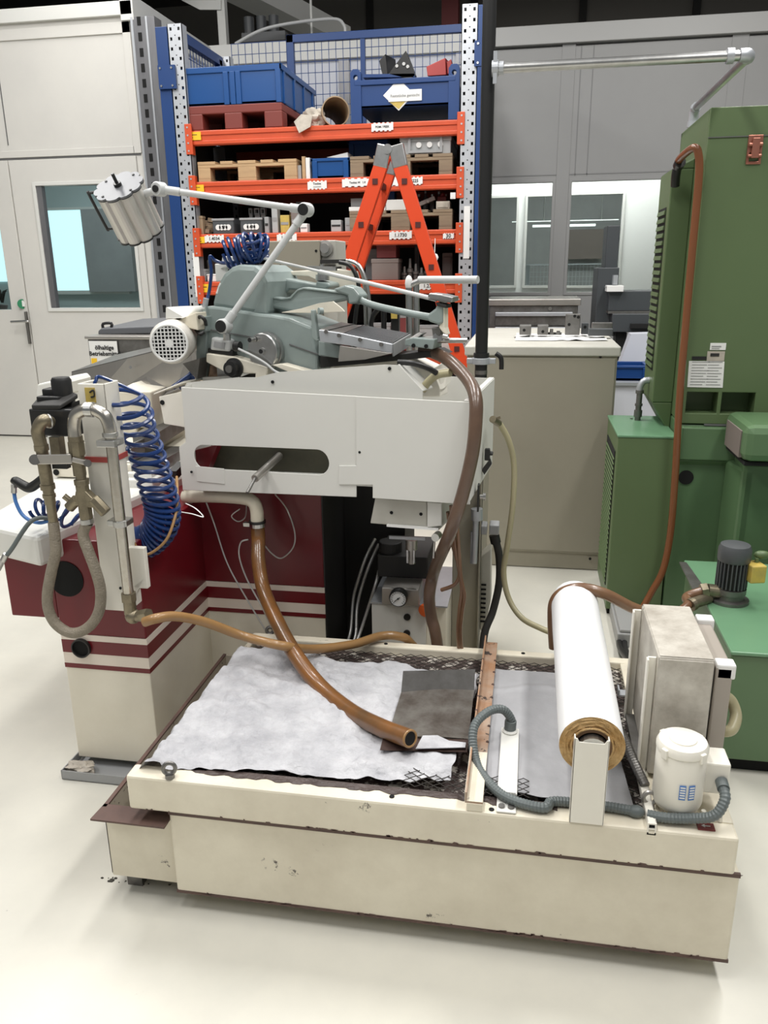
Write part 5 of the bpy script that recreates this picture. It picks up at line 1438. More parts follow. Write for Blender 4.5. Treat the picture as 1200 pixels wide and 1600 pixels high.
for k in range(2):
    a = -1.60 + 0.36 * k
    n_ = Vector((math.cos(a), math.sin(a), 0))
    tl_ = Vector((-n_.y, n_.x, 0))
    c_ = mc + n_ * 0.0518 + Vector((0, 0, 0.075))
    dp = MB().prism([c_ - tl_ * 0.0065 - Vector((0, 0, 0.017)), c_ + tl_ * 0.0065 - Vector((0, 0, 0.017)), c_ + tl_ * 0.0065 + Vector((0, 0, 0.017)), c_ - tl_ * 0.0065 + Vector((0, 0, 0.017))], n_ * 0.0012).out('data_plate', 'hose_blue_light', t)
    pr = MB()
    for j in range(5):
        zz = -0.013 + j * 0.006
        q_ = c_ + n_ * 0.0014 + Vector((0, 0, zz))
        pr.prism([q_ - tl_ * 0.005, q_ + tl_ * 0.005, q_ + tl_ * 0.005 + Vector((0, 0, 0.003)), q_ - tl_ * 0.005 + Vector((0, 0, 0.003))], n_ * 0.0006)
    pr.out('print', 'paper', dp)
gl = Vector((mc.x + 0.082, mc.y - 0.012, ZL + 0.085))
MB().cyl(gl, gl + Vector((0.0, -0.022, -0.004)), 0.0125).out('cable_gland', 'conduit', t)
tag(MB().corrugated([gl + Vector((0, -0.015, -0.003)), gl + Vector((0.0, -0.04, -0.016)), gl + Vector((-0.02, -0.055, -0.045)), gl + Vector((-0.06, -0.045, -0.065)), (mc.x - 0.03, mc.y - 0.058, ZL + 0.016), (0.285, 1.492, ZL + 0.013)], 0.0105, pitch=0.007).out('cable_conduit', 'conduit'), 'grey corrugated conduit curving from the motor cable box to the eye bolt', 'conduit')
tag(MB().corrugated([(0.235, 1.80, 0.44), (0.258, 1.72, 0.43), (0.275, 1.64, 0.415), (0.292, 1.585, 0.398)], 0.0105, pitch=0.007).out('cable_conduit', 'steel_dark'), 'dark conduit passing between the roll and the control box', 'conduit')
# stub of square double tube at the front
t = T('double_tube', 'cream double square tube end sticking over the tank front rail', 'tube', (0.290, 1.485, 0.380))
dx_ = 0.290
MB().plate(rect(-0.009, 0, 0.009, 0.028), [rect(-0.006, 0.003, 0.006, 0.0125), rect(-0.006, 0.0155, 0.006, 0.025)], (dx_, Y0 + 0.0, ZL - 0.012), (0, 0.004, 0)).box((dx_ - 0.009, Y0 + 0.004, ZL + 0.0005), (dx_ - 0.007, Y0 + 0.20, ZL + 0.016)).box((dx_ + 0.007, Y0 + 0.004, ZL + 0.0005), (dx_ + 0.009, Y0 + 0.20, ZL + 0.016)).box((dx_ - 0.009, Y0 + 0.004, ZL + 0.014), (dx_ + 0.009, Y0 + 0.20, ZL + 0.016)).out('profile', 'cream_clean', t)
MB().box((dx_ - 0.006, Y0 + 0.003, ZL - 0.009), (dx_ + 0.006, Y0 + 0.0045, ZL + 0.013)).out('opening', 'hole', t)
# screws and pipe stubs behind the motor
t = T('pipe_stub', 'three short pipe stubs standing right of the cream motor on the tank', 'stubs', (0.42, 1.5, ZL))
for k in range(3):
    MB().cyl((0.400 + 0.017 * k, 1.512, ZL), (0.400 + 0.017 * k, 1.512, ZL + 0.022 + 0.012 * (k == 2)), 0.005, seg=10).out('stub', 'cream_clean', t)

# hoses over the tank
tag(MB().tube([(0.110, 2.200, 0.414), (0.102, 2.200, 0.501), (0.103, 2.200, 0.558), (0.126, 2.200, 0.592), (0.176, 2.200, 0.608), (0.243, 2.200, 0.595), (0.319, 2.220, 0.551), (0.387, 2.240, 0.517), (0.443, 2.280, 0.457), (0.47, 2.34, 0.45), (0.49, 2.36, 0.25), (0.50, 2.36, 0.02)], 0.0165, seg=14).out('return_hose', 'hose_brown', smooth=True), 'brown hose arching over the far end of the white roll', 'hose')
tag(MB().tube([(0.458, 1.713, 0.567), (0.485, 1.725, 0.546), (0.495, 1.708, 0.519), (0.480, 1.675, 0.502), (0.458, 1.676, 0.494)], 0.013, seg=10).out('side_hose', 'hose_yellow', smooth=True), 'short bent khaki hose behind the control box cover', 'hose')
# rear floor hoses near the roll
tag(MB().tube([(0.488, 3.377, 0.020), (0.435, 3.205, 0.020), (0.407, 3.030, 0.030), (0.413, 2.759, 0.100)], 0.012).tube([(0.504, 3.346, 0.020), (0.456, 3.208, 0.020), (0.426, 3.022, 0.030), (0.425, 2.761, 0.100)], 0.012).out('black_cables', 'black', smooth=True), 'pair of black cables on the floor behind the tank, left of the control box', 'cables')
tag(MB().box((0.402, 3.085, 0.0), (0.402 + 0.09, 3.085 + 0.35, 0.06)).box((0.402 + 0.01, 3.085 + 0.01, 0.06), (0.402 + 0.08, 3.085 + 0.33, 0.075)).out('floor_profile', 'wall_grey', bevel=0.005), 'grey metal profile lying on the floor behind the roll', 'profile')
# crumbs on the floor
t = T('floor_debris', 'small dark chips on the floor in front of the sump tray', 'debris', (-1.004, 1.544, 0.000))
random.seed(9)
db = MB()
for k in range(24):
    x, y = -1.001 + random.gauss(0, 0.012), 1.540 + random.gauss(0, 0.008)
    if k > 12:
        x += 0.03 + 0.12 * random.random()
    r_ = 0.001 + 0.004 * random.random() * (1 if k < 13 else 0.5)
    db.ball((x, y, r_ * 0.4), r_, seg=6, scale=(1.3, 0.9, 0.5))
db.out('chips', 'debris', t)['kind'] = 'stuff'

# ------------------------------------------------------------------ machine base (cream foot, red body, stripes)
CX0, CX1, CY, YIN = -1.345, -1.072, 1.98, 2.44
t = T('saw_pedestal', 'saw machine pedestal with cream foot, dark red body and striped edge', 'machine base', (-1.1, 2.7, 0))
zA_, zB_, zC_, zD_, zE_ = 0.349, 0.364, 0.400, 0.442, 0.461
BX = -0.650
MB().box((CX0, CY, 0.035), (CX1, 3.0, zE_)).box((CX1 - 0.01, YIN, 0.035), (BX, 3.0, zE_)).out('foot_block', 'cream', t, bevel=0.003)
def band(name, m, a, b, pr=0.0015):
    MB().box((CX0 - pr, CY - pr, a), (CX1 + pr, YIN, b)).box((CX1, YIN - pr, a), (BX + pr, YIN + 0.1, b)).out(name, m, t)
band('stripe', 'maroon', zA_, zB_)
band('stripe', 'stripe_cream', zB_, zC_, 0.001)
band('stripe', 'maroon', zC_, zD_)
band('stripe', 'stripe_cream', zD_, zE_, 0.001)
RB = 0.508
MB().box((-1.50, CY, RB), (CX0 - 0.002, 2.9, 0.70)).box((CX0 - 0.002, CY, zE_), (CX1, 3.0, 0.76)).box((CX1 - 0.01, YIN, zE_), (BX, 3.0, 0.86)).out('red_body', 'maroon', t, bevel=0.004)
hc = (-1.304, 1.978, 0.638)
MB().cyl((hc[0], CY - 0.0025, hc[2]), (hc[0], CY + 0.002, hc[2]), 0.055, seg=36).out('large_opening', 'hole', t)
hc = (-1.282, 1.978, 0.419)
MB().lathe((hc[0], CY - 0.012, hc[2]), [(0.030, 0), (0.030, 0.02), (0.026, 0.02), (0.026, 0.0)], axis=(0, 1, 0), seg=28, hollow=True).out('pipe_socket', 'black_soft', t)
MB().cyl((hc[0], CY - 0.004, hc[2]), (hc[0], CY - 0.001, hc[2]), 0.027, seg=24).out('small_opening', 'hole', t)
MB().cyl((CX0 - 0.0, CY + 0.02, RB - 0.0), (CX0 - 0.0, CY + 0.02, RB - 0.01), 0.01).out('plug', 'black', t)
# dark void and inner wall right of the base, below the trough
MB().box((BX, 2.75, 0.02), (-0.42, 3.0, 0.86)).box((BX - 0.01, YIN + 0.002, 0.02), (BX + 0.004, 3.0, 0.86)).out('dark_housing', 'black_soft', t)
# white cover plate on the left arm
cv_ = MB().prism([(-1.58, 1.985, 0.705), (-1.318, 1.892, 0.705), (-1.265, 2.16, 0.705), (-1.20, 2.62, 0.705), (-1.66, 2.62, 0.705)], (0, 0, 0.09)).out('white_cover', 'cream_white', t, bevel=0.012)
# cream bed blocks with rails
MB().box((-1.636, 2.5, 0.800), (-1.278, 3.1, 0.854)).out('bed_block', 'cream', t, bevel=0.004)
MB().box((-1.413, 2.42, 0.761), (-1.226, 3.0, 0.822)).out('bed_block', 'cream_white', t, bevel=0.004)
MB().box((-1.575, 2.6, 0.839), (-1.363, 3.2, 0.905)).out('bed_block', 'cream', t, bevel=0.004)
bh = MB()
for p in ((-1.626, 2.498, 0.818), (-1.370, 2.498, 0.828), (-1.429, 2.598, 0.889), (-1.354, 2.498, 0.820)):
    bh.cyl(p, (p[0], p[1] - 0.003, p[2]), 0.011, seg=12)
bh.box((-1.435, 2.598, 0.882), (-1.411, 2.590, 0.900)).out('bed_holes', 'hole', t)
MB().box((-1.726, 2.52, 0.846), (-1.341, 2.62, 0.860)).box((-1.342, 2.5, 0.797), (-1.333, 2.6, 0.925)).out('rail', 'steel', t, bevel=0.002)
# guide beam of steel running back to the right under the trough
MB().beam((-1.277, 2.500, 0.836), (-1.331, 3.000, 0.816), 0.09, 0.06).beam((-1.334, 2.600, 0.914), (-1.388, 3.100, 0.915), 0.08, 0.05).out('guide_beam', 'steel_dark', t)
MB().beam((-1.294, 2.450, 0.825), (-1.328, 2.900, 0.794), 0.10, 0.02).out('guide_cover', 'cream_white', t)
MB().beam((-1.261, 2.300, 0.742), (-1.168, 2.600, 0.743), 0.05, 0.03).out('brace', 'wall_trim', t)
MB().beam((-1.132, 2.380, 0.855), (-1.128, 2.450, 0.870), 0.03, 0.028).out('lever_end', 'black', t)
# cream boxes behind the pneumatic post
MB().fb((-1.608, 2.750, 0.870), (-1.436, 2.750, 0.933), 0.4).fb((-1.522, 2.750, 0.932), (-1.363, 2.750, 1.069), 0.5).prism([(-1.506, 2.750, 1.067), (-1.514, 2.900, 1.079), (-1.416, 2.900, 1.051), (-1.366, 2.750, 1.038)], (0, 0.4, 0)).out('vise_housing', 'cream', t, bevel=0.006)
MB().box((-1.478, 2.740, 0.881), (-1.470, 2.760, 0.911)).cyl((-1.502, 2.740, 0.919), (-1.513, 2.760, 0.915), 0.01).box((-1.439, 2.740, 0.882), (-1.421, 2.750, 0.905)).out('housing_holes', 'hole', t)
# small steel drip tray under the foot with a rag
t = T('drip_tray', 'flat grey steel drip tray under the left foot of the saw base', 'tray', (-1.3, 1.9, 0))
MB().box((-1.362, 1.905, 0.003), (-1.03, 2.12, 0.006)).box((-1.362, 1.905, 0.003), (-1.03, 1.908, 0.033)).box((-1.362, 1.905, 0.003), (-1.359, 2.12, 0.033)).box((-1.362, 2.117, 0.003), (-1.03, 2.12, 0.033)).out('pan', 'grey_plastic', t)
t2 = T('rag_in_tray', 'crumpled grey rag in the drip tray at the foot of the base', 'rag', (-1.33, 1.90, 0.008))
rag_blob('cloth', (-1.315, 1.938, 0.026), (0.042, 0.022, 0.016), 'rag', t2, 9)

# ------------------------------------------------------------------ white trough
U = Vector((0.979, -0.202, 0)).normalized()
Nn = Vector((0.202, 0.979, 0)).normalized()
FR = Vector((-0.148, 2.143, 0))
def tp(p):
    d = Vector(p) - FR
    return (d.x * U.x + d.y * U.y, p[2])
FL = Vector((-1.054, 2.330, 1.150))
ZR = 1.15
t = T('white_trough', 'white sheet metal trough with a long slot, carrying the grey green saw', 'trough', (-0.6, 2.5, 0.86))
# stadium shaped slot
sa, sb_ = tp((-0.991, 2.317, 0.934)), tp((-0.603, 2.237, 0.948))
r_ = 0.038
sl_ = []
for k in range(13):
    a = math.pi / 2 + math.pi * k / 12
    sl_.append((sa[0] + r_ * math.cos(a), sa[1] + r_ * math.sin(a)))
for k in range(13):
    a = -math.pi / 2 + math.pi * k / 12
    sl_.append((sb_[0] + r_ * math.cos(a), sb_[1] + r_ * math.sin(a)))
left = [tp((-1.054, 2.330, 1.150)), tp((-1.055, 2.330, 0.979)), tp((-1.076, 2.335, 0.973)), tp((-1.075, 2.334, 0.817)), tp((-0.482, 2.212, 0.852)), tp((-0.475, 2.210, 1.146))]
left[1] = (left[0][0] + 0.002, left[1][1])
MB().plate([left[0], left[1], (left[1][0] - 0.03, left[1][1] - 0.02), (left[1][0] - 0.03, left[3][1]), (left[4][0], left[4][1]), (left[5][0], ZR)], [sl_], FR, Nn * 0.004, u=U).out('front_panel', 'cream_white', t, bevel=0.0015)
rp = [tp((-0.475, 2.210, 1.144)), tp((-0.479, 2.211, 0.949)), tp((-0.533, 2.223, 0.944)), tp((-0.535, 2.223, 0.886)), tp((-0.429, 2.201, 0.895)), tp((-0.430, 2.201, 0.855)), tp((-0.143, 2.142, 0.864)), tp((-0.148, 2.143, 1.150))]
rp[0] = (rp[0][0], ZR)
MB().plate(rp, [], FR - Nn * 0.004, Nn * 0.004, u=U).out('front_panel', 'cream_white', t, bevel=0.0015)
pl = tp((-1.024, 2.324, 0.852)), tp((-0.922, 2.303, 0.902))
MB().plate(rect(pl[0][0], pl[0][1], pl[1][0], pl[1][1]), [], FR - Nn * 0.002, Nn * 0.003, u=U).out('name_plate', 'cream_white', t, bevel=0.001)
sh = MB()
for p in ((-1.040, 2.327, 0.882), (-0.467, 2.209, 0.989), (-0.129, 2.139, 0.999)):
    q = Vector(p) - Nn * 0.005
    sh.cyl(q, q + Nn * 0.003, 0.004, seg=10)
sh.out('screw_holes', 'hole', t)
BR, BL = Vector((-0.105, 2.62, 0)), Vector((-1.0, 2.82, 0))
# right end, back wall, left end, floor
def wall(a, b, z0, z1, th=0.004):
    a, b = Vector(a), Vector(b)
    d = (b - a).normalized()
    n_ = Vector((-d.y, d.x, 0)) * th
    return [(a.x, a.y, z0), (b.x, b.y, z0), (b.x, b.y, z1), (a.x, a.y, z1)], n_
for nm, a, b, z0 in (('end_wall', FR, BR, 0.865), ('rear_wall', BR, BL, 0.90), ('end_wall', BL, FL, 0.90)):
    pts, n_ = wall(a, b, z0, ZR)
    MB().prism(pts, n_).out(nm, 'cream_white', t)
MB().prism([(FR.x, FR.y + 0.004, 0.90), (BR.x, BR.y, 0.90), (BL.x, BL.y, 0.90), (FL.x, FL.y + 0.004, 0.86)], (0, 0, 0.004)).out('floor', 'cream_white', t)
MB().prism([(FR.x - 0.002, FR.y, ZR), (BR.x - 0.002, BR.y, ZR), (BR.x - 0.018, BR.y, ZR), (FR.x - 0.018, FR.y, ZR)], (0, 0, 0.003)).out('rim_fold', 'cream_white', t)
# inner splash guard with the sloping top
gd = [(-1.075, 2.396, 1.138), (-1.062, 2.393, 1.155), (-0.885, 2.356, 1.178), (-0.814, 2.342, 1.181), (-0.744, 2.327, 1.199), (-0.403, 2.257, 1.233), (-0.361, 2.248, 1.233), (-0.290, 2.234, 1.162), (-0.290, 2.233, 1.111), (-1.082, 2.397, 1.068)]
go = MB().prism(gd, Nn * 0.004).out('splash_guard', 'cream_white', t)
q = Vector((-0.386, 2.253, 1.223))
q2 = Vector((-0.758, 2.330, 1.170))
MB().cyl(q - Nn * 0.003, q + Nn * 0.001, 0.005, seg=12).cyl(q2 - Nn * 0.003, q2 + Nn * 0.001, 0.005, seg=12).out('guard_holes', 'hole', go)
MB().prism([(-0.361, 2.248, 1.233), (-0.290, 2.234, 1.162), (-0.280, 2.395, 1.149), (-0.352, 2.410, 1.219)], (0, 0, 0.003)).out('guard_return', 'cream_white', t)
# rear cowl behind
MB().prism([(-0.714, 2.566, 1.190), (-0.448, 2.511, 1.231), (-0.354, 2.492, 1.226), (-0.266, 2.473, 1.189), (-0.265, 2.473, 1.110), (-0.719, 2.567, 1.089)], Nn * 0.08).prism([(-0.290, 2.458, 1.197), (-0.258, 2.533, 1.216), (-0.253, 2.532, 1.142), (-0.263, 2.452, 1.133)], Nn * 0.05).out('rear_cowl', 'cream_clean', t, bevel=0.004)
# left attached cream box
lb_ = Vector((-1.091, 2.389, 1.028))
MB().prism([(-1.156, 2.382, 1.111), (-1.068, 2.363, 1.131), (-1.065, 2.363, 1.017), (-1.146, 2.380, 1.024)], Nn * 0.25).prism([(-1.175, 2.385, 1.116), (-1.068, 2.363, 1.155), (-1.072, 2.619, 1.141), (-1.176, 2.641, 1.124)], (0, 0, 0.004)).out('side_box', 'cream_clean', t, bevel=0.004)
q = Vector((-1.144, 2.379, 1.093))
MB().cyl(q - Nn * 0.002, q + Nn * 0.002, 0.008, seg=12).out('side_box_hole', 'hole', t)
# things seen through the slot
MB().prism([(-1.008, 2.422, 0.960), (-0.579, 2.334, 0.970), (-0.582, 2.335, 0.873), (-1.017, 2.424, 0.856)], Nn * 0.02).out('slot_lining', 'dirty_lining', t)
MB().prism([(-1.059, 2.382, 0.936), (-0.962, 2.362, 0.964), (-1.018, 2.374, 0.854), (-1.054, 2.381, 0.862)], Nn * 0.03).out('slot_wedge', 'maroon', t)
# drain elbow with clamp below the trough
t = T('drain_elbow', 'cream drain pipe with elbow and hose clamp under the white trough', 'pipe', (-0.839, 2.337, 0.753))
e0 = [(-1.098, 2.380, 0.782), (-0.995, 2.359, 0.794), (-0.882, 2.335, 0.799), (-0.844, 2.327, 0.790), (-0.832, 2.325, 0.764), (-0.832, 2.325, 0.725)]
MB().tube(e0, 0.021, seg=16).out('elbow', 'cream_worn', t, smooth=True)
c1 = Vector((-0.832, 2.325, 0.725))
MB().cyl(c1 + Vector((0, 0, -0.004)), c1 + Vector((0, 0, -0.016)), 0.026).box(c1 + Vector((-0.045, -0.008, -0.016)), c1 + Vector((-0.02, 0.008, -0.004))).out('clamp', 'steel', t)
MB().cyl(c1 + Vector((0, 0, 0.004)), c1 + Vector((0, 0, -0.003)), 0.027).out('rubber_ring', 'black', t)
# steel rod lever poking through the slot
t = T('slot_lever', 'thin steel lever rod poking out of the trough slot', 'lever', (-0.785, 2.172, 0.885))
MB().cyl((-0.758, 2.361, 0.935), (-0.792, 2.215, 0.897), 0.012).out('sleeve', 'steel_brushed', t, smooth=True)
MB().cyl((-0.792, 2.215, 0.897), (-0.801, 2.166, 0.866), 0.005).out('rod', 'steel_dark', t, smooth=True)
# big drain hose from the elbow into the tank
dh = [c1 + Vector((0, 0, -0.006)), c1 + Vector((0, 0, -0.06)), (-0.820, 2.280, 0.609), (-0.787, 2.220, 0.535), (-0.702, 2.090, 0.485), (-0.618, 1.980, 0.444), (-0.528, 1.900, 0.398), (-0.418, 1.790, 0.395), (-0.318, 1.690, 0.419), (-0.239, 1.625, 0.438)]
hs = T('drain_hose', 'thick amber brown drain hose hanging from the trough into the tank', 'hose', dh[4])
MB().tube(dh, 0.0225, seg=18, n=12).out('hose', 'hose_amber', hs, smooth=True)
d_ = (Vector(dh[-1]) - Vector(dh[-2])).normalized()
e_ = Vector(dh[-1])
MB().cyl(e_ - d_ * 0.002, e_ + d_ * 0.0015, 0.0165).out('mouth', 'hole', hs)
MB().torus(e_ + d_ * 0.001, 0.0195, 0.003, axis=d_, seg=24).out('rim', 'hose_tan', hs, smooth=True)

# ------------------------------------------------------------------ hydraulic unit below the trough
t = T('hydraulic_unit', 'white hydraulic unit with pressure gauge and orange cap behind the tank', 'hydraulic unit', (-0.35, 2.5, 0))
yh = 2.42
ux0, ux1 = -0.484, -0.299
zt2 = 0.424
MB().box((ux0, yh, 0.02), (ux1, yh + 0.35, zt2)).out('reservoir', 'cream_white', t, bevel=0.004)
MB().box((ux0 - 0.003, yh - 0.004, zt2), (ux1 + 0.07, yh + 0.36, zt2 + 0.006)).out('lid', 'galvanised', t)
MB().box((ux1, yh + 0.03, 0.02), (ux1 + 0.065, yh + 0.34, zt2)).prism([(ux1, yh, 0.02), (ux1 + 0.065, yh + 0.03, 0.02), (ux1 + 0.065, yh + 0.03, zt2), (ux1, yh, zt2)], (-0.005, 0.02, 0)).out('side_plate', 'cream', t, bevel=0.003)
MB().box((-0.445, yh - 0.02, zt2 + 0.006), (-0.321, yh + 0.08, 0.490)).out('valve_block', 'steel_brushed', t, bevel=0.003)
gc = Vector((-0.384, 2.390, 0.472))
gg = MB().lathe(gc, [(0.028, 0.0), (0.030, -0.006), (0.030, -0.028), (0.026, -0.034), (0.026, -0.03)], axis=(0, 1, 0), seg=32).out('gauge_case', 'black', t, smooth=True)
MB().cyl(gc + Vector((0, -0.029, 0)), gc + Vector((0, -0.0305, 0)), 0.0262, seg=32).out('gauge_dial', 'paper', gg)
nd = MB().beam(gc + Vector((-0.012, -0.0318, -0.010)), gc + Vector((0.006, -0.0318, 0.005)), 0.002, 0.0025, up=(0, 1, 0)).cyl(gc + Vector((0, -0.030, 0)), gc + Vector((0, -0.033, 0)), 0.003)
for k in range(15):
    a = math.radians(225 - k * 270 / 14)
    v_ = Vector((math.cos(a), 0, math.sin(a)))
    nd.beam(gc + v_ * 0.018 + Vector((0, -0.0312, 0)), gc + v_ * 0.023 + Vector((0, -0.0312, 0)), 0.001, 0.0015, up=(0, 1, 0))
nd.out('needle', 'ink', gg)
so = MB()
for p in ((-0.363, 2.418, 0.383), (-0.364, 2.418, 0.324)):
    so.cyl((p[0], yh - 0.006, p[2]), (p[0], yh + 0.001, p[2]), 0.0115, seg=16)
so.out('plugs', 'black', t)
MB().cyl((-0.305, 2.400, 0.416), (-0.305 + 0.02, 2.45, 0.416), 0.022, seg=20).out('orange_cap', 'orange_cap', t, bevel=0.004)
# motor and solenoids above it, dark
MB().box((-0.477, 2.5, 0.488), (-0.305, 2.72, 0.566)).cyl((-0.441, 2.550, 0.520), (-0.440, 2.550, 0.602), 0.04).out('valve_stack', 'black_soft', t, bevel=0.004)
MB().cyl((-0.354, 2.460, 0.608), (-0.354, 2.460, 0.642), 0.02).cyl((-0.354, 2.460, 0.559), (-0.354, 2.460, 0.608), 0.013).out('solenoid', 'steel_brushed', t, smooth=True)
MB().box((-0.368, 2.450, 0.566), (-0.362, 2.440, 0.611)).box((-0.346, 2.450, 0.567), (-0.341, 2.440, 0.612)).out('solenoid_pins', 'steel', t)
MB().fb((-0.425, 2.440, 0.647), (-0.307, 2.440, 0.657), 0.006).out('bracket', 'galvanised', t)
# grey guard plates right under the trough
t = T('vise_cylinder_housing', 'grey cream housing block hanging below the white trough', 'housing', (-0.375, 2.292, 0.787))
MB().prism([(-0.447, 2.235, 0.765), (-0.271, 2.199, 0.770), (-0.272, 2.199, 0.850), (-0.430, 2.232, 0.846)], Nn * 0.22).out('plate', 'beige_top', t, bevel=0.003)
MB().prism([(-0.270, 2.189, 0.774), (-0.226, 2.180, 0.785), (-0.227, 2.180, 0.854), (-0.270, 2.189, 0.853)], Nn * 0.2).out('cover', 'cream_white', t, bevel=0.003)
MB().prism([(-0.393, 2.214, 0.764), (-0.236, 2.181, 0.770), (-0.236, 2.182, 0.776), (-0.393, 2.214, 0.770)], Nn * 0.15).out('lower_strip', 'paper', t)
hh = MB()
for p in ((-0.379, 2.221, 0.806), (-0.289, 2.203, 0.811)):
    q = Vector(p)
    hh.cyl(q - Nn * 0.002, q + Nn * 0.002, 0.005, seg=10)
hh.out('holes', 'hole', t)
MB().cyl((-0.245, 2.183, 0.747), Vector((-0.245, 2.183, 0.747)) + Nn * 0.03, 0.012).cyl((-0.248, 2.194, 0.732), (-0.251, 2.195, 0.680), 0.003).out('rod_eye', 'steel', t, smooth=True)
# vertical cream panel right of it, with pipes
t = T('leg_panel', 'cream support leg panel behind the brown hose, right of the hydraulic unit', 'panel', (-0.2, 2.9, 0))
px0, px1 = -0.233, -0.136
MB().box((px0, 2.62, 0.01), (px1, 2.66, 0.86)).box((px1 - 0.006, 2.60, 0.01), (px1, 3.1, 0.86)).out('panel', 'beige', t, bevel=0.002)
MB().cyl((-0.155, 2.580, 0.525), (-0.152, 2.580, 0.708), 0.010).cyl((-0.149, 2.580, 0.681), (-0.150, 2.580, 0.720), 0.02).cyl((-0.164, 2.590, 0.520), (-0.164, 2.590, 0.636), 0.006).out('conduit_pipes', 'galvanised', t, smooth=True)
tt = T('foot_switch', 'cream slotted switch box standing right of the leg panel', 'switch', (-0.109, 2.750, 0.286))
MB().prism([(-0.135, 2.700, 0.217), (-0.137, 2.700, 0.505), (-0.104, 2.700, 0.536), (-0.099, 2.700, 0.334), (-0.119, 2.700, 0.218)], (0, 0.08, 0)).out('body', 'beige_top', tt, bevel=0.003)
sx = MB()
for k in range(9):
    sx.box((-0.135, 2.696, 0.252 + k * 0.018), (-0.117, 2.70, 0.252 + k * 0.018 + 0.006))
sx.out('slots', 'hole', tt)
tt = T('cable_plug', 'grey rectangular plug with thick black cable right of the trough', 'plug', (-0.106, 2.600, 0.636))
MB().box((-0.136, 2.600, 0.621), (-0.116, 2.660, 0.653)).box((-0.108, 2.600, 0.622), (-0.075, 2.660, 0.657)).out('body', 'grey_plastic', tt, bevel=0.004)
MB().cyl((-0.092, 2.630, 0.613), (-0.085, 2.630, 0.585), 0.018).out('gland', 'black', tt)
MB().tube([(-0.085, 2.630, 0.590), (-0.072, 2.630, 0.534), (-0.069, 2.620, 0.443), (-0.087, 2.600, 0.342), (-0.112, 2.560, 0.273), (-0.124, 2.5, 0.15), (-0.18, 2.5, 0.012)], 0.0135, seg=12).out('cable', 'black_soft', tt, smooth=True)
# black knob, cable and coupling at the right end wall of the trough
kt = T('end_latch', 'black latch handle on the right end wall of the white trough', 'latch', (-0.114, 2.400, 0.938))
MB().box((-0.119, 2.380, 0.933), (-0.103, 2.400, 0.969)).box((-0.106, 2.380, 0.949), (-0.094, 2.410, 0.957)).out('handle', 'black', kt, bevel=0.003)
MB().prism([(-0.126, 2.380, 0.903), (-0.102, 2.380, 0.937), (-0.097, 2.380, 0.922), (-0.118, 2.380, 0.889)], (0, 0.02, 0)).out('base', 'black_soft', kt)
kt = T('end_bolt', 'small bolt and black bracket below the right end of the trough', 'bolt', (-0.119, 2.250, 0.859))
MB().box((-0.130, 2.240, 0.813), (-0.125, 2.270, 0.892)).out('bracket', 'black', kt)
MB().cyl((-0.122, 2.240, 0.859), (-0.109, 2.240, 0.860), 0.007).cyl((-0.113, 2.240, 0.860), (-0.105, 2.240, 0.860), 0.011).out('bolt', 'steel', kt)

# hoses of the saw
tag(MB().tube([(-0.315, 2.422, 1.262), (-0.251, 2.368, 1.247), (-0.203, 2.297, 1.226), (-0.158, 2.217, 1.194), (-0.134, 2.130, 1.163), (-0.131, 2.104, 1.102), (-0.138, 2.100, 1.016), (-0.163, 2.105, 0.898), (-0.202, 2.124, 0.770), (-0.259, 2.300, 0.603), (-0.275, 2.300, 0.516), (-0.268, 2.300, 0.441), (-0.250, 2.290, 0.369), (-0.22, 2.29, 0.12), (-0.20, 2.30, 0.01)], 0.0185, seg=16).out('suction_hose', 'hose_dark', smooth=True), 'thick brown hose from the saw table down the right side of the white trough', 'hose')
tag(MB().tube([(-0.301, 2.317, 1.153), (-0.285, 2.314, 1.176), (-0.257, 2.308, 1.199), (-0.217, 2.290, 1.209)], 0.012).out('hose_stub', 'hose_yellow', smooth=True), 'short khaki hose arch at the inner splash guard', 'hose')
tag(MB().tube([(-0.366, 2.280, 1.238), (-0.322, 2.271, 1.236), (-0.282, 2.283, 1.222), (-0.258, 2.298, 1.206)], 0.008).out('black_hose', 'black', smooth=True), 'black hose lying on the splash guard top', 'hose')
yf = Vector((-0.089, 2.420, 1.050))
t = T('thin_hose', 'thin khaki hose hanging from a brass cock at the trough end down to the floor', 'hose', yf)
MB().tube([(-0.090, 2.440, 1.044), (-0.075, 2.460, 1.025), (-0.048, 2.480, 0.969), (-0.031, 2.500, 0.886), (-0.031, 2.500, 0.759), (-0.043, 2.500, 0.628), (-0.052, 2.500, 0.526), (-0.032, 2.480, 0.444), (0.012, 2.440, 0.396), (0.074, 2.400, 0.381), (0.120, 2.380, 0.375), (0.184, 2.370, 0.367)], 0.0095, seg=12).out('hose', 'hose_yellow', t, smooth=True)
MB().cyl((-0.099, 2.410, 1.055), (-0.082, 2.450, 1.036), 0.011).beam((-0.103, 2.420, 1.049), (-0.076, 2.420, 1.060), 0.005, 0.008).out('cock', 'brass_old', t)
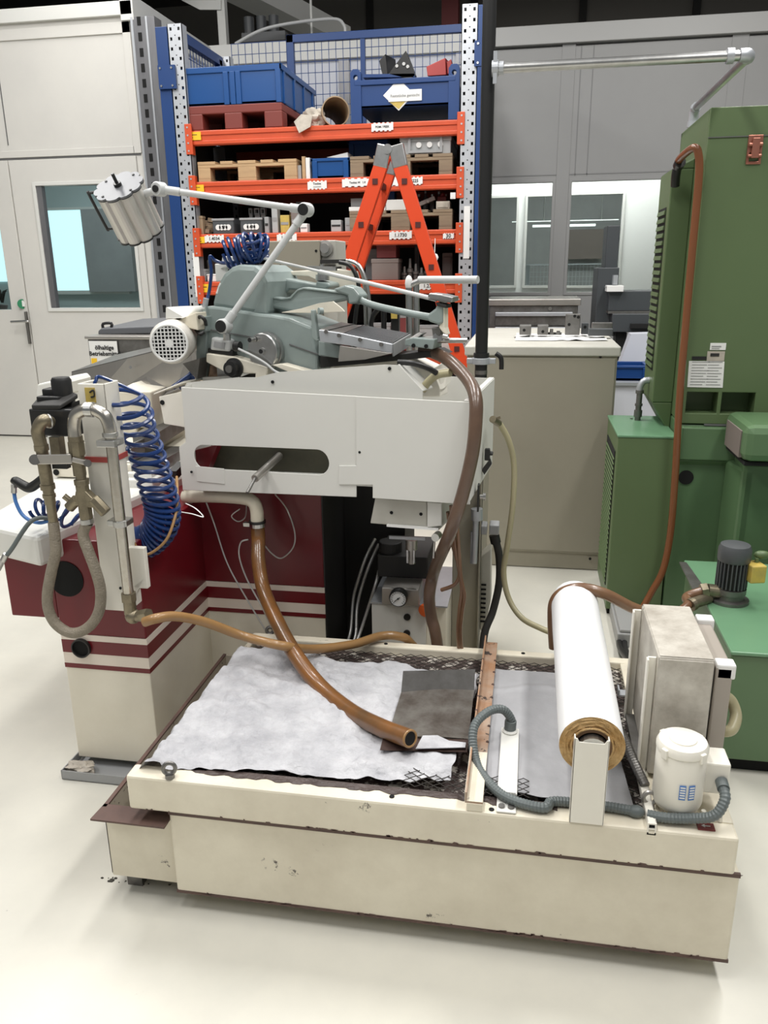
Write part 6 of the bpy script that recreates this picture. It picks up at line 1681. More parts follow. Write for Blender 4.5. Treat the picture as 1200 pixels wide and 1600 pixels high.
tag(MB().tube([(-0.199, 2.174, 0.849), (-0.193, 2.183, 0.770), (-0.178, 2.190, 0.670), (-0.166, 2.198, 0.587), (-0.173, 2.209, 0.509), (-0.176, 2.220, 0.408), (-0.155, 2.24, 0.2), (-0.155, 2.24, 0.01)], 0.006).tube([(-0.187, 2.182, 0.847), (-0.178, 2.180, 0.752), (-0.169, 2.188, 0.631), (-0.158, 2.196, 0.567), (-0.165, 2.208, 0.500), (-0.168, 2.219, 0.410), (-0.145, 2.25, 0.2), (-0.145, 2.25, 0.01)], 0.005).tube([(-0.209, 2.186, 0.826), (-0.196, 2.204, 0.723), (-0.175, 2.210, 0.642), (-0.186, 2.212, 0.596), (-0.230, 2.231, 0.565)], 0.006).out('cable_bunch', 'hose_brown', smooth=True), 'bunch of thin brown cables beside the thick brown hose', 'cables')
tag(MB().tube([(-0.503, 2.600, 0.589), (-0.526, 2.550, 0.539), (-0.555, 2.550, 0.454), (-0.575, 2.550, 0.380), (-0.576, 2.500, 0.280), (-0.584, 2.450, 0.242)], 0.0055).tube([(-0.490, 2.600, 0.571), (-0.515, 2.560, 0.512), (-0.544, 2.560, 0.427), (-0.560, 2.540, 0.349), (-0.553, 2.480, 0.279), (-0.563, 2.440, 0.244)], 0.0055).tube([(-0.477, 2.550, 0.506), (-0.486, 2.500, 0.455), (-0.508, 2.500, 0.382), (-0.533, 2.470, 0.297), (-0.548, 2.430, 0.250)], 0.0055).out('steel_lines', 'silver_wire', smooth=True), 'three silver hydraulic lines left of the hydraulic unit', 'lines')
# tan hose of the pneumatic post to the tank rear
tag(MB().tube([(-0.974, 1.800, 0.606), (-0.938, 1.800, 0.619), (-0.908, 1.850, 0.604), (-0.863, 1.930, 0.554), (-0.778, 1.996, 0.485), (-0.656, 1.973, 0.475), (-0.589, 2.063, 0.425), (-0.492, 2.148, 0.405), (-0.418, 2.228, 0.400), (-0.365, 2.240, 0.398), (-0.332, 2.262, 0.370), (-0.30, 2.31, 0.27), (-0.29, 2.31, 0.01)], 0.0135, seg=14).out('tan_hose', 'hose_tan', smooth=True), 'tan hose running from the pipe fitting across the tank rear', 'hose')
# thin silver wires in front of the red body
wt = T('loose_wires', 'thin loose silver wires with an eye end hanging in front of the red body', 'wires', (-0.857, 2.350, 0.527))
MB().tube([(-1.021, 2.374, 0.767), (-1.009, 2.400, 0.682), (-0.966, 2.380, 0.555), (-0.899, 2.360, 0.440), (-0.834, 2.340, 0.342)], 0.0028, seg=7).out('wire', 'silver_wire', wt, smooth=True)
MB().tube([(-0.879, 2.360, 0.650), (-0.906, 2.360, 0.638), (-0.914, 2.360, 0.588), (-0.889, 2.350, 0.514), (-0.834, 2.330, 0.423), (-0.804, 2.320, 0.360)], 0.0028, seg=7).out('wire', 'silver_wire', wt, smooth=True)
MB().tube([(-0.770, 2.333, 0.815), (-0.756, 2.400, 0.748), (-0.730, 2.390, 0.676), (-0.734, 2.380, 0.624), (-0.775, 2.380, 0.584), (-0.808, 2.380, 0.598), (-0.839, 2.370, 0.644)], 0.0024, seg=7).out('wire', 'silver_wire', wt, smooth=True)
MB().tube([(-0.878, 2.360, 0.766), (-0.885, 2.360, 0.727), (-0.910, 2.360, 0.711), (-0.931, 2.360, 0.729), (-0.901, 2.360, 0.754)], 0.002, seg=6).out('wire', 'silver_wire', wt, smooth=True)
MB().tube([(-1.036, 2.200, 0.787), (-0.995, 2.200, 0.782), (-0.959, 2.200, 0.774), (-0.990, 2.220, 0.793), (-1.031, 2.240, 0.802)], 0.0022, seg=6).out('wire', 'silver_wire', wt, smooth=True)
MB().torus((-0.809, 2.320, 0.348), 0.011, 0.006, axis=(0.3, -1, 0.2)).out('eye_end', 'steel_dark', wt, smooth=True)

# ------------------------------------------------------------------ saw head
t = T('band_saw', 'grey green cast metal saw head tilted on the white trough', 'saw', (-0.7, 2.6, 0.95))
sw = t
def cast(name, pts, depth, m='saw_green', bev=0.008, parent=None, label=None):
    return MB().prism(pts, Nn * depth).out(name, m, parent or sw, bevel=bev, label=label)
# main casting
cast('main_casting', [(-1.037, 2.531, 1.384), (-0.985, 2.520, 1.381), (-0.850, 2.492, 1.362), (-0.798, 2.481, 1.358), (-0.739, 2.469, 1.349), (-0.664, 2.454, 1.323), (-0.659, 2.452, 1.286), (-0.646, 2.450, 1.234), (-0.650, 2.451, 1.184), (-0.775, 2.476, 1.176), (-0.866, 2.495, 1.191), (-0.933, 2.509, 1.228), (-1.051, 2.534, 1.247)], 0.22)
cast('hood', [(-1.027, 2.549, 1.379), (-1.002, 2.544, 1.447), (-0.973, 2.538, 1.485), (-0.944, 2.532, 1.504), (-0.916, 2.526, 1.511), (-0.857, 2.514, 1.507), (-0.827, 2.508, 1.487), (-0.813, 2.505, 1.458), (-0.824, 2.507, 1.353), (-0.858, 2.514, 1.357)], 0.22, bev=0.016)
cast('hood_rib', [(-0.876, 2.518, 1.360), (-0.855, 2.513, 1.400), (-0.840, 2.510, 1.449), (-0.828, 2.508, 1.470), (-0.820, 2.506, 1.449), (-0.826, 2.507, 1.357)], 0.10, bev=0.006)
MB().beam(Vector((-1.040, 2.529, 1.311)), Vector((-0.870, 2.494, 1.288)), 0.003, 0.003).beam(Vector((-0.742, 2.468, 1.269)), Vector((-0.645, 2.448, 1.240)), 0.003, 0.003).out('casting_joint', 'seam', sw)
MB().prism([(-0.975, 2.544, 1.381), (-0.967, 2.543, 1.393), (-0.957, 2.541, 1.397), (-0.954, 2.540, 1.379)], Nn * 0.006).out('hood_opening', 'black_soft', sw)
stk = MB().prism([(-1.005, 2.546, 1.423), (-0.924, 2.530, 1.408), (-0.910, 2.527, 1.439), (-0.988, 2.543, 1.455)], Nn * 0.003).out('inventory_sticker', 'paper', sw)
# print lines of the sticker
a_, b_, d4 = Vector((-1.005, 2.545, 1.423)), Vector((-0.924, 2.529, 1.408)), Vector((-0.988, 2.542, 1.455))
uu, vv = (b_ - a_), (d4 - a_)
pr = MB()
for (x0, x1, y0, y1) in ((0.15, 0.85, 0.72, 0.80), (0.25, 0.72, 0.42, 0.58), (0.2, 0.8, 0.18, 0.25)):
    pr.prism([a_ + uu * x0 + vv * y0, a_ + uu * x1 + vv * y0, a_ + uu * x1 + vv * y1, a_ + uu * x0 + vv * y1], Nn * 0.001)
pr.out('print', 'ink_red', stk)
# upright plate at left
cast('upright_plate', [(-1.067, 2.527, 1.340), (-1.032, 2.519, 1.385), (-1.029, 2.519, 1.340), (-1.056, 2.524, 1.150), (-1.093, 2.532, 1.140)], 0.10, bev=0.003)
cast('upright_cap', [(-1.050, 2.503, 1.348), (-1.024, 2.497, 1.354), (-1.028, 2.498, 1.306), (-1.055, 2.504, 1.301)], 0.04, 'saw_green', 0.003)
# handwheel disc with crank
wc = Vector((-0.816, 2.485, 1.249))
aw = (Nn * -1 + U * -0.10).normalized()
dk = MB().lathe(wc, [(0.058, 0), (0.058, 0.012), (0.05, 0.014), (0.05, 0.018), (0.056, 0.020), (0.056, 0.034), (0.053, 0.037), (0.012, 0.037), (0.012, 0.043), (0.006, 0.043)], axis=aw, seg=44).out('feed_disc', 'steel', sw, smooth=True)
pk_ = wc + aw * 0.037 + Vector((0, 0, 0.036)) - U * 0.025
MB().cyl(pk_, pk_ + aw * 0.025, 0.0085).out('crank_pin', 'steel', dk, smooth=True)
MB().cyl(pk_ + aw * 0.024, pk_ + aw * 0.026, 0.007).cyl(wc + aw * 0.0425, wc + aw * 0.0445, 0.007).out('crank_holes', 'black', dk)
# junction box
jb = cast('junction_box', [(-1.019, 2.496, 1.247), (-0.946, 2.481, 1.243), (-0.940, 2.480, 1.281), (-1.010, 2.494, 1.288)], 0.03, 'arm_white', 0.006)
cast('junction_base', [(-1.031, 2.504, 1.238), (-0.937, 2.484, 1.228), (-0.936, 2.484, 1.246), (-1.030, 2.504, 1.252)], 0.05, 'black', 0.003)
q = Vector((-0.926, 2.477, 1.261))
MB().cyl(q, q + U * 0.02, 0.016).out('gland', 'black', jb)
MB().prism([(-1.003, 2.491, 1.258), (-0.965, 2.483, 1.252), (-0.961, 2.482, 1.271), (-0.999, 2.490, 1.276)], Nn * 0.002).out('print', 'grey_plastic', jb)
# cream bracket with black adjusting knob
cast('cream_bracket', [(-1.029, 2.488, 1.237), (-0.926, 2.467, 1.228), (-0.809, 2.443, 1.200), (-0.816, 2.444, 1.171), (-0.857, 2.453, 1.162), (-0.854, 2.452, 1.178), (-0.886, 2.459, 1.177), (-0.972, 2.476, 1.182), (-1.032, 2.489, 1.209)], 0.05, 'cream', 0.003)
q = Vector((-0.927, 2.467, 1.194))
kn = MB().lathe(q, [(0.032, 0.0), (0.032, 0.008), (0.024, 0.01), (0.024, 0.03), (0.010, 0.031), (0.010, 0.036)], axis=-Nn, seg=28).out('adjusting_knob', 'black', sw, smooth=True)
MB().cyl(q - Nn * 0.031, q - Nn * 0.037, 0.012).out('knob_hub', 'steel_dark', kn)
MB().cyl((-1.052, 2.554, 1.176), (-1.027, 2.569, 1.170), 0.024).out('pulley', 'rust', sw, smooth=True)
MB().box((-1.011, 2.525, 1.150), Vector((-0.989, 2.521, 1.189)) + Nn * 0.03).beam((-1.046, 2.492, 1.154), (-0.910, 2.464, 1.164), 0.012, 0.012).beam((-1.027, 2.508, 1.142), (-0.896, 2.481, 1.153), 0.012, 0.010).out('rails', 'steel', sw)
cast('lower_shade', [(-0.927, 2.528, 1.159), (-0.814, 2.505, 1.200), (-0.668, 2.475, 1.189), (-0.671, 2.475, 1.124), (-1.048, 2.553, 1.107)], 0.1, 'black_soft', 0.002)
MB().tube([(-0.911, 2.464, 1.255), (-0.855, 2.442, 1.235), (-0.812, 2.433, 1.213), (-0.780, 2.426, 1.190), (-0.747, 2.420, 1.179)], 0.004).out('cable', 'arm_white', sw, smooth=True)
cast('cream_strip', [(-0.790, 2.428, 1.209), (-0.756, 2.422, 1.213), (-0.670, 2.404, 1.194), (-0.731, 2.416, 1.188)], 0.04, 'cream', 0.002)
# upper arms
cast('upper_arm', [(-0.861, 2.637, 1.477), (-0.805, 2.626, 1.468), (-0.692, 2.602, 1.448), (-0.643, 2.592, 1.444), (-0.644, 2.592, 1.424), (-0.716, 2.607, 1.428), (-0.780, 2.620, 1.430), (-0.802, 2.625, 1.412), (-0.865, 2.638, 1.411)], 0.06, 'saw_green', 0.006)
cast('upper_arm_head', [(-0.677, 2.579, 1.460), (-0.635, 2.570, 1.452), (-0.629, 2.569, 1.440), (-0.647, 2.573, 1.430), (-0.683, 2.580, 1.434)], 0.08, 'saw_green', 0.006)
cast('lower_arm', [(-0.836, 2.550, 1.414), (-0.782, 2.539, 1.407), (-0.755, 2.534, 1.411), (-0.727, 2.528, 1.434), (-0.705, 2.523, 1.440), (-0.627, 2.507, 1.432), (-0.558, 2.493, 1.423), (-0.553, 2.492, 1.403), (-0.650, 2.512, 1.384), (-0.739, 2.530, 1.363), (-0.839, 2.551, 1.379)], 0.05, 'saw_green', 0.008)
MB().prism([(-0.835, 2.545, 1.415), (-0.780, 2.534, 1.407), (-0.753, 2.528, 1.411), (-0.725, 2.522, 1.434), (-0.703, 2.518, 1.440), (-0.557, 2.488, 1.423), (-0.557, 2.488, 1.418), (-0.703, 2.518, 1.434), (-0.724, 2.522, 1.428), (-0.749, 2.527, 1.405), (-0.781, 2.534, 1.401), (-0.835, 2.545, 1.409)], Nn * 0.006).out('arm_edge', 'saw_green', sw, bevel=0.002)
MB().cyl((-0.835, 2.591, 1.441), (-0.834, 2.591, 1.465), 0.010).out('arm_bolt', 'steel', sw)
# tension knob cluster
kb = Vector((-0.660, 2.596, 1.459))
MB().cyl(kb, kb + Vector((0, 0, 0.018)), 0.022).cyl(kb + Vector((0, 0, 0.018)), kb + Vector((0, 0, 0.03)), 0.016, seg=6).cyl(kb + Vector((0, 0, 0.03)), kb + Vector((0, 0, 0.05)), 0.006).beam(kb + U * -0.05 + Vector((0, 0, 0.04)), kb + U * 0.05 + Vector((0, 0, 0.035)), 0.012, 0.012).out('tension_screw', 'steel', sw)
# bow arm reaching to the right
def rad(tt):
    return 0.020 + 0.016 * max(0, 1 - tt * 7) + 0.014 * max(0, (tt - 0.86) / 0.14)
MB().tube([(-0.542, 2.510, 1.414), (-0.511, 2.493, 1.399), (-0.457, 2.462, 1.384), (-0.351, 2.410, 1.366), (-0.271, 2.373, 1.355), (-0.245, 2.357, 1.352)], lambda tt: 0.0105 + 0.017 * max(0, 1 - tt * 5) + 0.006 * max(0, (tt - 0.8) / 0.2), seg=16).out('bow_arm', 'saw_green', sw, smooth=True)
cast('bow_hub', [(-0.604, 2.492, 1.434), (-0.564, 2.484, 1.446), (-0.535, 2.478, 1.438), (-0.514, 2.474, 1.415), (-0.523, 2.476, 1.393), (-0.551, 2.481, 1.389), (-0.554, 2.482, 1.415), (-0.581, 2.488, 1.423)], 0.07, 'saw_green', 0.006)
cast('bow_end', [(-0.290, 2.346, 1.367), (-0.268, 2.341, 1.383), (-0.262, 2.340, 1.398), (-0.245, 2.337, 1.398), (-0.245, 2.336, 1.343), (-0.256, 2.339, 1.337), (-0.290, 2.346, 1.348)], 0.05, 'saw_green', 0.006)
cast('bow_end_plate', [(-0.250, 2.343, 1.401), (-0.242, 2.341, 1.394), (-0.241, 2.341, 1.330), (-0.234, 2.339, 1.309), (-0.245, 2.342, 1.315), (-0.257, 2.344, 1.330)], 0.04, 'cream', 0.003)
cast('guide_block', [(-0.290, 2.346, 1.419), (-0.285, 2.345, 1.426), (-0.249, 2.337, 1.422), (-0.216, 2.331, 1.415), (-0.219, 2.331, 1.401), (-0.242, 2.336, 1.398), (-0.290, 2.346, 1.412)], 0.06, 'steel', 0.003)
cast('guide_insert', [(-0.267, 2.336, 1.401), (-0.234, 2.329, 1.394), (-0.235, 2.329, 1.384), (-0.263, 2.335, 1.391)], 0.05, 'black_soft', 0.002)
MB().beam((-0.286, 2.340, 1.410), (-0.223, 2.327, 1.401), 0.006, 0.004).out('guide_groove', 'steel_dark', sw)
cast('blade_clamp', [(-0.281, 2.364, 1.328), (-0.251, 2.358, 1.332), (-0.254, 2.359, 1.305), (-0.277, 2.364, 1.303)], 0.04, 'steel_dark', 0.003)
MB().cyl((-0.262, 2.360, 1.301), (-0.266, 2.402, 1.292), 0.014).cyl((-0.245, 2.347, 1.306), (-0.230, 2.344, 1.303), 0.008).out('clamp_screws', 'steel', sw)
# thin tie rod over everything
MB().cyl((-0.869, 2.598, 1.533), (-0.649, 2.522, 1.487), 0.0045, seg=10).cyl((-0.649, 2.522, 1.487), (-0.266, 2.361, 1.407), 0.0065, seg=10).out('tie_rod', 'arm_white', sw, smooth=True)
# cream guard sheets
cast('cream_guard', [(-0.873, 2.701, 1.480), (-0.727, 2.671, 1.471), (-0.686, 2.662, 1.454), (-0.552, 2.635, 1.410), (-0.551, 2.634, 1.454), (-0.559, 2.636, 1.486), (-0.635, 2.652, 1.494), (-0.848, 2.696, 1.486)], 0.02, 'cream', 0.003)
cast('cream_guard', [(-0.761, 2.463, 1.367), (-0.695, 2.450, 1.379), (-0.634, 2.437, 1.395), (-0.588, 2.428, 1.401), (-0.559, 2.422, 1.380), (-0.551, 2.420, 1.371), (-0.631, 2.437, 1.366), (-0.761, 2.463, 1.366)], 0.006, 'cream', 0.001)
cast('upright_bracket', [(-0.654, 2.411, 1.377), (-0.643, 2.409, 1.377), (-0.634, 2.407, 1.291), (-0.630, 2.406, 1.287), (-0.639, 2.408, 1.283), (-0.653, 2.411, 1.294)], 0.02, 'saw_green', 0.003)
MB().cyl((-0.627, 2.405, 1.374), (-0.617, 2.413, 1.373), 0.010).out('bracket_knob', 'saw_green', sw, smooth=True)
# clamping table with ribbed dark top
cast('table_side', [(-0.618, 2.362, 1.322), (-0.552, 2.349, 1.314), (-0.388, 2.315, 1.285), (-0.390, 2.315, 1.259), (-0.523, 2.343, 1.278), (-0.615, 2.362, 1.287)], 0.012, 'galvanised', 0.002)
ta, tb_, tc_, td_ = Vector((-0.616, 2.372, 1.324)), Vector((-0.390, 2.326, 1.284)), Vector((-0.368, 2.525, 1.297)), Vector((-0.600, 2.573, 1.331))
tb2 = MB().prism([ta, tb_, tc_, td_], (0, 0, -0.012)).out('table_top', 'steel_dark', sw, bevel=0.002)
rb_ = MB()
for k in range(26):
    f = 0.36 + 0.62 * k / 25
    p, q = ta.lerp(tb_, f), td_.lerp(tc_, f)
    rb_.beam(p + Vector((0, 0, 0.001)), q + Vector((0, 0, 0.001)), 0.005, 0.003)
rb_.out('table_ribs', 'charcoal', tb2)
MB().beam(ta.lerp(tb_, 0.33), td_.lerp(tc_, 0.33), 0.003, 0.004).beam(ta.lerp(tb_, 0.12), td_.lerp(tc_, 0.20), 0.004, 0.004).out('table_joint', 'black', tb2)
MB().prism([tb_, tc_, tc_ - Vector((0, 0, 0.035)), tb_ - Vector((0, 0, 0.035))], U * 0.004).out('table_end', 'grey_plastic', sw)
sc2 = MB()
for p in ((-0.552, 2.347, 1.307), (-0.486, 2.333, 1.296), (-0.421, 2.320, 1.284), (-0.593, 2.355, 1.317)):
    q = Vector(p)
    sc2.cyl(q, q - Nn * 0.004, 0.006, seg=10)
sc2.out('table_screws', 'steel_dark', sw)
cast('table_shield', [(-0.549, 2.338, 1.278), (-0.389, 2.305, 1.260), (-0.471, 2.322, 1.240), (-0.556, 2.340, 1.231)], 0.01, 'steel_brushed', 0.001)
cast('table_support', [(-0.632, 2.406, 1.287), (-0.533, 2.386, 1.270), (-0.565, 2.392, 1.235), (-0.634, 2.407, 1.241)], 0.08, 'saw_green', 0.004)
cast('stop_block', [(-0.356, 2.349, 1.296), (-0.333, 2.344, 1.301), (-0.266, 2.331, 1.298), (-0.273, 2.332, 1.269), (-0.358, 2.350, 1.278)], 0.08, 'saw_green', 0.003)
MB().prism([(-0.345, 2.367, 1.299), (-0.319, 2.382, 1.314), (-0.309, 2.380, 1.310), (-0.326, 2.363, 1.297)], Nn * 0.04).out('stop_notch', 'steel_dark', sw)
sc3 = MB()
for p in ((-0.330, 2.342, 1.279), (-0.292, 2.334, 1.278)):
    q = Vector(p)
    sc3.cyl(q, q - Nn * 0.003, 0.006, seg=10)
sc3.out('stop_holes', 'hole', sw)
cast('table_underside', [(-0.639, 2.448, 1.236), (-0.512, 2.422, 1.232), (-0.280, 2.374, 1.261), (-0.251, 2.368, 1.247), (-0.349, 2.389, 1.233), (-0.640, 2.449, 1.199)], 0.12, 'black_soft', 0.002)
MB().cyl((-0.271, 2.372, 1.291), (-0.177, 2.374, 1.291), 0.0075).out('stop_rod', 'steel', sw, smooth=True)
# white stop rods standing behind
MB().cyl((-0.359, 2.676, 1.457), (-0.164, 2.595, 1.457), 0.012, seg=16).out('round_bar', 'arm_white', sw, smooth=True)
MB().cyl((-0.390, 2.673, 1.206), (-0.392, 2.673, 1.442), 0.011, seg=16).cyl((-0.369, 2.689, 1.204), (-0.371, 2.689, 1.451), 0.011, seg=16).cyl((-0.398, 2.674, 1.438), (-0.344, 2.673, 1.459), 0.010).out('vertical_bars', 'steel', sw, smooth=True)
MB().ball((-0.392, 2.673, 1.446), 0.013, scale=(1, 1, 2)).out('bar_tip', 'paper', sw, smooth=True)
# motor with fan grille at left
mo = T('saw_motor', 'cream electric motor with square-hole fan grille at the left of the saw', 'motor', (-1.086, 2.439, 1.276))
am = Vector((-0.20, 0.975, 0.03)).normalized()
mcn = Vector((-1.113, 2.403, 1.277))
MB().lathe(mcn, [(0.058, 0.0), (0.064, 0.006), (0.068, 0.02), (0.068, 0.07), (0.064, 0.074), (0.064, 0.19), (0.05, 0.2), (0.04, 0.2)], axis=am, seg=40).out('housing', 'motor_dirty', mo, smooth=True)
# disc grille
Q = am.to_track_quat('Z', 'Y').to_matrix()
gx_, gy_ = Q @ Vector((1, 0, 0)), Q @ Vector((0, 1, 0))
zl_ = Vector((0, 0, 1)) - am * am.z
gy_ = zl_.normalized()
gx_ = gy_.cross(am) * -1
gx_ = am.cross(gy_)
MB().cyl(mcn - am * 0.001, mcn - am * 0.003, 0.052, seg=36).out('grille_dark', 'hole', mo)
gb = MB()
for k in range(-4, 5):
    h = k * 0.0115
    L_ = math.sqrt(max(0, 0.054 ** 2 - h * h))
    gb.beam(mcn - am * 0.0045 + gx_ * h - gy_ * L_, mcn - am * 0.0045 + gx_ * h + gy_ * L_, 0.0032, 0.004, up=am)
    gb.beam(mcn - am * 0.0045 + gy_ * h - gx_ * L_, mcn - am * 0.0045 + gy_ * h + gx_ * L_, 0.0032, 0.004, up=am)
gb.torus(mcn - am * 0.004, 0.056, 0.004, axis=am, seg=40)
gb.out('grille', 'paper', mo)
MB().cyl(mcn - am * 0.004, mcn - am * 0.007, 0.012, seg=16).out('grille_centre', 'paper', mo)
MB().prism([(-1.153, 2.473, 1.345), (-1.081, 2.458, 1.352), (-1.065, 2.516, 1.373), (-1.073, 2.518, 1.383), (-1.149, 2.472, 1.383)], Nn * 0.08).out('terminal_lid', 'cream_white', mo, bevel=0.004)
MB().prism([(-1.125, 2.477, 1.337), (-1.042, 2.460, 1.368), (-1.040, 2.460, 1.312), (-1.084, 2.469, 1.320)], Nn * 0.06).out('terminal_box', 'cream_worn', mo, bevel=0.003)
MB().tube([(-1.058, 2.494, 1.342), (-1.031, 2.468, 1.354), (-1.016, 2.465, 1.344), (-1.031, 2.509, 1.325)], 0.006).tube([(-1.061, 2.495, 1.312), (-1.038, 2.470, 1.300), (-1.028, 2.478, 1.305)], 0.006).out('cable', 'black', mo, smooth=True)
MB().prism([(-1.112, 2.485, 1.204), (-1.045, 2.471, 1.223), (-1.061, 2.474, 1.156), (-1.079, 2.478, 1.170)], Nn * 0.05).out('bracket', 'steel_dark', mo)
# bluish cable bundle right of chute
tag(MB().tube([(-1.189, 2.562, 1.113), (-1.159, 2.576, 1.135), (-1.133, 2.591, 1.155), (-1.123, 2.599, 1.182)], 0.009).tube([(-1.174, 2.579, 1.110), (-1.151, 2.595, 1.128), (-1.124, 2.589, 1.144)], 0.008).out('blue_cables', 'hose_blue', smooth=True), 'dark blue cable bundle behind the left end of the white trough', 'cables')
# vertical hydraulic hoses behind the table
t = T('hose_group', 'black and steel hoses rising behind the saw table in the middle', 'hoses', (-0.510, 2.626, 1.293))
MB().tube([(-0.587, 2.662, 1.518), (-0.554, 2.656, 1.503), (-0.529, 2.650, 1.453), (-0.519, 2.648, 1.373), (-0.519, 2.648, 1.249)], 0.007).tube([(-0.601, 2.686, 1.520), (-0.568, 2.679, 1.509), (-0.544, 2.674, 1.469), (-0.539, 2.673, 1.392), (-0.537, 2.672, 1.247)], 0.005).out('steel_hose', 'steel', t, smooth=True)
MB().tube([(-0.616, 2.648, 1.514), (-0.581, 2.641, 1.504), (-0.559, 2.636, 1.474), (-0.550, 2.634, 1.424), (-0.562, 2.637, 1.353), (-0.571, 2.638, 1.291)], 0.007).tube([(-0.486, 2.641, 1.369), (-0.504, 2.645, 1.349), (-0.514, 2.647, 1.316), (-0.501, 2.645, 1.281)], 0.008).tube([(-0.473, 2.659, 1.360), (-0.474, 2.659, 1.269)], 0.009).tube([(-0.368, 2.699, 1.370), (-0.370, 2.699, 1.318), (-0.386, 2.702, 1.266)], 0.009).out('black_hose', 'black', t, smooth=True)
MB().box((-0.447, 2.644, 1.281), Vector((-0.427, 2.639, 1.357)) + Nn * 0.03).out('terminal_strip', 'black', t)
MB().box((-0.445, 2.633, 1.337), Vector((-0.427, 2.629, 1.361)) + Nn * 0.01).out('tag', 'yellow_dirty', t)
# beige electric cabinet directly behind the saw
t = T('electric_cabinet', 'beige electric cabinet with screw holes right behind the saw hood', 'cabinet', (-0.8, 3.3, 0))
y_ = 3.15
MB().box((-1.019, y_, 0.02), (-0.808, y_ + 0.25, 1.599)).out('body', 'beige', t, bevel=0.004)
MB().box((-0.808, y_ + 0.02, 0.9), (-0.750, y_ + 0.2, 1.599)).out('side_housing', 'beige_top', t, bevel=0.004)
q = Vector((-0.790, 3.150, 1.569))
MB().lathe(q + Vector((0, 0.02, 0)), [(0.03, 0), (0.03, 0.01), (0.018, 0.012), (0.018, 0.02)], axis=(0, -1, 0), seg=24).out('round_cap', 'steel_brushed', t, smooth=True)
hh = MB()
for p in ((-0.823, 3.149, 1.560), (-0.969, 3.149, 1.507)):
    hh.cyl((p[0], y_ - 0.002, p[2]), (p[0], y_ + 0.001, p[2]), 0.005, seg=10)
hh.out('screw_holes', 'hole', t)
MB().box((-0.801, 3.12, 1.513), (-0.688, 3.16, 1.527)).box((-0.801, 3.12, 1.494), (-0.726, 3.16, 1.501)).out('terminal_rail', 'black_soft', t)

# ------------------------------------------------------------------ coiled blue hose on top of the hood
def helix(path, R, turns, r, seg=8, wob=0.0, steps=None, Rf=None):
    P = smooth_path(path, 20)
    n = steps or int(turns * 26)
    out = []
    L = len(P) - 1
    for i in range(n + 1):
        f = i / n
        x = f * L
        k = min(int(x), L - 1)
        c_ = P[k].lerp(P[k + 1], x - k)
        tg_ = (P[min(k + 1, L)] - P[max(k - 1, 0)]).normalized()
        a_ = tg_.cross(Vector((0, 0.15, 1))).normalized()
        b_ = tg_.cross(a_).normalized()
        ang = 2 * math.pi * turns * f
        RR = (Rf(f) if Rf else R) * (1 + wob * hash3(f * turns * 0.9, 2.3))
        out.append(c_ + a_ * RR * math.cos(ang) + b_ * RR * math.sin(ang))
    return out
t = T('blue_hose_coil', 'tangled coil of dark blue air hose lying on the saw hood', 'hose', (-0.917, 2.608, 1.507))
MB().tube(helix([(-0.985, 2.601, 1.538), (-0.937, 2.612, 1.553), (-0.887, 2.612, 1.565), (-0.862, 2.627, 1.557)], 0.042, 9, 0.006, wob=0.35), 0.0055, seg=7, raw=True).out('coil', 'hose_blue', t, smooth=True)
MB().tube(helix([(-0.888, 2.602, 1.592), (-0.887, 2.622, 1.547), (-0.881, 2.631, 1.517)], 0.035, 4, 0.006, wob=0.3), 0.0055, seg=7, raw=True).out('coil', 'hose_blue', t, smooth=True)
MB().tube([(-0.939, 2.592, 1.522), (-0.987, 2.592, 1.516), (-1.016, 2.587, 1.525), (-1.027, 2.579, 1.538), (-1.030, 2.580, 1.523), (-1.028, 2.580, 1.489), (-1.041, 2.582, 1.429), (-1.046, 2.553, 1.383)], 0.0055, seg=8).out('hose_tail', 'hose_blue', t, smooth=True)
MB().cyl((-1.041, 2.552, 1.407), (-1.049, 2.553, 1.379), 0.009).out('hose_ferrule', 'galvanised', t)
tag(MB().prism([(-1.041, 2.695, 1.498), (-1.011, 2.689, 1.506), (-1.013, 2.689, 1.539), (-1.031, 2.693, 1.538)], Nn * 0.06).box((-1.062, 2.699, 1.457), Vector((-1.028, 2.692, 1.515)) + Nn * 0.03).out('hood_bracket', 'wall_trim', bevel=0.003), 'pale bracket behind the hood under the blue coil', 'bracket')

# ------------------------------------------------------------------ machine lamp on a jointed arm
t = T('work_lamp', 'machine lamp with ribbed aluminium head on a white jointed arm', 'lamp', (-0.952, 2.472, 1.324))
j0, j1, j2 = Vector((-0.949, 2.461, 1.326)), Vector((-0.684, 2.519, 1.667)), Vector((-1.119, 2.446, 1.731))
MB().cyl(j0, j1, 0.0105, seg=16).out('lower_arm', 'arm_white', t, smooth=True)
MB().cyl(j1, j2, 0.0095, seg=16).out('upper_arm', 'arm_white', t, smooth=True)
for k, (j, rr) in enumerate(((j0, 0.023), (j1, 0.021), (j2, 0.021))):
    o_ = MB().lathe(j + Nn * 0.012, [(rr, 0), (rr, 0.03), (rr * 0.85, 0.034), (rr * 0.3, 0.034)], axis=-Nn, seg=28).out('joint', 'arm_white', t, smooth=True)
    MB().cyl(j - Nn * 0.0215, j - Nn * 0.0265, rr * (0.82 if k < 2 else 0.5), seg=24).out('joint_cap', 'black', o_, bevel=0.001)
d1, d2 = (j1 - j0).normalized(), (j2 - j1).normalized()
MB().cyl(j0 + d1 * 0.015, j0 + d1 * 0.05, 0.014).cyl(j1 - d1 * 0.015, j1 - d1 * 0.055, 0.0135).cyl(j1 + d2 * 0.015, j1 + d2 * 0.05, 0.013).cyl(j2 - d2 * 0.015, j2 - d2 * 0.06, 0.0125).out('arm_sockets', 'arm_white', t, smooth=True)
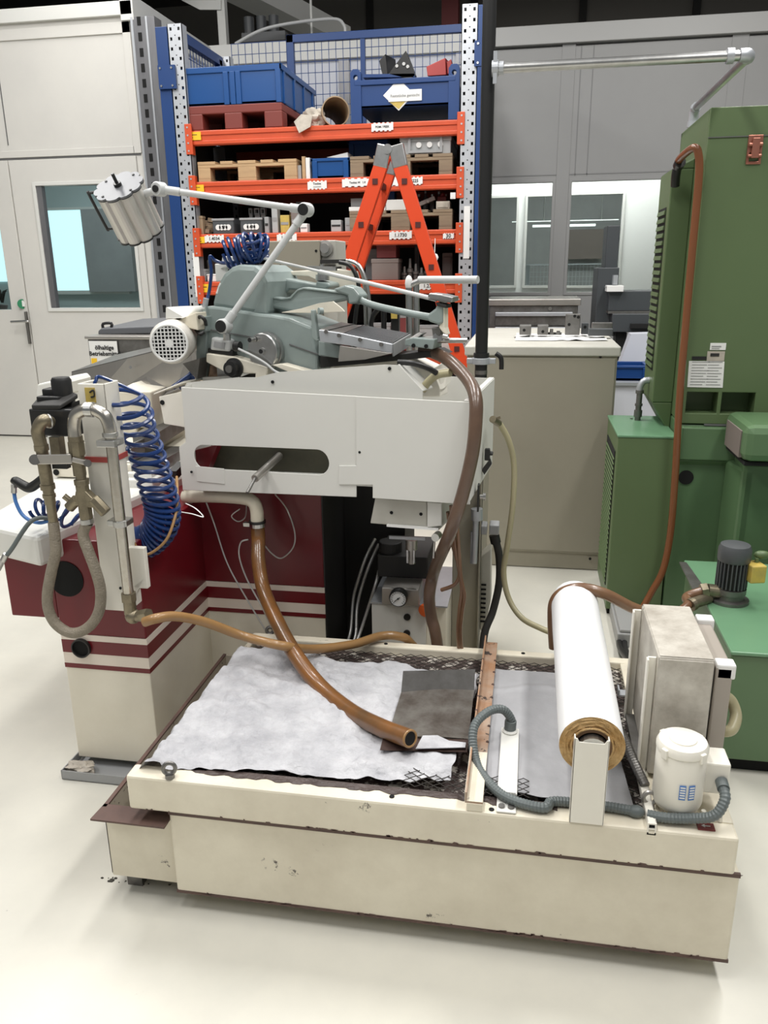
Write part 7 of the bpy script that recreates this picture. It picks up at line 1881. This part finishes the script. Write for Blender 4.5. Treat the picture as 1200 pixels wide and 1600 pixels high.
MB().cyl(j0, j0 + Vector((0.005, 0, -0.045)), 0.008).cyl(j0 + Vector((0.005, 0, -0.025)), j0 + Vector((0.005, 0, -0.045)), 0.012, seg=6).out('foot_screw', 'steel', t)
MB().tube([(-0.677, 2.497, 1.680), (-0.663, 2.494, 1.676), (-0.659, 2.493, 1.672)], 0.0015, seg=6).out('cable_end', 'silver_wire', t)
# head: ten-lobed aluminium extrusion
hc0, hc1 = Vector((-1.244, 2.430, 1.738)), Vector((-1.181, 2.397, 1.631))
ha = (hc1 - hc0).normalized()
# tilt slightly to the viewer so that the top cap shows
vd_ = (hc0 - Vector((0, 0, 1.5))).normalized()
ha = (ha - vd_ * ha.dot(vd_)).normalized()
ha = (ha * 0.9 + vd_ * 0.42).normalized()
Lh = 0.15
hx = ha.cross(Vector((0, 1, 0))).normalized()
hy = ha.cross(hx).normalized()
lob = []
NL = 10
for k in range(NL * 6):
    a = 2 * math.pi * k / (NL * 6)
    ph = (k % 6) / 6
    lob.append((a, 0.070 + 0.0055 * abs(math.sin(math.pi * ph)) - (0.004 if k % 6 == 0 else 0)))
pts = [hc0 + (hx * math.cos(a) + hy * math.sin(a)) * r_ for a, r_ in lob]
MB().prism(pts, ha * Lh).out('head', 'lamp_alu', t)
big = [hc0 - ha * 0.006 + (hx * math.cos(a) + hy * math.sin(a)) * (r_ + 0.003) for a, r_ in lob]
MB().prism(big, ha * 0.006).out('end_cap', 'lamp_cap', t)
MB().prism([p + ha * (Lh + 0.006) for p in big], ha * 0.004).prism([p + ha * 0.0062 for p in big], ha * 0.0025).out('cap_seals', 'black', t)
cc_ = hc0 - ha * 0.006
MB().cyl(cc_, cc_ - ha * 0.01, 0.012).cyl(cc_ - ha * 0.01, cc_ - ha * 0.04, 0.005).out('switch', 'black', t)
scw = MB()
for k in range(4):
    a = 0.6 + k * math.pi / 2
    p = cc_ + (hx * math.cos(a) + hy * math.sin(a)) * 0.062
    scw.cyl(p, p - ha * 0.003, 0.004, seg=8)
scw.out('cap_screws', 'black', t)
hs_ = (hx if (hx.x < 0) else -hx)
g0, g1 = hc0 + hs_ * 0.066 + ha * 0.004, hc0 + hs_ * 0.066 + ha * (Lh - 0.02)
MB().tube([g0 - hs_ * 0.0, g0 + hs_ * 0.034, g0 + hs_ * 0.039 + ha * 0.004, g1 + hs_ * 0.039 - ha * 0.004, g1 + hs_ * 0.034, g1], 0.0045, seg=8, n=4).out('handle', 'black', t, smooth=True)
MB().cyl(j2, j2 + (hc0 + ha * 0.04 - j2) * 0.55, 0.011).out('neck', 'arm_white', t, smooth=True)

# ------------------------------------------------------------------ pneumatic / coolant pipe post
YPp = 1.90
t = T('pipe_post', 'cream square post bolted to the red body, carrying the steel pipes', 'post', (-1.163, 1.900, 0.580))
zpb, zpt = 0.585, 1.220
xpl, xpr = -1.144, -1.069
lean = 0.0
MB().box((xpl, YPp, zpb), (xpl + 0.004, YPp + 0.075, zpt)).box((xpl, YPp, zpb), (xpr, YPp + 0.004, zpt)).box((xpr - 0.004, YPp, zpb), (xpr, YPp + 0.075, zpt)).box((xpl, YPp + 0.071, zpb), (xpr, YPp + 0.075, zpt)).out('post', 'cream_clean', t, bevel=0.003)
MB().cyl((xpl + 0.055, YPp - 0.002, zpb + 0.07), (xpl + 0.055, YPp, zpb + 0.07), 0.004, seg=10).out('bolt_hole', 'hole', t)
yl = MB().box((xpl + 0.020, YPp - 0.002, zpt - 0.048), (xpl + 0.048, YPp, zpt - 0.010)).out('warning_label', 'yellow_dirty', t)
MB().tube([(xpl + 0.034, YPp - 0.003, zpt - 0.022), (xpl + 0.045, YPp - 0.003, zpt - 0.016), (xpl + 0.046, YPp - 0.003, zpt - 0.030), (xpl + 0.036, YPp - 0.003, zpt - 0.034)], 0.0022, seg=6).out('symbol', 'ink', yl)
MB().box((xpl - 0.003, YPp - 0.003, 1.013), (xpr + 0.003, YPp + 0.078, 1.027)).out('red_strap', 'strap_red', t)
MB().box((xpr - 0.006, YPp + 0.03, 0.644), (xpr + 0.045, YPp + 0.05, 0.764)).prism([(xpr - 0.006, YPp + 0.03, 0.644), (xpr + 0.045, YPp + 0.03, 0.683), (xpr - 0.006, YPp + 0.03, 0.606)], (0, 0.02, 0)).out('gusset_plate', 'cream_clean', t, bevel=0.002)
# stainless pipe with U-bend
YPi = 1.862
t = T('stainless_pipe', 'stainless steel pipe bent over the cream post and running down its right edge', 'pipe', (-1.067, 1.862, 0.651))
xr_ = -1.046
zt3 = 1.159
xlft = -1.145
MB().tube([(xlft, YPi, 1.086), (xlft, YPi, zt3 - 0.042), (xlft + 0.010, YPi, zt3 - 0.014), (xlft + 0.034, YPi, zt3), ((xlft + xr_) / 2, YPi, zt3 + 0.001), (xr_ - 0.034, YPi, zt3), (xr_ - 0.010, YPi, zt3 - 0.014), (xr_, YPi, zt3 - 0.042), (xr_, YPi, zt3 - 0.07)], 0.0165, seg=18).out('bend', 'steel_pipe', t, smooth=True)
MB().cyl((xr_, YPi, zt3 - 0.07), (xr_, YPi, 0.647), 0.0145, seg=18).out('straight', 'steel_pipe', t, smooth=True)
for z_ in (zt3 - 0.062,):
    MB().cyl((xr_, YPi, z_ - 0.006), (xr_, YPi, z_ + 0.006), 0.020).cyl((xr_, YPi, z_ - 0.026), (xr_, YPi, z_ - 0.016), 0.022).box((xr_ - 0.03, YPi - 0.022, z_ - 0.030), (xr_ + 0.02, YPi + 0.03, z_ - 0.012)).out('pipe_clamp', 'steel', t, bevel=0.002)
MB().cyl(((xlft + xr_) / 2 + 0.012, YPi, zt3 + 0.001), ((xlft + xr_) / 2 - 0.010, YPi, zt3 + 0.001), 0.0195).out('coupling', 'steel', t, bevel=0.002)
zc3 = 0.858
MB().cyl((xr_, YPi, zc3 - 0.009), (xr_, YPi, zc3 + 0.009), 0.019).box((xr_ - 0.035, YPi - 0.006, zc3 - 0.008), (xr_ + 0.02, YPi + 0.035, zc3 + 0.008)).out('pipe_clamp', 'steel', t, bevel=0.002)
zb3 = 0.647
MB().cyl((xr_, YPi, zb3 + 0.012), (xr_, YPi, zb3 - 0.012), 0.020, seg=8).cyl((xr_, YPi, zb3 - 0.01), (xr_, YPi, zb3 - 0.05), 0.017).ball((xr_ + 0.006, YPi, zb3 - 0.056), 0.022).cyl((xr_ + 0.01, YPi, zb3 - 0.058), (xr_ + 0.055, YPi - 0.01, zb3 - 0.045), 0.015).cyl((xr_ + 0.035, YPi - 0.006, zb3 - 0.052), (xr_ + 0.06, YPi - 0.012, zb3 - 0.043), 0.018, seg=6).out('bottom_elbow', 'brass_old', t, smooth=True)
# brass valve column below the bend
t = T('pipe_fittings', 'old brass valve, nipples and Y-strainer below the pipe bend', 'fittings', (-1.168, 1.862, 0.884))
xv = xlft
zz0 = 1.086
f_ = MB()
f_.cyl((xv, YPi, zz0 + 0.004), (xv, YPi, zz0 - 0.010), 0.0185).cyl((xv, YPi, zz0 - 0.01), (xv, YPi, zz0 - 0.045), 0.021, seg=8).cyl((xv, YPi, zz0 - 0.045), (xv, YPi, zz0 - 0.10), 0.0165).cyl((xv, YPi, zz0 - 0.06), (xv, YPi, zz0 - 0.07), 0.0205).cyl((xv + 0.002, YPi, zz0 - 0.10), (xv + 0.002, YPi, zz0 - 0.125), 0.0135)
f_.out('nipples', 'brass_old', t, smooth=True)
ys = 0.941
st_ = MB().cyl((xv + 0.002, YPi, ys + 0.035), (xv + 0.002, YPi, ys + 0.018), 0.020, seg=6).cyl((xv + 0.002, YPi, ys + 0.02), (xv + 0.003, YPi, ys - 0.075), 0.017).prism([(xv - 0.022, YPi - 0.013, ys - 0.035), (xv - 0.012, YPi - 0.013, ys + 0.005), (xv + 0.016, YPi - 0.013, ys + 0.005), (xv + 0.052, YPi - 0.013, ys - 0.033), (xv + 0.030, YPi - 0.013, ys - 0.040)], (0, 0.026, 0)).cyl((xv + 0.028, YPi, ys - 0.018), (xv + 0.062, YPi, ys - 0.056), 0.0165, seg=8)
st_.out('strainer', 'brass_old', t, bevel=0.003)
MB().cyl((xv - 0.018, YPi, ys - 0.022), (xv - 0.042, YPi - 0.002, ys - 0.045), 0.0145).cyl((xv - 0.036, YPi, ys - 0.028), (xv - 0.052, YPi - 0.004, ys - 0.012), 0.008).out('drain_cock', 'brass_old', t, smooth=True)
MB().cyl((xv + 0.003, YPi, ys - 0.075), (xv + 0.004, YPi, ys - 0.088), 0.0175).out('hose_ferrule', 'steel', t)
bt = Vector((xv + 0.004, YPi, ys - 0.086))
# second pipe with elbow out of the black control box
t = T('left_pipe', 'old brass pipe elbow coming out of the black box and stepping down', 'pipe', (-1.247, 1.870, 0.950))
e1 = [(-1.223, 1.880, 1.121), (-1.224, 1.860, 1.130), (-1.234, 1.855, 1.122), (-1.245, 1.855, 1.102), (-1.244, 1.857, 1.077), (-1.243, 1.858, 1.062)]
MB().tube(e1, 0.0165, seg=16).out('elbow', 'brass_old', t, smooth=True)
pa, pb = Vector((-1.243, 1.858, 1.074)), Vector((-1.246, 1.870, 0.842))
dd = (pb - pa)
f_ = MB()
for (a, b, rr) in ((0.0, 0.25, 0.0155), (0.04, 0.10, 0.0185), (0.18, 0.26, 0.0185), (0.26, 0.50, 0.0165), (0.50, 0.56, 0.019), (0.56, 0.74, 0.0145), (0.62, 0.66, 0.017), (0.74, 1.0, 0.0125)):
    f_.cyl(pa + dd * a, pa + dd * b, rr)
f_.out('nipples', 'brass_old', t, smooth=True)
MB().torus(Vector((-1.219, 1.872, 1.126)), 0.0165, 0.003, axis=(0.7, 1, 0.1)).out('collar', 'steel', t, smooth=True)
cb = T('pipe_clamp_bar', 'flat grey clamp bar joining the two brass pipes', 'clamp', (-1.193, 1.840, 1.035))
MB().beam((-1.254, 1.838, 1.030), (-1.148, 1.838, 1.035), 0.006, 0.026).beam((-1.148, 1.838, 1.034), (-1.116, 1.860, 1.019), 0.006, 0.014).out('bar', 'steel_brushed', cb, bevel=0.004)
MB().cyl((-1.259, 1.846, 1.028), (-1.248, 1.830, 1.032), 0.014, seg=14).out('bolt', 'steel_dark', cb)
MB().cyl((-1.119, 1.862, 1.019), (-1.109, 1.845, 1.023), 0.010, seg=8).out('bolt', 'steel_dark', cb)
MB().box((-1.227, 1.870, 0.999), (-1.185, 1.890, 1.013)).out('rubber_block', 'black', cb)
# U-shaped braided hose between both
hp0 = pa + dd * 0.97
tag(MB().tube([hp0, (-1.242, 1.860, 0.800), (-1.243, 1.855, 0.765), (-1.261, 1.850, 0.710), (-1.282, 1.850, 0.642), (-1.284, 1.850, 0.594), (-1.268, 1.850, 0.556), (-1.232, 1.850, 0.533), (-1.192, 1.850, 0.540), (-1.154, 1.850, 0.570), (-1.129, 1.850, 0.614), (-1.120, 1.850, 0.671), (-1.128, 1.850, 0.727), (-1.145, 1.855, 0.779), (-1.157, 1.860, 0.822), bt], 0.0148, seg=16).out('braided_hose', 'hose_braid', smooth=True), 'grey brown braided hose hanging in a U between the brass pipes', 'hose')
# black pressure switch box on top
t = T('pressure_switch', 'black pressure switch box with round cap left of the cream post', 'switch', (-1.241, 1.920, 1.078))
yb_ = 1.90
MB().fb((-1.294, 1.900, 1.079), (-1.167, 1.900, 1.152), 0.09).out('body', 'black', t, bevel=0.005)
MB().prism([(-1.283, 1.900, 1.150), (-1.201, 1.900, 1.151), (-1.182, 1.960, 1.172), (-1.219, 1.990, 1.174), (-1.321, 1.990, 1.155)], (0, 0, 0.012)).out('upper_plate', 'black_soft', t, bevel=0.003)
MB().fb((-1.287, 1.930, 1.152), (-1.219, 1.930, 1.180), 0.06).fb((-1.281, 1.950, 1.174), (-1.242, 1.950, 1.197), 0.04).out('valve_head', 'black', t, bevel=0.004)
MB().lathe((-1.232, 1.970, 1.156), [(0.030, 0), (0.030, 0.012), (0.0265, 0.016), (0.0265, 0.062), (0.022, 0.070), (0.008, 0.071)], seg=28).out('round_cap', 'black', t, smooth=True)
MB().box((-1.265, 1.93, 1.007), (-1.238, 1.96, 1.070)).out('stem', 'brass_old', t)
MB().prism([(-1.191, 1.930, 1.121), (-1.182, 1.960, 1.133), (-1.181, 1.960, 1.167), (-1.185, 1.930, 1.164)], (0, 0.02, 0)).out('side_lug', 'black_soft', t, bevel=0.003)
tag(MB().prism([(-1.731, 2.600, 1.079), (-1.721, 2.600, 1.113), (-1.665, 2.600, 1.123), (-1.652, 2.600, 1.107), (-1.658, 2.600, 1.064), (-1.729, 2.600, 1.063)], (0, 0.25, 0)).box((-1.724, 2.62, 0.79), (-1.663, 2.84, 1.068)).out('white_stand', 'cream_white', bevel=0.006), 'white housing standing behind the black pressure switch', 'housing')
# big spiral air hose
t = T('spiral_hose', 'big blue spiral air hose hanging behind the cream post', 'hose', (-1.036, 2.050, 0.909))
sp_path = [(-1.073, 1.980, 1.188), (-1.065, 2.000, 1.137), (-1.053, 2.020, 1.084), (-1.044, 2.040, 1.013), (-1.033, 2.050, 0.937), (-1.023, 2.060, 0.859), (-1.028, 2.060, 0.800), (-1.065, 2.060, 0.750), (-1.109, 2.050, 0.731), (-1.141, 2.030, 0.725)]
P_ = smooth_path(sp_path, 20)
def Rf(f):
    return 0.046 * (0.95 + 0.10 * math.sin(f * 3.0)) + 0.012 * max(0, 1 - f * 4)
def spiral():
    out = []
    L = len(P_) - 1
    turns = 30
    n = turns * 22
    for i in range(n + 1):
        f = i / n
        g = 0.40 * f + 0.60 * f ** 1.0
        # wider pitch at the top: fewer turns there
        phase = turns * (0.34 * f + 0.66 * f * f)
        x = g * L
        k = min(int(x), L - 1)
        c_ = P_[k].lerp(P_[k + 1], x - k)
        tg_ = (P_[min(k + 2, L)] - P_[max(k - 2, 0)]).normalized()
        a_ = tg_.cross(Vector((0, 1, 0.25))).normalized()
        b_ = tg_.cross(a_).normalized()
        ang = 2 * math.pi * phase
        RR = Rf(f) * (1.12 if f < 0.2 else 1.0)
        out.append(c_ + a_ * RR * math.cos(ang) + b_ * RR * 0.9 * math.sin(ang) + tg_ * (RR * 0.30 * math.cos(ang)))
    return out
sp_pts = spiral()
MB().tube(sp_pts, 0.0062, seg=7, raw=True).out('coil', 'hose_blue', t, smooth=True)
MB().tube([sp_pts[0], (-1.111, 1.970, 1.227), (-1.125, 1.960, 1.219), (-1.129, 1.955, 1.205)], 0.0048, seg=8).out('hose_tail', 'hose_blue', t, smooth=True)
MB().tube([sp_pts[-1], (-1.111, 2.000, 0.713), (-1.101, 1.990, 0.694)], 0.005, seg=8).cyl((-1.094, 1.985, 0.731), (-1.094, 1.985, 0.712), 0.011).out('hose_tail', 'hose_blue', t, smooth=True)
tag(MB().tube([(-1.098, 1.950, 0.906), (-1.085, 1.960, 0.848), (-1.074, 1.970, 0.770), (-1.051, 1.970, 0.733), (-1.021, 1.980, 0.737), (-0.984, 2.000, 0.774), (-0.975, 2.050, 0.835), (-0.999, 2.120, 0.871), (-1.034, 2.200, 0.898)], 0.0042, seg=8).out('amber_hose', 'hose_tan', smooth=True), 'thin amber tube looping around the lower end of the blue spiral hose', 'hose')
# black blow gun with light blue hose, small coil and nozzle lance
t = T('blow_gun', 'black blow gun with light blue hose lying on the white cover', 'blow gun', (-1.346, 1.930, 0.930))
MB().tube([(-1.391, 1.930, 0.939), (-1.384, 1.930, 0.945), (-1.367, 1.930, 0.935), (-1.346, 1.930, 0.926), (-1.324, 1.930, 0.936), (-1.297, 1.930, 0.957), (-1.297, 1.950, 0.966)], lambda f: 0.009 + 0.005 * math.sin(f * math.pi), seg=12).out('grip', 'black', t, smooth=True)
MB().cyl((-1.391, 1.930, 0.928), (-1.394, 1.930, 0.910), 0.008).cyl((-1.390, 1.930, 0.934), (-1.391, 1.930, 0.926), 0.0095, seg=6).out('coupling', 'steel', t)
MB().tube([(-1.394, 1.930, 0.910), (-1.389, 1.925, 0.883), (-1.373, 1.920, 0.852), (-1.347, 1.915, 0.836), (-1.315, 1.910, 0.832), (-1.294, 1.920, 0.835)], 0.0052, seg=10).out('hose', 'hose_blue_light', t, smooth=True)
t = T('air_lance', 'dark blue hose with steel nozzle lance hanging over the white cover edge', 'hose', (-1.371, 1.860, 0.784))
MB().tube(helix([(-1.350, 1.950, 0.857), (-1.324, 1.950, 0.862), (-1.297, 1.950, 0.859), (-1.264, 1.950, 0.842), (-1.232, 1.950, 0.821)], 0.026, 5, 0.005), 0.005, seg=8, raw=True).out('coil', 'hose_blue', t, smooth=True)
MB().tube([(-1.292, 1.920, 0.842), (-1.309, 1.905, 0.848), (-1.328, 1.890, 0.841), (-1.348, 1.875, 0.814), (-1.376, 1.865, 0.773), (-1.396, 1.860, 0.749)], 0.0062, seg=10).out('hose', 'conduit', t, smooth=True)
MB().cyl((-1.396, 1.860, 0.753), (-1.409, 1.860, 0.734), 0.0085).cyl((-1.409, 1.860, 0.735), (-1.429, 1.860, 0.706), 0.0075, seg=6).out('nozzle', 'steel', t)

# ------------------------------------------------------------------ feed chute and oil drum at the left back
t = T('feed_chute', 'long brushed steel feed chute rising to the right behind the black switch', 'chute', (-1.556, 3.000, 1.059))
MB().prism([(-2.007, 3.300, 1.063), (-1.572, 3.000, 1.161), (-1.201, 2.780, 1.245), (-1.179, 2.780, 1.153), (-1.214, 2.780, 1.095), (-1.411, 2.850, 1.021), (-2.038, 3.300, 0.837)], (0.02, 0.02, 0)).out('side_sheet', 'steel_brushed', t)
MB().prism([(-2.007, 3.300, 1.063), (-1.572, 3.000, 1.161), (-1.201, 2.780, 1.245), (-1.295, 3.000, 1.237), (-1.842, 3.400, 1.127)], (0, 0, 0.004)).out('top_fold', 'steel_dark', t)
MB().prism([(-1.233, 2.770, 1.166), (-1.204, 2.770, 1.161), (-1.209, 2.770, 1.101), (-1.266, 2.770, 1.081), (-1.251, 2.770, 1.131)], (0, 0.01, 0)).out('end_flange', 'steel_brushed', t)
MB().cyl((-1.554, 2.980, 1.128), (-1.544, 2.960, 1.131), 0.006).out('rivet', 'steel', t)
MB().beam((-1.9, 3.35, 0), (-1.9, 3.35, 0.95), 0.06, 0.06, up=(0, 1, 0)).beam((-1.45, 3.0, 0), (-1.45, 3.0, 0.98), 0.06, 0.06, up=(0, 1, 0)).out('leg', 'steel_dark', t)
t = T('waste_container', 'grey steel waste container with a paper sign and folded lid at left', 'container', (-2.233, 4.200, 0.737))
yd = 4.0
MB().box((-2.317, yd, 0.02), (-1.932, yd + 0.6, 1.155)).out('body', 'steel_dark', t, bevel=0.006)
MB().box((-2.317 - 0.01, yd - 0.012, 1.148), (-1.932 + 0.01, yd + 0.61, 1.165)).out('rim', 'steel_brushed', t, bevel=0.004)
ld = MB().prism([(-2.309, 4.100, 1.163), (-1.967, 4.100, 1.170), (-1.963, 4.100, 1.210), (-2.286, 4.100, 1.197), (-2.307, 4.100, 1.183)], (0, 0.5, 0.02)).out('lid', 'lamp_cap', t, bevel=0.006)
MB().tube([(-2.286, 4.120, 1.195), (-2.283, 4.120, 1.219), (-2.234, 4.120, 1.222), (-2.237, 4.120, 1.199)], 0.008, n=3).out('lid_handle', 'black', ld)
MB().prism([(-2.162, 4.200, 1.196), (-2.037, 4.200, 1.203), (-2.205, 4.500, 1.197), (-2.286, 4.500, 1.193)], (0, 0, 0.006)).out('lid_paper', 'paper', ld)
sg = MB().fb((-2.303, 3.985, 1.001), (-2.143, 3.985, 1.139), 0.004).out('paper_sign', 'paper', t)
MB().text('ölhaltige\nBetriebsmittel', (-2.216, 3.983, 1.089), 0.032).out('lettering', 'ink', sg)
MB().fb((-2.298, 3.982, 1.001), (-2.266, 3.982, 1.049), 0.002).out('yellow_mark', 'yellow', sg)
